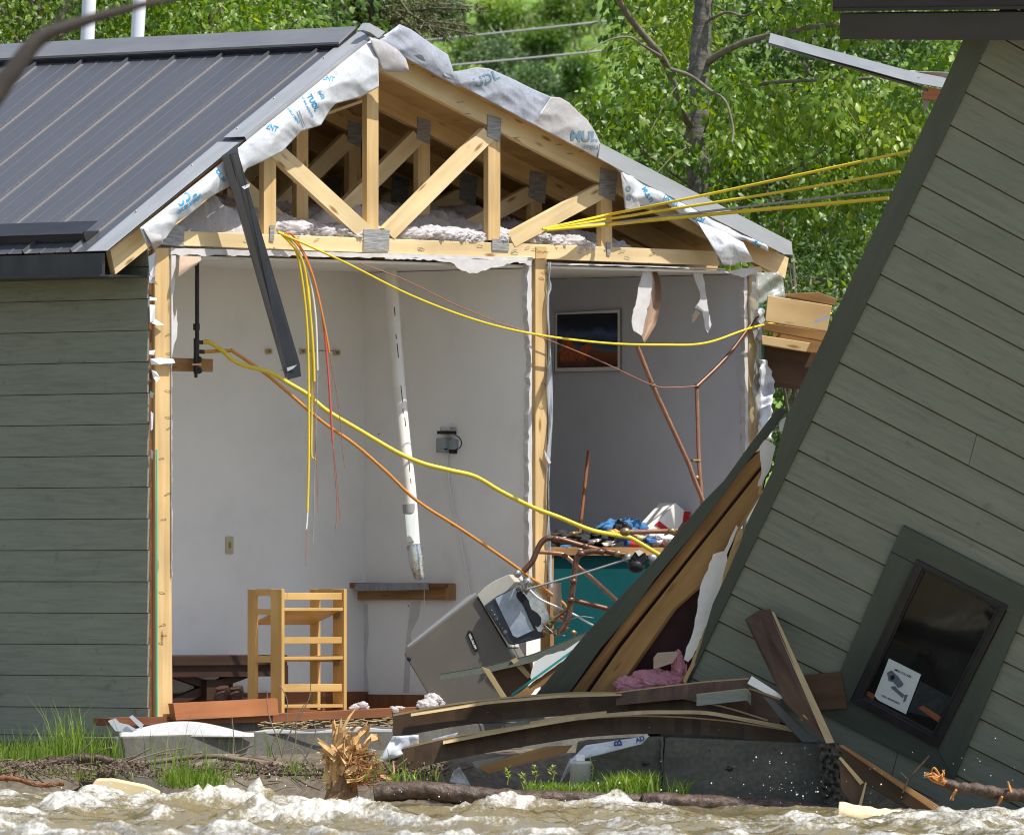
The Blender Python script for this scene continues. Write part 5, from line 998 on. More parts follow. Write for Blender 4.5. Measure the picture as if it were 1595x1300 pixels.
m = MB(); m.prism([KP(x, y, .415) for x, y in ((1027, 811), (1042, 823), (1037, 827), (1020, 817))], EX * .003); m.prism([KP(x, y, .415) for x, y in ((1066, 796), (1076, 797), (1072, 812), (1064, 814))], EX * .003); m.build('printed_panel', M['red_paint'], bx_)
m = MB(); m.prism([KP(x, y, .46) for x, y in ((1050, 784), (1054, 783), (1012, 826), (1005, 828))], EX * .05); m.build('box_flap', M['drywall'], bx_)
SMALL = ((868, 836, 'white_cup', 'card_white', 'small white torn wrapper at the left end of the counter', 'wrapper'), (925, 842, 'tin', 'chrome', 'shiny crushed tin among the black cloth', 'tin'), (905, 853, 'tin', 'steel', 'flat grey tin under the yellow hose', 'tin'),
         (945, 846, 'wrapper', 'card_white', 'white paper wrapper in the middle of the counter, left of the red can', 'wrapper'), (880, 851, 'blue_packet', 'denim', 'small blue packet at the front edge of the counter', 'packet'), (996, 836, 'tape_roll', 'ivory', 'small pale roll behind the red can', 'tape'), (958, 830, 'orange_tool', 'copper_coat', 'orange handled tool lying before the dark bag', 'tool'), (1012, 842, 'blue_packet', 'denim', 'blue label scrap beside the plastic bag', 'packet'), (895, 830, 'brass_part', 'brass', 'little brass fitting on the black cloth', 'fitting'))
for x, y, nm_, mt_, lb, ca in SMALL:
    clutter(nm_, None, M[mt_], lb, ca, lambda m: [m.ball(KP(x + random.uniform(-5, 5), y + random.uniform(-2, 3), .20 + random.random() * .06), random.uniform(.009, .018), (1.5, 1, .7), n=7, m=5, bump=1.3) for i in range(5)])

# ------------------------------------------------------------------ wooden folding shelf, bench, things on the floor
sh = thing('wooden_shelf', H(U(470), .2, ZF), 'light wooden folding shelf with slatted sides standing at the open edge of the floor', 'shelf')
v0, v1 = .05, .31; ul, ur_ = U(441, v0), U(538, v0)
def zpy(y, v): return GP(470, y, v).z
z0, z1 = ZF - .01, zpy(917, v0)
def stile(u, va, vb_, za, zb_): 
    m = MB(); m.hbox(u - .011, u + .011, va, vb_, za, zb_, ZA); return m.build('stile', M['shelfwood'], sh, bevel=.002)
for u in (ul, ur_):
    stile(u, v0, v0 + .085, z0, z1); stile(u, v1 - .06, v1, z0 + .02, z1)
    m = MB()
    for (ya, yb) in ((917, 928), (948, 957), (1021, 1031)): m.hbox(u - .009, u + .009, v0 + .085, v1 - .06, zpy(yb, v0), zpy(ya, v0), EX)
    m.build('side_rails', M['shelfwood'], sh)
for (ya, yb) in ((923, 934), (992, 1002), (1065, 1077)):
    m = MB(); m.hbox(ul + .011, ur_ - .011, v0 + .012, v0 + .028, zpy(yb, v0), zpy(ya, v0), GX); m.build('front_rail', M['shelfwood'], sh, bevel=.002)
for i, (ya, dz) in enumerate(((946, -.075), (1022, -.012), (1097, .0))):
    z = zpy(ya, v0); m = MB(); m.prism([H(ul + .012, v0 + .005, z), H(ur_ - .012, v0 + .005, z), H(ur_ - .012, v1 - .02, z + dz), H(ul + .012, v1 - .02, z + dz)], Vector((0, 0, -.017)), GX); m.build('shelf_board', M['shelfwood'], sh, bevel=.002)
m = MB()
for y in (950, 1023): m.hbox(ur_ - .03, ur_ - .026, v0 + .03, v0 + .06, zpy(y + 14, v0), zpy(y, v0))
m.build('hinge', M['brass'], sh)
be = thing('dark_bench', H(U(350), 1.0, ZF), 'dark brown bench with crossed legs along the back wall', 'bench')
vbn = .85; zb1 = GP(350, 1020, vbn).z
m = MB(); m.hbox(U(240, vbn), U(448, vbn), vbn, 1.24, zb1 - .055, zb1, GX); m.build('bench_top', M['darkwood'], be, bevel=.004)
m = MB(); m.hbox(U(240, vbn), U(444, vbn), vbn + .02, vbn + .05, zb1 - .115, zb1 - .055, GX); m.build('apron', M['darkwood'], be)
for a, b_ in ((438, 449), (413, 423)):
    m = MB(); m.hbox(U(a, vbn), U(b_, vbn), vbn + (.0 if a > 430 else .3), vbn + .06 + (.0 if a > 430 else .3), ZF - .02, zb1 - .055, ZA); m.build('leg', M['darkwood'], be)
for (x0, y0, x1, y1) in ((262, 1046, 330, 1070), (330, 1068, 415, 1036), (262, 1096, 330, 1068), (330, 1070, 415, 1100)):
    m = MB(); m.beam(GP(x0, y0, vbn + .1), GP(x1, y1, vbn + .1), .04, .045); m.build('cross_brace', M['darkwood'], be)
m = MB(); gpr(m, [(322, 1058), (348, 1058), (348, 1090), (322, 1090)], vbn + .05, vbn + .15); m.build('centre_block', M['darkwood'], be)
for (dx, lb) in ((0, 'brown leather boot lying under the dark bench, its left one'), (22, 'brown leather boot lying under the dark bench, nearer the shelf')):
    b0 = thing('leather_boot', GP(342 + dx, 1096, .5), lb, 'boot', 'boots under the bench')
    m = MB(); m.tube(smooth_path([GP(336 + dx, 1092, .5), GP(342 + dx, 1090, .5), GP(347 + dx, 1080, .52), GP(346 + dx, 1070, .52)], 5), .03, 10, rad=[.018 + .018 * min(1, i / 5) for i in range(16)]); m.build('upper', M['leather'], b0)
    m = MB(); m.tube([GP(333 + dx, 1097, .5), GP(351 + dx, 1096, .52)], .014, 8); m.build('sole', M['black_plastic'], b0)
def heap(name, px, py, v, r, n, mt, label, cat='insulation', group='tufts of insulation on the floor'):
    m = MB(); tuft(m, GP(px, py, v), r, n, .45); return tag(m.build(name, mt), label, cat, group)
def wool(px0, px1, py, v, h, n, label):
    m = MB(); s_ = 1 / 295; nk = max(2, int((px1 - px0) / 17))
    for k in range(nk * 4):
        a = random.uniform(.04, .96); hh = max(5, h * math.sin(math.pi * a)); r_ = random.uniform(4, 9) * min(1, hh / 14)
        m.puff(GP(px0 + (px1 - px0) * a, py - random.uniform(.1, .95) * max(0, hh - r_), v + random.uniform(-.05, .05)), r_ * s_, (1.4, 1.2, .9), 40, 26)
    return tag(m.build('insulation_tuft', M['insulation']), label, 'insulation', 'tufts of insulation on the floor')
wool(646, 722, 1102, .0, 26, 260, 'big fluffy tuft of pale insulation under the tipped boiler')
wool(541, 585, 1103, .08, 13, 160, 'small grey tuft of insulation between the shelf and the boiler')
wool(598, 640, 1106, .0, 9, 140, 'low white tuft of insulation right behind the sill, left of the biggest tuft')
# ------------------------------------------------------------------ debris in front
def strip_board(name, cl, hgt, Y0, Y1, mt, label, thick=.02, cat='board', group='loose boards in front of the house', edge_=True, lean=-.02, th2=None):
    """a bowed board: pixel centre line, pixel height (number or [start, end]), standing on edge"""
    n = 48; pts = [lerp_poly(cl, i / n) for i in range(n + 1)]
    for _ in range(3): pts = [pts[0]] + [((a[0] + 2 * b_[0] + c[0]) / 4, (a[1] + 2 * b_[1] + c[1]) / 4) for a, b_, c in zip(pts, pts[1:], pts[2:])] + [pts[-1]]
    h0, h1 = hgt if isinstance(hgt, (list, tuple)) else (hgt, hgt)
    o = thing(name, at(pts[n // 2][0], pts[n // 2][1] + h0 / 2, (Y0 + Y1) / 2), label, cat, group)
    m = MB(); e = MB()
    top = []; bot = []
    for i, (x, y) in enumerate(pts):
        k = i / n; Y = Y0 + (Y1 - Y0) * k; h = (h0 + (h1 - h0) * k) / 2
        top.append(at(x, y - h, Y - lean)); bot.append(at(x, y + h, Y + lean))
    d = Vector((0, thick, 0)); vs = []
    for t_, b_ in zip(top, bot): vs += [t_, b_, b_ + d, t_ + d]
    fs = []
    for i in range(n):
        a, c = i * 4, (i + 1) * 4
        fs += [(a, a + 1, c + 1, c), (a + 1, a + 2, c + 2, c + 1), (a + 2, a + 3, c + 3, c + 2)]
    fs += [(0, 3, 2, 1), (n * 4, n * 4 + 1, n * 4 + 2, n * 4 + 3)]
    ax = (top[-1] - top[0]).normalized(); m.add(vs, fs, ax); m.build('board_face', mt, o)
    vs = []
    for t_ in top: vs += [t_ + Vector((0, -.002, -.006)), t_ + Vector((0, -.002, .003)), t_ + d + Vector((0, .002, .003)), t_ + d + Vector((0, .002, -.006))]
    fs = [(i * 4 + j, i * 4 + j + 1, (i + 1) * 4 + j + 1, (i + 1) * 4 + j) for i in range(n) for j in range(3)]
    e.add(vs, fs, ax); e.build('top_edge', M['edgewood'] if edge_ is True else edge_, o)
    return o
BB = M['brownboard']; BR = M['brownboard_red']
strip_board('bowed_board', [(612, 1131), (700, 1114), (800, 1102), (900, 1095), (985, 1096), (1060, 1103), (1130, 1117), (1196, 1138)], [36, 34], 57.9, 57.35, BB, 'upper long bowed brown board arching in front of the boiler')
strip_board('bowed_board', [(606, 1188), (700, 1165), (800, 1148), (900, 1133), (985, 1128), (1060, 1129), (1140, 1135), (1254, 1152)], [38, 22], 57.5, 57.05, BB, 'lower long bowed brown board resting on the concrete block')
strip_board('thin_batten', [(640, 1113), (760, 1094), (870, 1084), (968, 1081)], 4, 57.83, 57.5, M['edgewood'], 'pale thin batten along the front of the upper bowed board', .006)
strip_board('thin_batten', [(690, 1156), (800, 1135), (900, 1118), (1000, 1109), (1100, 1109), (1240, 1136)], 5, 57.42, 57.0, M['edgewood'], 'pale thin batten on top of the lower bowed board', .012)
strip_board('thin_batten', [(825, 1128), (880, 1118), (945, 1111)], 7, 57.55, 57.45, M['edgewood'], 'short pale batten wedged between the two bowed boards', .02)
strip_board('broken_board', [(960, 1088), (1040, 1079), (1100, 1073), (1166, 1069)], [20, 26], 57.5, 57.4, BR, 'reddish brown board lying behind the upper bowed board at its right')
strip_board('broken_board', [(1100, 1094), (1130, 1090), (1170, 1092), (1215, 1108)], 40, 57.6, 57.5, BR, 'wide reddish brown board behind the white shard')
strip_board('siding_scrap', [(1085, 1090), (1120, 1086), (1164, 1081), (1170, 1090)], 18, 57.3, 57.3, M['siding_left'], 'grey green siding scrap lying on the upper bowed board', .012)
strip_board('siding_scrap', [(686, 1054), (760, 1042), (830, 1025), (916, 990)], [8, 14], 58.9, 58.6, M['trim_green'], 'long green trim board lying against the tipped boiler', .10, edge_=M['trim_green'])
plank('siding_scrap', [(750, 1038), (762, 1042), (794, 1092), (784, 1092)], 58.7, .02, M['edgewood'], 'pale wood strip propped under the green trim board, left one', 'board', 'loose boards in front of the house', bev=.001)
plank('siding_scrap', [(795, 1028), (804, 1024), (828, 1052), (822, 1056)], 58.75, .02, M['edgewood'], 'pale wood strip propped under the green trim board, right one', 'board', 'loose boards in front of the house', bev=.001)
plank('broken_board', [(764, 1040), (830, 1020), (830, 1060), (800, 1088), (788, 1088)], 58.85, .03, BR, 'dark brown board in the shade under the green trim board', 'board', 'loose boards in front of the house')
tsl = thing('teal_board', at(850, 1080, 58.5), 'splintered board with white face and bright teal edge leaning on the green corner board', 'board')
m = MB(); m.prism([at(x, y, 58.45) for x, y in ragged([(826, 1055), (832, 1030), (850, 1020), (880, 1012), (905, 996), (903, 1010), (870, 1034), (830, 1062)], .8, 8)], Vector((0, .02, 0))); m.build('white_face', M['drywall'], tsl)
m = MB(); m.beam(at(797, 1082, 58.4), at(906, 1003, 58.4), .012, .012); m.build('teal_edge', M['teal_edge'], tsl)
m = MB(); m.prism([at(x, y, 58.46) for x, y in ragged([(800, 1084), (905, 1008), (890, 1030), (850, 1062), (820, 1086)], 1.5, 8)], Vector((0, .02, 0))); m.build('splintered_back', M['lumber_old'], tsl)
plank('broken_board', [(744, 1194), (800, 1176), (850, 1162), (892, 1160), (882, 1172), (815, 1190), (760, 1204)], 57.25, .03, M['lumber_old'], 'splintered tan board end under the lower bowed board', 'board', 'loose boards in front of the house', bev=0)
plank('siding_scrap', [(735, 1186), (788, 1176), (754, 1212)], 57.3, .015, M['siding_left'], 'triangular green siding corner poking out under the lower bowed board', 'board', 'loose boards in front of the house', bev=0)
plank('siding_scrap', [(786, 1128), (830, 1118), (826, 1132), (790, 1142)], 57.7, .02, M['siding_left'], 'small green siding piece showing between the two bowed boards', 'board', 'loose boards in front of the house', bev=0)
for k, (x, y, Y) in enumerate(((640, 1128, 57.86), (760, 1112, 57.72), (905, 1100, 57.6), (700, 1168, 57.44), (850, 1143, 57.33), (1010, 1134, 57.2), (1120, 1138, 57.1))):
    o = tag((lambda mm: (mm.tube([at(x, y, Y + .03), at(x + random.uniform(-2, 2), y - random.uniform(1, 4), Y - .03)], .0022, 5), mm.build('bent_nail', M['steel']))[1])(MB()), 'small bent nail sticking out of one of the two bowed boards', 'nail', 'nails in the bowed boards')
# plank leaning on the tilted wall
lp = thing('leaning_plank', at(1260, 1155, 56.9), 'brown plank with a pale edge leaning against the tilted wall', 'plank')
ax = (at(1300, 1155, 56.8) - at(1200, 955, 57.0)).normalized()
m = MB(); m.prism([WP(1160, 964, .1), WP(1182, 950, .1), WP(1200, 948, .1), at(1288, 1156, 56.75), at(1222, 1094, 56.85)], Vector((0, .02, 0)), ax); m.build('face', BR, lp, bevel=.002)
m = MB(); m.prism([WP(1198, 950, .105), WP(1206, 953, .105), at(1300, 1156, 56.74), at(1287, 1157, 56.74)], Vector((0, .03, 0)), ax); m.build('pale_edge', M['edgewood'], lp)
m = MB(); m.prism([WP(1215, 1056, .06), WP(1308, 1047, .06), WP(1319, 1103, .06), WP(1235, 1108, .06)], -WN * .02); bd = m.build('board_face', BR, tag_ := None) if False else m.build('short_board', BR, bevel=.002); tag(bd, 'short wide brown board lying behind the leaning plank by the window corner', 'board')
plank('slate_strip', [(1188, 1084), (1206, 1090), (1276, 1156), (1250, 1156), (1210, 1112)], 56.95, .02, mat('slate_grey', (.06, .065, .07), (.09, .09, .09), (8, 8, 1), rough=.4), 'dark grey strip lying across the boards under the leaning plank', 'board')
plank('white_shard', [(1164, 1064), (1171, 1052), (1196, 1068), (1226, 1088), (1218, 1088), (1190, 1078)], 56.95, .008, M['card_white'], 'sharp white triangular shard on the board pile', 'shard')
plank('torn_chip', [(1246, 1117), (1252, 1112), (1259, 1120), (1260, 1125), (1254, 1121), (1248, 1123)], 56.85, .01, M['edgewood'], 'small pale wood chip lying on the dark grey strip', 'wood chip')
for pts, Y, mt, lb in (([(1306, 1162), (1322, 1168), (1480, 1274), (1480, 1290), (1400, 1252), (1330, 1210)], 56.3, BB, 'long dark board sliding into the river beside the concrete block'),
                       ([(1306, 1160), (1314, 1160), (1474, 1262), (1492, 1278), (1478, 1279)], 56.25, M['lumber_old'], 'narrow brown board on top of the long dark board at the river edge'),
                       ([(1307, 1186), (1340, 1212), (1348, 1222), (1342, 1250), (1334, 1262), (1310, 1230)], 56.2, BR, 'short reddish board beside the broken end of the concrete block'),
                       ([(1348, 1217), (1350, 1219), (1340, 1264), (1334, 1264)], 56.15, M['edgewood'], 'thin pale strip standing at the end of the short reddish board'),
                       ([(1306, 1180), (1310, 1178), (1346, 1218), (1340, 1222)], 56.17, M['edgewood'], 'thin pale strip lying along the top of the short reddish board')):
    plank('river_board', pts, Y, .03, mt, lb, 'board', 'boards at the river edge')
# concrete block
cbk = thing('concrete_block', at(1120, 1270, 57.0), 'dark wet block of broken concrete foundation with a vertical crack', 'concrete')
m = MB(); m.prism([at(x, y, 56.95) for x, y in ((900, 1154), (1032, 1147), (1034, 1340), (860, 1340))], Vector((.05, .55, 0))); m.build('block_half', M['concrete_wet'], cbk, bevel=.006)
m = MB(); m.prism([at(x, y, 56.90) for x, y in ((1036, 1148), (1296, 1158), (1300, 1340), (1040, 1340), (1033, 1190))], Vector((.05, .55, 0))); m.build('block_half', M['concrete_wet'], cbk, bevel=.006)
m = MB()
P = ragged([(1278, 1160), (1300, 1158), (1306, 1180), (1308, 1210), (1326, 1240), (1332, 1262), (1300, 1270), (1285, 1230), (1276, 1200)], 2.5, 8); m.prism([at(x, y, 56.80) for x, y in P], Vector((.02, .3, 0))); 
m.sheet(lambda s, t: at(1276 + 30 * s + 26 * t * t * (.4 + .6 * s) + 3 * mnoise.noise(Vector((s * 5, t * 14, 2))), 1158 + 112 * t, 56.78 - .05 * math.sin(s * 3) + .05 * mnoise.noise(Vector((s * 6, t * 16, 1))) + .03 * mnoise.noise(Vector((s * 15, t * 40, 3)))), 16, 50)
m.build('broken_end', mat('broken_concrete', (.12, .11, .085), (.05, .045, .035), (20, 20, 20), 'Pos', rough=.9, bump=1.0), cbk)
m = MB()
for x, y in ((1136, 1197), (1005, 1188), (1105, 1168), (1208, 1168)): m.ball(at(x, y, 56.9), .018 if y > 1180 else .006, (1, .35, .7), n=9, m=6, bump=.8)
m.build('form_tie_hole', M['black_iron'], cbk)
m = MB(); P = ragged([(1031, 1148), (1033, 1190), (1036, 1235)], 1.2, 6); m.tube([at(x, y, 56.93) for x, y in P], .007, 6); m.build('crack', mat('crack_mortar', (.22, .21, .19), (.03, .03, .03), (3, 14, 1), 'Pos', rough=.9), cbk)
# white sheets, wrap with blue print, pot
m = MB(); m.sheet(lambda s, t: at(186 + 210 * s, 1141 - 18 * math.sin(math.pi * min(1, s * 1.05)) ** 1.2 + 6 * t * 1.0 + (18 * math.sin(math.pi * min(1, s * 1.05)) ** 1.2) * t + .3 * s, 58.05 + .5 * s - .05 * t), 30, 6); tag(m.build('fallen_drywall', M['white_sheet'], solid=.006), 'bowed white wall panel lying on the foundation under the corner stud', 'panel')
m = MB(); m.sheet(lambda s, t: at(395 + 215 * s, 1139 - 7 * s - 5 * math.sin(s * 11) * (1 - t) * .6 + (4 + 4 * s) * t, 58.6 + .55 * s), 40, 4); tag(m.build('fallen_drywall', M['white_sheet'], solid=.006), 'thin white panel edge lying on the foundation right of the bowed panel', 'panel')
for pts, Y, lb in (([(168, 1122), (180, 1118), (186, 1125), (200, 1128), (214, 1136), (205, 1140), (180, 1138)], 57.9, 'crumpled white scrap at the left end of the foundation'),
                   ([(201, 1116), (206, 1113), (224, 1128), (220, 1135)], 57.88, 'small white paper strip leaning on the foundation corner')):
    plank('paper_scrap', pts, Y, .004, M['wrap'], lb, 'paper', 'white scraps', bev=0)
def scrap(name, P, Y, mt, lb, grp='white scraps', nx=10, ny=8, wr=.03):
    a, b_, c, d = P
    def fn(s, t):
        x = (a[0] * (1 - s) + b_[0] * s) * (1 - t) + (d[0] * (1 - s) + c[0] * s) * t; y = (a[1] * (1 - s) + b_[1] * s) * (1 - t) + (d[1] * (1 - s) + c[1] * s) * t
        return at(x, y, Y + wr * mnoise.noise(Vector((x * .06, y * .06, Y))) + wr * .5 * mnoise.noise(Vector((x * .2, y * .2, 1))))
    m = MB(); m.sheet(fn, nx, ny); return tag(m.build(name, mt, solid=.002), lb, 'paper', grp)
scrap('paper_scrap', [(612, 1146), (652, 1144), (652, 1168), (586, 1190)], 57.5, M['wrap'], 'crumpled white sheet hanging over the end of the lower bowed board')
scrap('paper_scrap', [(674, 1150), (714, 1140), (702, 1158), (668, 1166)], 57.6, M['wrap_back'], 'bluish white scrap between the ends of the bowed boards')
scrap('paper_scrap', [(706, 1200), (716, 1194), (734, 1224), (700, 1218)], 57.2, M['wrap_grey'], 'grey white plastic scrap on the bank under the lower bowed board')
wr_ = scrap('printed_wrap', [(912, 1160), (1012, 1145), (1000, 1158), (884, 1188)], 56.85, M['wrap'], 'white house wrap with blue printing hanging under the lower bowed board', None, 20, 8, .012)
text_obj('B', onat(963, 1157, R(-96), 56.82), 17, mat('ink_navy', (.01, .06, .2), rough=.5), wr_, 'printed_lettering', bold=.6)
text_obj('AD', onat(997, 1151, R(-20), 56.82), 10, bpy.data.materials['ink_navy'], wr_, 'printed_lettering', bold=.5)
scrap('printed_wrap', [(888, 1180), (905, 1182), (884, 1205), (870, 1222)], 56.86, M['wrap_grey'], 'grey tail of house wrap curling down beside the white pot', None)
pt = thing('plastic_pot', at(904, 1224, 56.75), 'white plastic pot with a square cap standing on the grassy bank', 'pot')
cpt = at(904, 1205, 56.75); 
def lathe(mb, c, prof_, n=20):
    vs = [Vector(c) + Vector((r * math.cos(2 * math.pi * k / n), r * math.sin(2 * math.pi * k / n), z)) for r, z in prof_ for k in range(n)]
    mb.add(vs, [(i * n + k, i * n + (k + 1) % n, (i + 1) * n + (k + 1) % n, (i + 1) * n + k) for i in range(len(prof_) - 1) for k in range(n)], None, True)
pw = mat('pot_white', (.55, .54, .52), (.48, .47, .45), (6, 6, 1), rough=.5)
m = MB(); lathe(m, cpt, [(0, -.07), (.052, -.07), (.053, .048), (.056, .05), (.056, .062), (.05, .065), (0, .066)]); m.build('pot_body', pw, pt)
m = MB(); m.box(cpt + Vector((0, 0, .082)), (.022, 0, 0), (0, .022, 0), (0, 0, .016)); m.build('cap', M['card_white'], pt, bevel=.003)
# splintered stump
st = thing('splintered_stump', at(540, 1240, 57.0), 'torn tree stump of pale splintered wood standing at the river edge', 'stump')
m = MB()
def spl(px, w, Y=57.0, mb=None):
    P = smooth_path([at(x, y, Y + random.uniform(-.04, .04)) for x, y in px], 5); n = len(P)
    (mb or m).tube(P, w, 5, rad=[w * (1 - (i / (n - 1)) ** 1.6 * .88) for i in range(n)])
def shard(mb, px, w0, Y, tw=.4):
    P = smooth_path([at(x, y, Y + random.uniform(-.03, .03)) for x, y in px], 4); n = len(P); a0 = random.uniform(-.9, .9); L_ = []; R_ = []
    for i, p in enumerate(P):
        d = (P[min(i + 1, n - 1)] - P[max(i - 1, 0)]).normalized(); s_ = d.cross(Vector((0, 1, 0))).normalized(); q = d.cross(s_); a = a0 + tw * i / n
        w_ = w0 * (1 - (i / (n - 1)) ** 2.2 * .92) * (1 + .25 * mnoise.noise(p * 30)); v_ = (s_ * math.cos(a) + q * math.sin(a)) * w_; L_.append(p + v_); R_.append(p - v_)
    th = Vector((0, .008, 0)); vs = L_ + R_ + [x + th for x in L_] + [x + th for x in R_]
    fs = []
    for i in range(n - 1): fs += [(i, i + 1, n + i + 1, n + i), (2 * n + i, 3 * n + i, 3 * n + i + 1, 2 * n + i + 1), (i, 2 * n + i, 2 * n + i + 1, i + 1), (n + i, n + i + 1, 3 * n + i + 1, 3 * n + i)]
    mb.add(vs, fs, (P[-1] - P[0]).normalized())
for i in range(34):
    a = random.random(); x = 516 + a * 24 + random.gauss(0, 4); l = random.uniform(40, 118) * (1 if a < .75 else .6); k = random.gauss(10, 10); y0 = 1226 + random.uniform(-16, 8)
    shard(m, [(x, y0), (x + random.gauss(0, 3), y0 - l * .4), (x + k * .5, y0 - l * .8), (x + k, y0 - l)], random.uniform(.010, .030), 57.0)
for i in range(9): shard(m, [(536 + random.gauss(0, 5), 1168), (553, 1152 + random.gauss(0, 4)), (572 + random.gauss(0, 4), 1130 + random.gauss(0, 6))], random.uniform(.010, .018), 56.97)
for i in range(8): shard(m, [(522, 1172 + i * 3), (507, 1160 + i * 3), (493 + random.uniform(-4, 6), 1148 + i * 6)], random.uniform(.008, .016), 56.97)
for i in range(7): shard(m, [(540, 1216), (558, 1214), (574 + random.uniform(-5, 8), 1204)], .010, 56.9)
m.build('splintered_wood', M['splinter'], st)
m = MB()
for i in range(60):
    x = 550 + random.gauss(0, 13); y = 1186 + random.gauss(0, 17); shard(m, [(x, y), (x + random.gauss(6, 7), y + random.gauss(-6, 7)), (x + random.gauss(10, 12), y + random.gauss(-6, 12))], random.uniform(.008, .02), 56.95, 1.5)
m.build('torn_core', M['splinter'], st)
m = MB()
for i in range(60):
    x = 556 + random.gauss(0, 13); y = 1200 + random.gauss(0, 14); spl([(x, y), (x + random.gauss(8, 8), y + random.gauss(-2, 7)), (x + random.gauss(14, 14), y + random.gauss(4, 10))], random.uniform(.002, .005), 56.93)
m.build('root_fibres', M['splinter_red'], st)
m = MB(); m.tube(smooth_path([at(532, 1258, 57.0), at(535, 1215, 57.05), at(540, 1170, 57.08)], 4), .07, 10, rad=[.10, .095, .085, .08, .075, .07, .055, .04, .02]); m.build('stump_core', wood('stump_wood', (.34, .20, .09), (.16, .085, .04), grain=40, knots=False, bump=1.0), st)
# logs and driftwood
def log_thing(name, px, Y, r0, r1, mt, label, cat='log', group=None, bump=.25, n=12, k=8):
    P = smooth_path([at(x, y, Y + (i * .0)) for i, (x, y) in enumerate(px)], k); m = MB(); N_ = len(P)
    m.tube(P, r0, n, rad=[(r0 + (r1 - r0) * i / (N_ - 1)) * (1 + bump * mnoise.noise(Vector((i * .35, Y, r0 * 60)))) for i in range(N_)])
    o = m.build(name, mt)
    tx = bpy.data.textures.get('rough_bark') or bpy.data.textures.new('rough_bark', 'CLOUDS'); tx.noise_scale = .03
    return tag(o, label, cat, group)
def rough_log(name, px, Y, r0, r1, mt, label, cat='log', group=None):
    P = smooth_path([at(x, y, Y) for x, y in px], 22); m = MB(); N_ = len(P); n = 18; vs = []
    for i, p in enumerate(P):
        d = (P[min(i + 1, N_ - 1)] - P[max(i - 1, 0)]).normalized(); a = Vector((0, 0, 1)); a = (a - d * a.dot(d)).normalized(); b_ = d.cross(a); r = r0 + (r1 - r0) * i / (N_ - 1)
        for k in range(n):
            t_ = 2 * math.pi * k / n; q = a * math.cos(t_) + b_ * math.sin(t_); pq = p + q * r; pq = Vector((pq.x * .35, pq.y, pq.z)); rr = r * (1 + .16 * mnoise.noise(pq * 14) + .20 * mnoise.noise(pq * 60)); vs.append(p + q * rr)
    m.add(vs, [(i * n + k, i * n + (k + 1) % n, (i + 1) * n + (k + 1) % n, (i + 1) * n + k) for i in range(N_ - 1) for k in range(n)] + [tuple(range(n))[::-1], tuple(range((N_ - 1) * n, N_ * n))], (P[-1] - P[0]).normalized(), True)
    return tag(m.build(name, mt), label, cat, group)
rough_log('floating_log', [(582, 1236), (650, 1230), (720, 1237), (800, 1243), (900, 1246), (1000, 1250)], 56.35, .050, .045, M['bark_wet'], 'long dark wet log lying in the foam along the bank right of the stump')
rough_log('floating_log', [(1000, 1248), (1080, 1252), (1150, 1256), (1240, 1262), (1330, 1274)], 56.3, .05, .05, M['bark_wet'], 'dark wet log in the foam in front of the concrete block')
rough_log('peeled_log', [(1305, 1268), (1370, 1276), (1440, 1284), (1500, 1298)], 55.2, .06, .05, M['freshwood'], 'bright peeled log floating at the lower right corner')
rough_log('floating_log', [(1470, 1296), (1540, 1290), (1640, 1292)], 55.0, .04, .05, M['bark_wet'], 'dark log in the foam at the right edge of the river')
m = MB(); m.prism([at(x, y, 57.0) for x, y in ((140, 1226), (150, 1212), (176, 1212), (226, 1222), (250, 1232), (246, 1246), (205, 1242), (160, 1246), (146, 1240))], Vector((0, .12, .0))); ck = m.build('wood_chunk', M['freshwood'], bevel=.012); tag(ck, 'pale fresh chunk of split wood lying in the water below the grass', 'wood')
log_thing('driftwood_log', [(-40, 1196), (40, 1192), (90, 1186), (140, 1180), (180, 1186), (230, 1190)], 57.75, .030, .022, M['bark_wet'], 'dark twisted driftwood log on the bank below the green siding', 'driftwood', 'driftwood on the bank')
log_thing('driftwood_log', [(230, 1188), (290, 1180), (350, 1177), (400, 1181), (440, 1190)], 57.6, .014, .012, M['driftwood'], 'thin grey driftwood branch on the bank under the foundation', 'driftwood', 'driftwood on the bank')
log_thing('driftwood_log', [(-30, 1212), (20, 1212), (60, 1222), (100, 1220)], 57.4, .014, .012, M['redwood'], 'reddish wet stick at the far left of the bank', 'driftwood', 'driftwood on the bank')
log_thing('driftwood_log', [(340, 1178), (400, 1186), (470, 1196), (520, 1198)], 57.55, .016, .014, M['driftwood'], 'grey driftwood stick leading to the splintered stump', 'driftwood', 'driftwood on the bank')
log_thing('driftwood_log', [(120, 1196), (170, 1200), (190, 1184)], 57.6, .009, .006, M['twig'], 'short forked stick in front of the dark driftwood log', 'driftwood', 'driftwood on the bank')
log_thing('driftwood_log', [(270, 1206), (340, 1196), (420, 1204), (500, 1206)], 57.45, .010, .008, M['bark_wet'], 'wet brown stick lying just above the water left of the stump', 'driftwood', 'driftwood on the bank')
log_thing('driftwood_log', [(200, 1186), (250, 1171), (290, 1164)], 57.3, .0045, .003, M['twig'], 'thin pale twig rising to the right from the dark driftwood', 'twig', 'twigs on the bank', .1, 6)
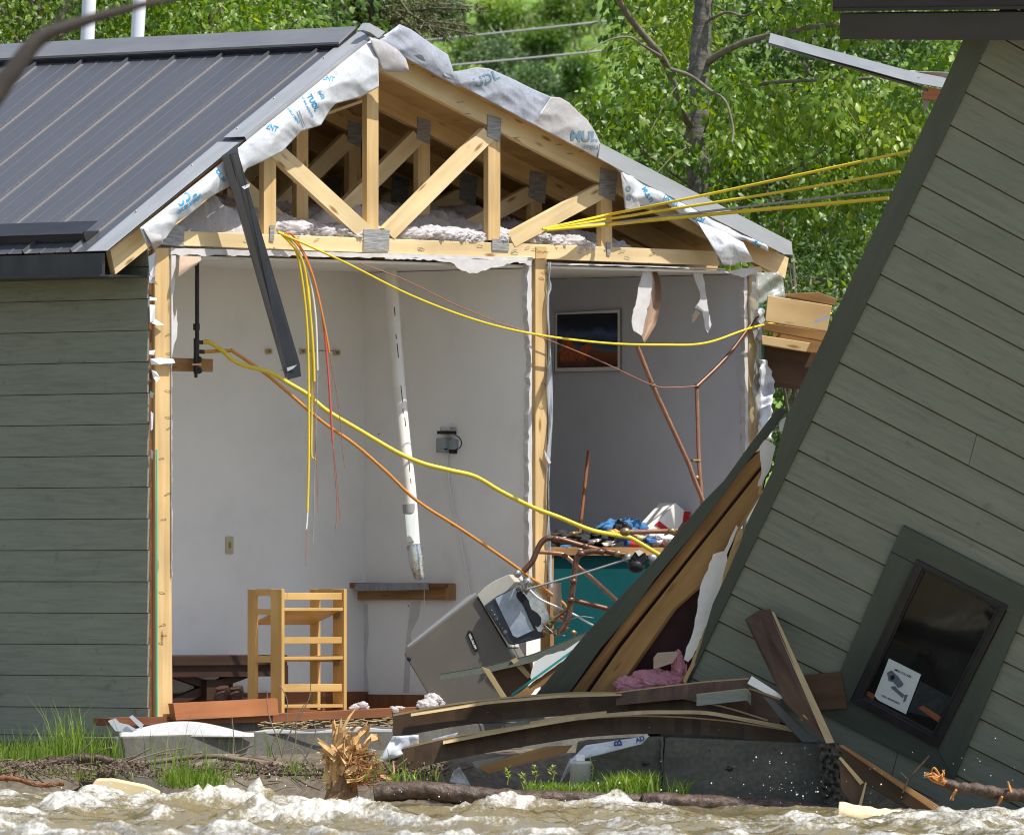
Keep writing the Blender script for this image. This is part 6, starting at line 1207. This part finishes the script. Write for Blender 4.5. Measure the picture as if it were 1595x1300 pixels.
for px, lb in (([(440, 1180), (432, 1150), (418, 1110), (416, 1075)], 'tall bare pale twig in front of the shelf, left one'), ([(440, 1175), (452, 1140), (470, 1110), (482, 1085), (484, 1060)], 'bare pale twig curving up in front of the shelf'), ([(430, 1185), (424, 1160), (445, 1125), (447, 1090), (435, 1065)], 'bare twig with a bent top crossing the front stile of the shelf'),
               ([(470, 1190), (488, 1155), (490, 1130), (470, 1122)], 'dark curved twig in front of the shelf foot'), ([(500, 1195), (480, 1185), (465, 1165), (440, 1170)], 'low pale twig arching left of the stump'), ([(450, 1190), (460, 1160), (462, 1120), (475, 1095)], 'slim grey twig beside the dark curved one'), ([(362, 1185), (364, 1150), (361, 1115)], 'single dry stalk standing in front of the bottom plate')):
    log_thing('bare_twig', px, 57.6, .0045, .002, M['twig'], lb, 'twig', 'twigs on the bank', .1, 6)
rng2 = random.Random(5)
m = MB()
for i in range(190):
    x = rng2.uniform(-20, 600) if i < 160 else rng2.uniform(600, 700); y = 1196 + rng2.gauss(0, 9) + (4 if x > 300 else 0); a = rng2.gauss(0, .45); l = rng2.uniform(8, 46); Y = 57.55 - (y - 1196) * .012
    m.tube([at(x, y, Y), at(x + l * .5, y + a * l * .5 + rng2.uniform(-3, 3), Y - rng2.uniform(0, .06)), at(x + l, y + a * l, Y)], rng2.uniform(.0015, .005), 5)
for x in range(-20, 700, 16): fluff(m, at(x, 1198 + rng2.uniform(-6, 8), 57.5), (.07, .08, .035), 60, .012)
tag(m.build('bank_litter', M['driftwood']), 'litter of sticks and bark scattered along the muddy bank', 'litter', kind='stuff')
m = MB()
for i in range(120):
    x = rng2.uniform(400, 610); y = 1130 - (x - 400) * .03 + rng2.uniform(-6, 6); l = rng2.uniform(4, 16); a = rng2.uniform(-.6, .6); Y = 58.75 + (x - 400) * .0028
    m.tube([at(x, y, Y), at(x + l, y + a * l * .4, Y)], rng2.uniform(.002, .005), 4)
tag(m.build('wood_chips', M['edgewood']), 'pale wood chips scattered on the foundation ledge', 'chips', kind='stuff')
sn = thing('snapped_branch', at(1540, 1240, 55.9), 'wet brown branch with a splintered orange end over the river at the right', 'branch')
m = MB(); P = smooth_path([at(x, y, 55.9) for x, y in ((1462, 1214), (1490, 1225), (1520, 1228), (1560, 1236), (1610, 1240), (1700, 1262))], 6); m.tube(P, .03, 10, rad=[.024 + .016 * i / len(P) + .004 * math.sin(i * 1.7) for i in range(len(P))]); m.build('branch_wood', M['bark_wet'], sn)
m = MB()
for i in range(22): spl([(1470 + random.uniform(-4, 4), 1217 + random.uniform(-5, 5)), (1455, 1210 + random.gauss(0, 4)), (1437 + random.uniform(0, 14), 1206 + random.gauss(0, 3))], .008, 55.88)
m.build('splintered_end', mat('splinter_orange', (.60, .28, .08), (.40, .15, .04), (30, 30, 1), rough=.7), sn)
for x, y, dx, dy in ((1468, 1212, 2, -14), (1488, 1230, -6, 16), (1574, 1234, -3, -18), (1560, 1240, -8, 18)):
    m = MB()
    for i in range(4): spl([(x + random.uniform(-2, 2), y), (x + dx * .5 + random.uniform(-2, 2), y + dy * .5), (x + dx + random.uniform(-3, 3), y + dy)], .007, 55.87)
    m.build('broken_stub', bpy.data.materials['splinter_orange'], sn)
m = MB(); m.tube(smooth_path([at(x, y, 56.0) for x, y in ((1406, 1234), (1416, 1212), (1430, 1196), (1448, 1176))], 4), .005, 6); m.tube([at(1414, 1214, 56.0), at(1402, 1202, 56.0)], .004, 6); tag(m.build('bare_twig', M['bark_wet']), 'forked dark twig in front of the tilted wall below the window', 'twig', 'twigs on the bank')

# ------------------------------------------------------------------ grass and plants on the bank
def blades(name, spots, mt, label, cat, kind=None, lean=.35):
    """spots: (px, py, Y, n, spread_px, height_m, width_m)"""
    vs = []; fs = []; uv = []
    for (px, py, Y, n, sp, h, wd) in spots:
        for i in range(n):
            x = px + rng.normal(0, sp); b_ = np.array(at(x, py + rng.normal(0, 2), Y + rng.normal(0, .06))); hh = h * rng.uniform(.45, 1.1); a = rng.uniform(0, 2 * math.pi); d = np.array([math.cos(a), math.sin(a), 0]); ln = rng.uniform(.05, lean) * hh; w_ = wd * rng.uniform(.6, 1.2)
            a2 = rng.uniform(0, math.pi); sd_ = np.array([math.cos(a2), math.sin(a2) * .5, 0]); k0 = len(vs); q = rng.random()
            for t_ in (0, .35, .7):
                c = b_ + d * ln * t_ ** 2 + np.array([0, 0, hh * t_ * (1 - .15 * t_)]); vs += [c - sd_ * w_ * (1 - t_ * .6), c + sd_ * w_ * (1 - t_ * .6)]
            vs.append(b_ + d * ln * 1.3 + np.array([0, 0, hh * (.86 + .14 * (1 - ln))]))
            fs += [(k0, k0 + 1, k0 + 3, k0 + 2), (k0 + 2, k0 + 3, k0 + 5, k0 + 4), (k0 + 4, k0 + 5, k0 + 6)]; uv += [q] * 11
    me = bpy.data.meshes.new(name); me.from_pydata([tuple(v) for v in vs], [], fs); ul = me.uv_layers.new(name='UVMap')
    ul.data.foreach_set('uv', np.stack([np.array(uv), np.full(len(uv), .5)], -1).astype(np.float32).ravel()); me.materials.append(mt); me.update()
    o = bpy.data.objects.new(name, me); col.objects.link(o); return tag(o, label, cat, None, kind)
sp1 = [(x, 1185 + random.uniform(-4, 4), 57.9 + random.uniform(-.1, .1), 34, 14, .12 + .10 * math.exp(-((x - 110) / 40) ** 2), .0035) for x in range(-20, 180, 9)]
sp1 += [(112, 1180, 57.85, 40, 16, .34, .003), (95, 1182, 57.85, 30, 12, .26, .003), (150, 1184, 57.8, 12, 12, .22, .003), (185, 1186, 57.7, 10, 10, .2, .003), (30, 1180, 57.9, 30, 22, .22, .003)]
sp1 += [(300 + random.gauss(0, 30), 1222 + random.uniform(-6, 6), 57.35, 40, 14, .10, .0035) for i in range(14)] + [(270, 1205, 57.4, 26, 22, .22, .003), (320, 1210, 57.4, 26, 16, .2, .003), (245, 1195, 57.5, 10, 14, .24, .003), (420, 1180, 57.7, 12, 26, .2, .0028)] + [(rng2.uniform(340, 530), 1206 + rng2.uniform(-8, 8), 57.4, 9, 10, .07, .003) for i in range(12)] + [(rng2.uniform(-10, 230), 1206 + rng2.uniform(-6, 10), 57.4, 9, 10, .05, .003) for i in range(14)]
blades('bank_grass', sp1, M['grass'], 'tall green grass growing on the bank below the siding and foundation', 'grass', 'stuff')
sp2 = [(905 + random.gauss(0, 45), 1238 + random.uniform(-4, 2), 56.55, 46, 12, .065, .005) for i in range(26)] + [(990 + random.gauss(0, 22), 1236 + random.uniform(-4, 3), 56.5, 60, 10, .11, .0045) for i in range(18)] + [(640 + random.gauss(0, 25), 1218, 56.9, 8, 12, .10, .005) for i in range(8)] + [(600, 1200, 57.0, 8, 14, .12, .005)]
blades('bank_weeds', sp2, M['grass'], 'low green weeds and moss on the bank in front of the concrete block', 'weeds', 'stuff', .8)
blades('dry_stalks', [(x, 1190, 57.8, 5, 20, .28, .0018) for x in (20, 60, 118, 150, 190, 270, 300, 350, 420, 480)], M['drygrass'], 'thin pale seed stalks standing among the bank grass', 'grass', 'stuff', .3)
for (px, py, h, lb) in ((833, 1222, .10, 'young leafy weed standing left of the white pot'), (815, 1228, .07, 'small leafy weed at the left end of the grassy bank'), (921, 1222, .15, 'slim weed stalk standing right beside the white pot'), (860, 1222, .09, 'dark leafy weed between the small weeds and the white pot'), (790, 1222, .09, 'low weed sprouting under the lower bowed board')):
    o = thing('weed', at(px, py, 56.6), lb, 'plant', 'weeds near the pot'); b0 = at(px, py, 56.6)
    m = MB(); m.tube([b0, b0 + Vector((.01, 0, h * .6)), b0 + Vector((-.012, 0, h))], .0025, 5); m.build('stem', M['grass'], o)
    m = MB()
    for i in range(14):
        c = b0 + Vector((0, 0, h * random.uniform(.3, 1))); a = random.uniform(0, 6.28); d = Vector((math.cos(a), math.sin(a), random.uniform(.1, .7))) * random.uniform(.02, .035); s_ = Vector((-math.sin(a), math.cos(a), .2)) * .006; m.add([c, c + d * .5 + s_, c + d, c + d * .5 - s_], [(0, 1, 2, 3)])
    m.build('leaves', M['grass'], o)

# ------------------------------------------------------------------ trees, shrubs and hill behind
def leaf_cloud(name, C_, D, size, mt, parent, asp=.55, flat=.55):
    """one mesh of many small folded leaves: centres C_, pointing directions D, lengths size"""
    n = len(C_); D = D / np.linalg.norm(D, axis=1)[:, None]; r = rng.normal(0, flat, (n, 3)) + np.array([.25, -.55, .75]); S = np.cross(D, r); S /= np.linalg.norm(S, axis=1)[:, None] + 1e-9; Nn = np.cross(S, D)
    L_ = size[:, None]; W_ = L_ * asp
    v0 = C_; v1 = C_ + D * L_ * .42 + S * W_ * .5 - Nn * L_ * .06; v2 = C_ + D * L_ - Nn * L_ * .10; v3 = C_ + D * L_ * .42 - S * W_ * .5 - Nn * L_ * .06; v4 = C_ + D * L_ * .45 + Nn * L_ * .04
    V = np.stack([v0, v1, v2, v3, v4], 1).reshape(-1, 3); base = np.arange(n)[:, None] * 5
    F_ = np.concatenate([base + np.array([[0, 1, 4]]), base + np.array([[1, 2, 4]]), base + np.array([[2, 3, 4]]), base + np.array([[3, 0, 4]])], 1).reshape(-1, 3).astype(np.int32)
    pb = WL(parent) if parent is not None else Vector((0, 0, 0)); V = V - np.array(pb)
    me = bpy.data.meshes.new(name); me.vertices.add(len(V)); me.vertices.foreach_set('co', V.astype(np.float32).ravel()); me.loops.add(F_.size); me.loops.foreach_set('vertex_index', F_.ravel())
    me.polygons.add(len(F_)); me.polygons.foreach_set('loop_start', np.arange(0, F_.size, 3, dtype=np.int32)); me.update(calc_edges=True)
    q = np.clip(.45 + 1.1 * (fbm(C_[:, 0] * 3.0 + C_[:, 1] * 1.7, C_[:, 2] * 3.0 - C_[:, 1], 3, 31) - .5) + rng.normal(0, .12, n), 0, 1); uv = np.repeat(q, 12); ul = me.uv_layers.new(name='UVMap'); ul.data.foreach_set('uv', np.stack([uv, uv], -1).astype(np.float32).ravel())
    me.materials.append(mt); o = bpy.data.objects.new(name, me); col.objects.link(o); o.parent = parent; return o
def clustered(box, ncl, per, rad, droop=.6, shape=None):
    """leaf centres and directions in clusters inside a box ((x0,x1),(y0,y1),(z0,z1))"""
    c = np.stack([rng.uniform(*box[k], ncl) for k in range(3)], 1)
    if shape is not None: c = c[shape(c)]
    n = len(c) * per; cc = np.repeat(c, per, 0); o = rng.normal(size=(n, 3)); o *= (rng.random(n) ** .5 * rad)[:, None] / (np.linalg.norm(o, axis=1)[:, None] + 1e-6); o[:, 2] *= .75
    d = o / rad + rng.normal(0, .5, (n, 3)); d[:, 2] -= droop; return cc + o, d, c
def tree(name, px, Y, box, ncl, per, rad, leaf, lm, label, group, trunk_r, shape=None, droop=.6, limbs=True, bark='bark_branch', top=None, cat='tree'):
    b0 = at(px, 900, Y); b0.z = .5; o = thing(name, b0, label, cat, group)
    P, D, cl = clustered(box, ncl, per, rad, droop, shape); leaf_cloud('crown', P, D, rng.uniform(leaf * .65, leaf * 1.25, len(P)), M[lm], o)
    zt_ = top if top is not None else box[2][1]
    m = MB(); tp = smooth_path([b0 + Vector((0, 0, -.6)), b0 + Vector((.06, 0, (zt_ - .5) * .4)), b0 + Vector((-.02, .05, zt_ - .5))], 6); m.tube(tp, trunk_r, 9, rad=[trunk_r * (1.15 - .8 * i / (len(tp) - 1)) for i in range(len(tp))]); m.build('trunk', M[bark], o)
    if limbs and len(cl):
        m = MB()
        for c in cl[rng.permutation(len(cl))[:26]]:
            z0_ = max(.8, c[2] - rng.uniform(.3, .9)); p0 = Vector((b0.x + .02, b0.y, z0_)); p2 = Vector(c); pm2 = (p0 + p2) / 2 + Vector((0, 0, rng.uniform(-.1, .15)))
            m.tube(smooth_path([p0, pm2, p2], 4), .012, 5, rad=[.022 * (1 - .8 * i / 8) for i in range(9)])
        m.build('limbs', M[bark], o)
    return o
def X_(px, Y): return (px - 797.5) * Y / F
def Z_(py, Y): return CZ + (900 - py) * Y / F
# big cottonwood right of the house
YC = 66.0; ctw = thing('cottonwood_tree', Vector((X_(1092, YC), YC, .4)), 'large cottonwood with grey trunk and glossy drooping leaves behind the two buildings', 'tree', 'trees behind the houses')
m = MB(); tp = smooth_path([Vector((X_(x, YC), YC, Z_(y, YC))) for x, y in ((1100, 1060), (1096, 600), (1090, 330), (1086, 180), (1090, 90), (1096, 0), (1098, -160))], 10); n_ = len(tp); tk = [.088 - .04 * i / n_ + .004 * math.sin(i * 1.9) for i in range(n_)]; m.tube(tp, .1, 14, rad=tk); m.build('trunk', M['bark'], ctw)
def limb(px, r0, r1, Ya=YC, Yb=YC - .8, mt='bark_branch', nm='limb'):
    n = len(px); P = smooth_path([Vector((X_(x, Ya + (Yb - Ya) * i / (n - 1)), Ya + (Yb - Ya) * i / (n - 1), Z_(y, Ya + (Yb - Ya) * i / (n - 1)))) for i, (x, y) in enumerate(px)], 6); k = len(P); m = MB(); m.tube(P, r0, 8, rad=[r0 + (r1 - r0) * i / (k - 1) for i in range(k)]); m.build(nm, M[mt], ctw)
limb([(1078, 200), (1062, 172), (1045, 120), (1030, 88), (1000, 52), (972, 15), (950, -30)], .026, .018, YC, YC - 1.3)
limb([(1100, 100), (1122, 84), (1160, 66), (1200, 55), (1250, 45), (1310, 38), (1400, 40)], .022, .014, YC, YC - 1.0)
limb([(1096, 200), (1140, 140), (1180, 132), (1230, 127), (1300, 124), (1360, 122)], .014, .008, YC, YC - 1.0)
limb([(1045, 108), (1075, 118), (1105, 140), (1130, 158), (1142, 200), (1140, 222)], .011, .006, YC - 1.2, YC - 1.5)
limb([(1098, 330), (1180, 290), (1230, 268), (1290, 230)], .012, .005, YC, YC - 1)
limb([(1092, 300), (1020, 250), (980, 215), (930, 190), (905, 150)], .013, .005, YC, YC - 1)
limb([(1030, 88), (1000, 70), (980, 58), (950, 62), (915, 80)], .009, .004, YC - 1.2, YC - 1.5)
limb([(1098, 520), (1170, 420), (1230, 430), (1310, 440), (1380, 470)], .014, .007, YC, YC - .8)
limb([(1090, 40), (1130, 20), (1160, 25), (1190, 10)], .010, .005, YC, YC - .6)
BXC = ((X_(850, YC), X_(1560, YC)), (YC - 1.3, YC + 1.8), (Z_(560, YC), Z_(-120, YC)))
def shp(c):
    px = c[:, 0] * F / c[:, 1] + 797.5; py = 900 - (c[:, 2] - CZ) * F / c[:, 1]
    left = 945 + 40 * np.sin(py * .03) - np.clip(160 - py, 0, 300) * -.12 + np.clip(py - 260, 0, 300) * .6
    gap = fbm(px * .012 + 3, py * .012, 3, 4) < .54
    trunk = (np.abs(px - 1088) < 58) & (py < 135) & (c[:, 1] < YC + .2)
    return (px > left) & gap & ~trunk
P, D, cl = clustered(BXC, 1050, 62, .185, .9, shp); leaf_cloud('crown', P, D, rng.uniform(.030, .078, len(P)), M['leaf_cotton'], ctw, .62)
m = MB()
for c in cl[rng.permutation(len(cl))[:120]]:
    c = Vector(c); q = c + Vector((rng.normal(0, .2), rng.normal(0, .15), -abs(rng.normal(.18, .1)))); m.tube(smooth_path([c + Vector((0, 0, .05)), (c + q) / 2 + Vector((0, 0, .05)), q], 3), .004, 4)
m.build('twigs', M['bark_branch'], ctw)['kind'] = 'stuff'
gt = 'trees behind the houses'
tree('leafy_tree', 1250, 71, ((X_(985, 71), X_(1560, 71)), (70, 72.4), (Z_(620, 71), Z_(-90, 71))), 620, 34, .32, .065, 'leaf_dark', 'dark leafy tree filling the gaps behind the cottonwood', gt, .08, droop=.4)
tree('leafy_tree', 60, 67, ((X_(-160, 67), X_(150, 67)), (66, 68.6), (Z_(300, 67), Z_(-160, 67))), 420, 32, .24, .055, 'leaf_yellow', 'yellow green bushy tree at the far left behind the roof ridge', gt, .06)
tree('leafy_tree', 330, 68, ((X_(130, 68), X_(475, 68)), (67, 69.5), (Z_(300, 68), Z_(-120, 68))), 520, 34, .24, .058, 'leaf_cotton', 'bright green leafy tree behind the ridge, right of the white poles', gt, .06)
tree('leafy_tree', 440, 73, ((X_(200, 73), X_(560, 73)), (72, 74.5), (Z_(260, 73), Z_(-160, 73))), 330, 30, .32, .065, 'leaf_dark', 'darker tree standing behind the bright green leafy tree', gt, .07)
tree('leafy_tree', 1240, 63.5, ((X_(1196, 63.5), X_(1345, 63.5)), (63, 64.3), (Z_(700, 63.5), Z_(395, 63.5))), 60, 30, .16, .045, 'leaf_pale', 'pale green bush between the house and the tilted building', gt, .03, droop=.2)
tree('leafy_tree', 1220, 68, ((X_(1150, 68), X_(1400, 68)), (67.5, 69), (Z_(760, 68), Z_(300, 68))), 190, 30, .22, .05, 'leaf_dark', 'dark undergrowth tree low between the two buildings', gt, .05)
# conifer with drooping yellowish branches
YK = 74.0; kf = thing('conifer', Vector((X_(600, YK), YK, .5)), 'conifer with yellowish drooping branches behind the roof peak', 'tree', gt)
m = MB(); m.tube([Vector((X_(562, YK), YK, -.2)), Vector((X_(562, YK), YK, Z_(-260, YK)))], .09, 9); m.build('trunk', M['bark_branch'], kf)
P = []; D = []; m = MB()
def frond(p0, p1, n):
    p0, p1 = Vector(p0), Vector(p1); mid = (p0 + p1) / 2 + Vector((0, 0, .10)); path = smooth_path([p0, mid, p1], 8); m.tube(path, .010, 5, rad=[.012 * (1 - .7 * i / len(path)) for i in range(len(path))])
    for i in range(n):
        t_ = rng.random() ** .8; a = path[min(len(path) - 1, int(t_ * (len(path) - 1)))]; P.append(np.array(a) + rng.normal(0, .035 * (1.3 - t_), 3)); D.append(rng.normal(0, .6, 3) + np.array([(p1 - p0).normalized().x, 0, -.25]))
for (x0, y0, x1, y1) in ((562, 40, 640, 22), (562, 20, 700, 62), (562, 60, 735, 28), (562, 30, 655, 75), (562, 80, 720, 55), (562, 10, 620, -10), (562, -20, 660, 20), (562, -60, 690, 5), (562, 20, 500, 45), (562, 60, 480, 80), (562, -10, 470, 20), (562, -50, 500, -5), (562, 0, 440, 60), (562, 90, 640, 110), (562, -90, 600, -20), (562, -40, 540, 30), (562, -70, 590, 10), (562, 60, 520, 110)):
    for k in range(3): frond((X_(x0, YK), YK, Z_(y0 + rng.normal(0, 10), YK)), (X_(x1 + rng.normal(0, 14), YK), YK - rng.uniform(-.8, 1.2), Z_(y1 + rng.normal(0, 12), YK)), 240)
m.build('limbs', M['bark_branch'], kf); P = np.array(P); D = np.array(D); leaf_cloud('needles', P, D, rng.uniform(.03, .055, len(P)), M['needle'], kf, .22)
# shrubs on the hillside
for i, (px, py, Y, w_, h_, lm, lb) in enumerate(((770, 95, 98, 70, 60, 'leaf_pale', 'pale flowering shrub in the middle of the hillside'), (690, 20, 101, 60, 40, 'leaf_pale', 'pale shrub high on the hillside beside the conifer tips'), (850, 60, 96, 60, 30, 'leaf_dark', 'dark shrub on the hillside under the wire'), (830, 130, 94, 60, 46, 'leaf_pale', 'pale shrub just above the flipped roofing paper'), (740, 70, 99, 46, 26, 'leaf_cotton', 'low dense juniper left of the flowering shrub'), (880, 20, 100, 70, 50, 'leaf_yellow', 'yellow green shrub high on the hill left of the cottonwood'),
        (660, 105, 96, 40, 24, 'leaf_pale', 'small pale shrub right behind the roof peak'), (780, 20, 104, 60, 34, 'leaf_cotton', 'low green bush near the top of the visible hill'), (910, 110, 93, 60, 50, 'leaf_cotton', 'green shrub on the hill beside the first cottonwood leaves'), (730, 130, 92, 60, 30, 'leaf_cotton', 'bright green shrub low on the hill behind the paper'), (620, 70, 100, 50, 30, 'leaf_yellow', 'yellowish shrub behind the conifer tips'), (800, 165, 92, 50, 24, 'leaf_dark', 'dark shrub peeking over the flipped paper'))):
    w_ *= .55; h_ *= .55; Y = hill_y(py + h_ * .6) - .2; x, z = X_(px, Y), Z_(py, Y); s_ = Y / F; zg = hill_z(x, Y)
    b0 = Vector((x, Y, min(zg, z - h_ * s_ * .5))); o = thing('shrub', b0, lb, 'shrub', 'shrubs on the hillside')
    P, D, cl = clustered(((x - w_ * s_, x + w_ * s_), (Y - .5, Y + .5), (z - h_ * s_, z + h_ * s_)), 110, 34, .09, .0, lambda c: ((c[:, 0] - x) / (w_ * s_)) ** 2 + ((c[:, 2] - z) / (h_ * s_)) ** 2 < 1)
    leaf_cloud('crown', P, D, rng.uniform(.03, .055, len(P)), M[lm], o)
    m = MB()
    for k in range(5): m.tube([b0 + Vector((0, 0, -.2)), Vector((x + rng.normal(0, w_ * s_ * .4), Y + rng.normal(0, .2), z + rng.normal(0, h_ * s_ * .3)))], .012, 5)
    m.build('stems', M['bark_branch'], o)
n = 26000; gx = rng.uniform(-5, 9, n); gy = rng.uniform(94, 116, n); gz = .6 + (gy - 84) * .52 + 0.25 * rng.normal(size=n) * 0; ii = np.array([(bx, by) for bx, by in zip(gx, gy)])
nh = (fbm(gx * .16, gy * .16, 4, 9) - .5) * np.clip((gy - 84) / 8, 0, 1) * 0.7; C_ = np.stack([gx, gy, .6 + (gy - 84) * .30 + nh], 1)
D = np.stack([rng.normal(0, .35, n), rng.normal(0, .35, n), np.ones(n)], 1); keep = fbm(gx * .9, gy * .6, 3, 77) > .42; tag(leaf_cloud('hill_grass_blades', C_[keep], D[keep], rng.uniform(.10, .30, keep.sum()), M['drygrass'], None, .14), 'long pale grass covering the hillside', 'grass', kind='stuff')
# white poles, wires, nearby bare branch
for px, lb in (((125, 147, 128, 150), 'left white round pole rising behind the roof ridge'), ((203, 224, 207, 228), 'right white round pole rising behind the roof ridge')):
    o = thing('white_pole', at((px[0] + px[1]) / 2, 110, 62.6), lb, 'pole', 'white poles behind the roof'); r = (px[1] - px[0]) / 2 * 62.6 / F
    m = MB(); a, b_ = at((px[0] + px[1]) / 2, 66, 62.6), at((px[2] + px[3]) / 2, 0, 62.6); d = (b_ - a); m.tube([a - d * .8, a + d * 5], r, 18); m.build('pole_tube', M['white_pole'], o)
    m = MB(); m.tube([a - d * .75, a - d * .45], r * 1.25, 18); m.build('flashing_collar', M['dark_metal'], o)
for (x0, y0, x1, y1, Y, lb) in ((-400, 140, 1700, -62, 84, 'upper thin utility wire crossing the hillside, hidden by the conifer'), (-300, 165, 1700, -12, 82, 'utility wire passing behind the cottonwood over the hillside'), (1000, 428, 1700, 402, 80, 'thin wire low behind the cottonwood leaves'), (900, 372, 1700, 338, 81, 'thin wire crossing the dark gap beside the tilted wall')):
    a, b_ = at(x0, y0, Y), at(x1, y1, Y); P = [a.lerp(b_, t_ / 20) + Vector((0, 0, -.12 * math.sin(math.pi * t_ / 20))) for t_ in range(21)]; m = MB(); m.tube(P, .0075, 5); tag(m.build('utility_wire', M['trim_metal']), lb, 'wire', 'utility wires behind the trees')
M['near_twig'] = mat('near_twig', (.075, .062, .052), (.045, .038, .033), rough=.9)
YN = 30.0; nb = thing('bare_tree', Vector((-2.9, YN, -.8)), 'blurred bare branch of a tree close to the camera at the upper left corner', 'tree')
m = MB(); m.tube(smooth_path([Vector((-2.9, YN, -.9)), Vector((-2.8, YN, 1.0)), Vector((-2.85, YN, 3.4))], 5), .09, 9); m.build('trunk', M['near_twig'], nb)
m = MB(); m.tube(smooth_path([Vector((-2.83, YN, 1.6)), at(-160, 330, YN), at(-40, 190, YN), at(15, 118, YN), at(60, 62, YN), at(110, 40, YN), at(170, 22, YN), at(240, 4, YN), at(340, -10, YN), at(470, -20, YN)], 6), .02, 8, rad=[.040 - .034 * min(1, i / 46) for i in range(61)]); m.build('branch', M['near_twig'], nb)
m = MB(); m.tube(smooth_path([at(60, 62, YN), at(95, 25, YN), at(118, -30, YN)], 5), .01, 7, rad=[.011 - .007 * i / 10 for i in range(11)]); m.build('side_twig', M['near_twig'], nb)
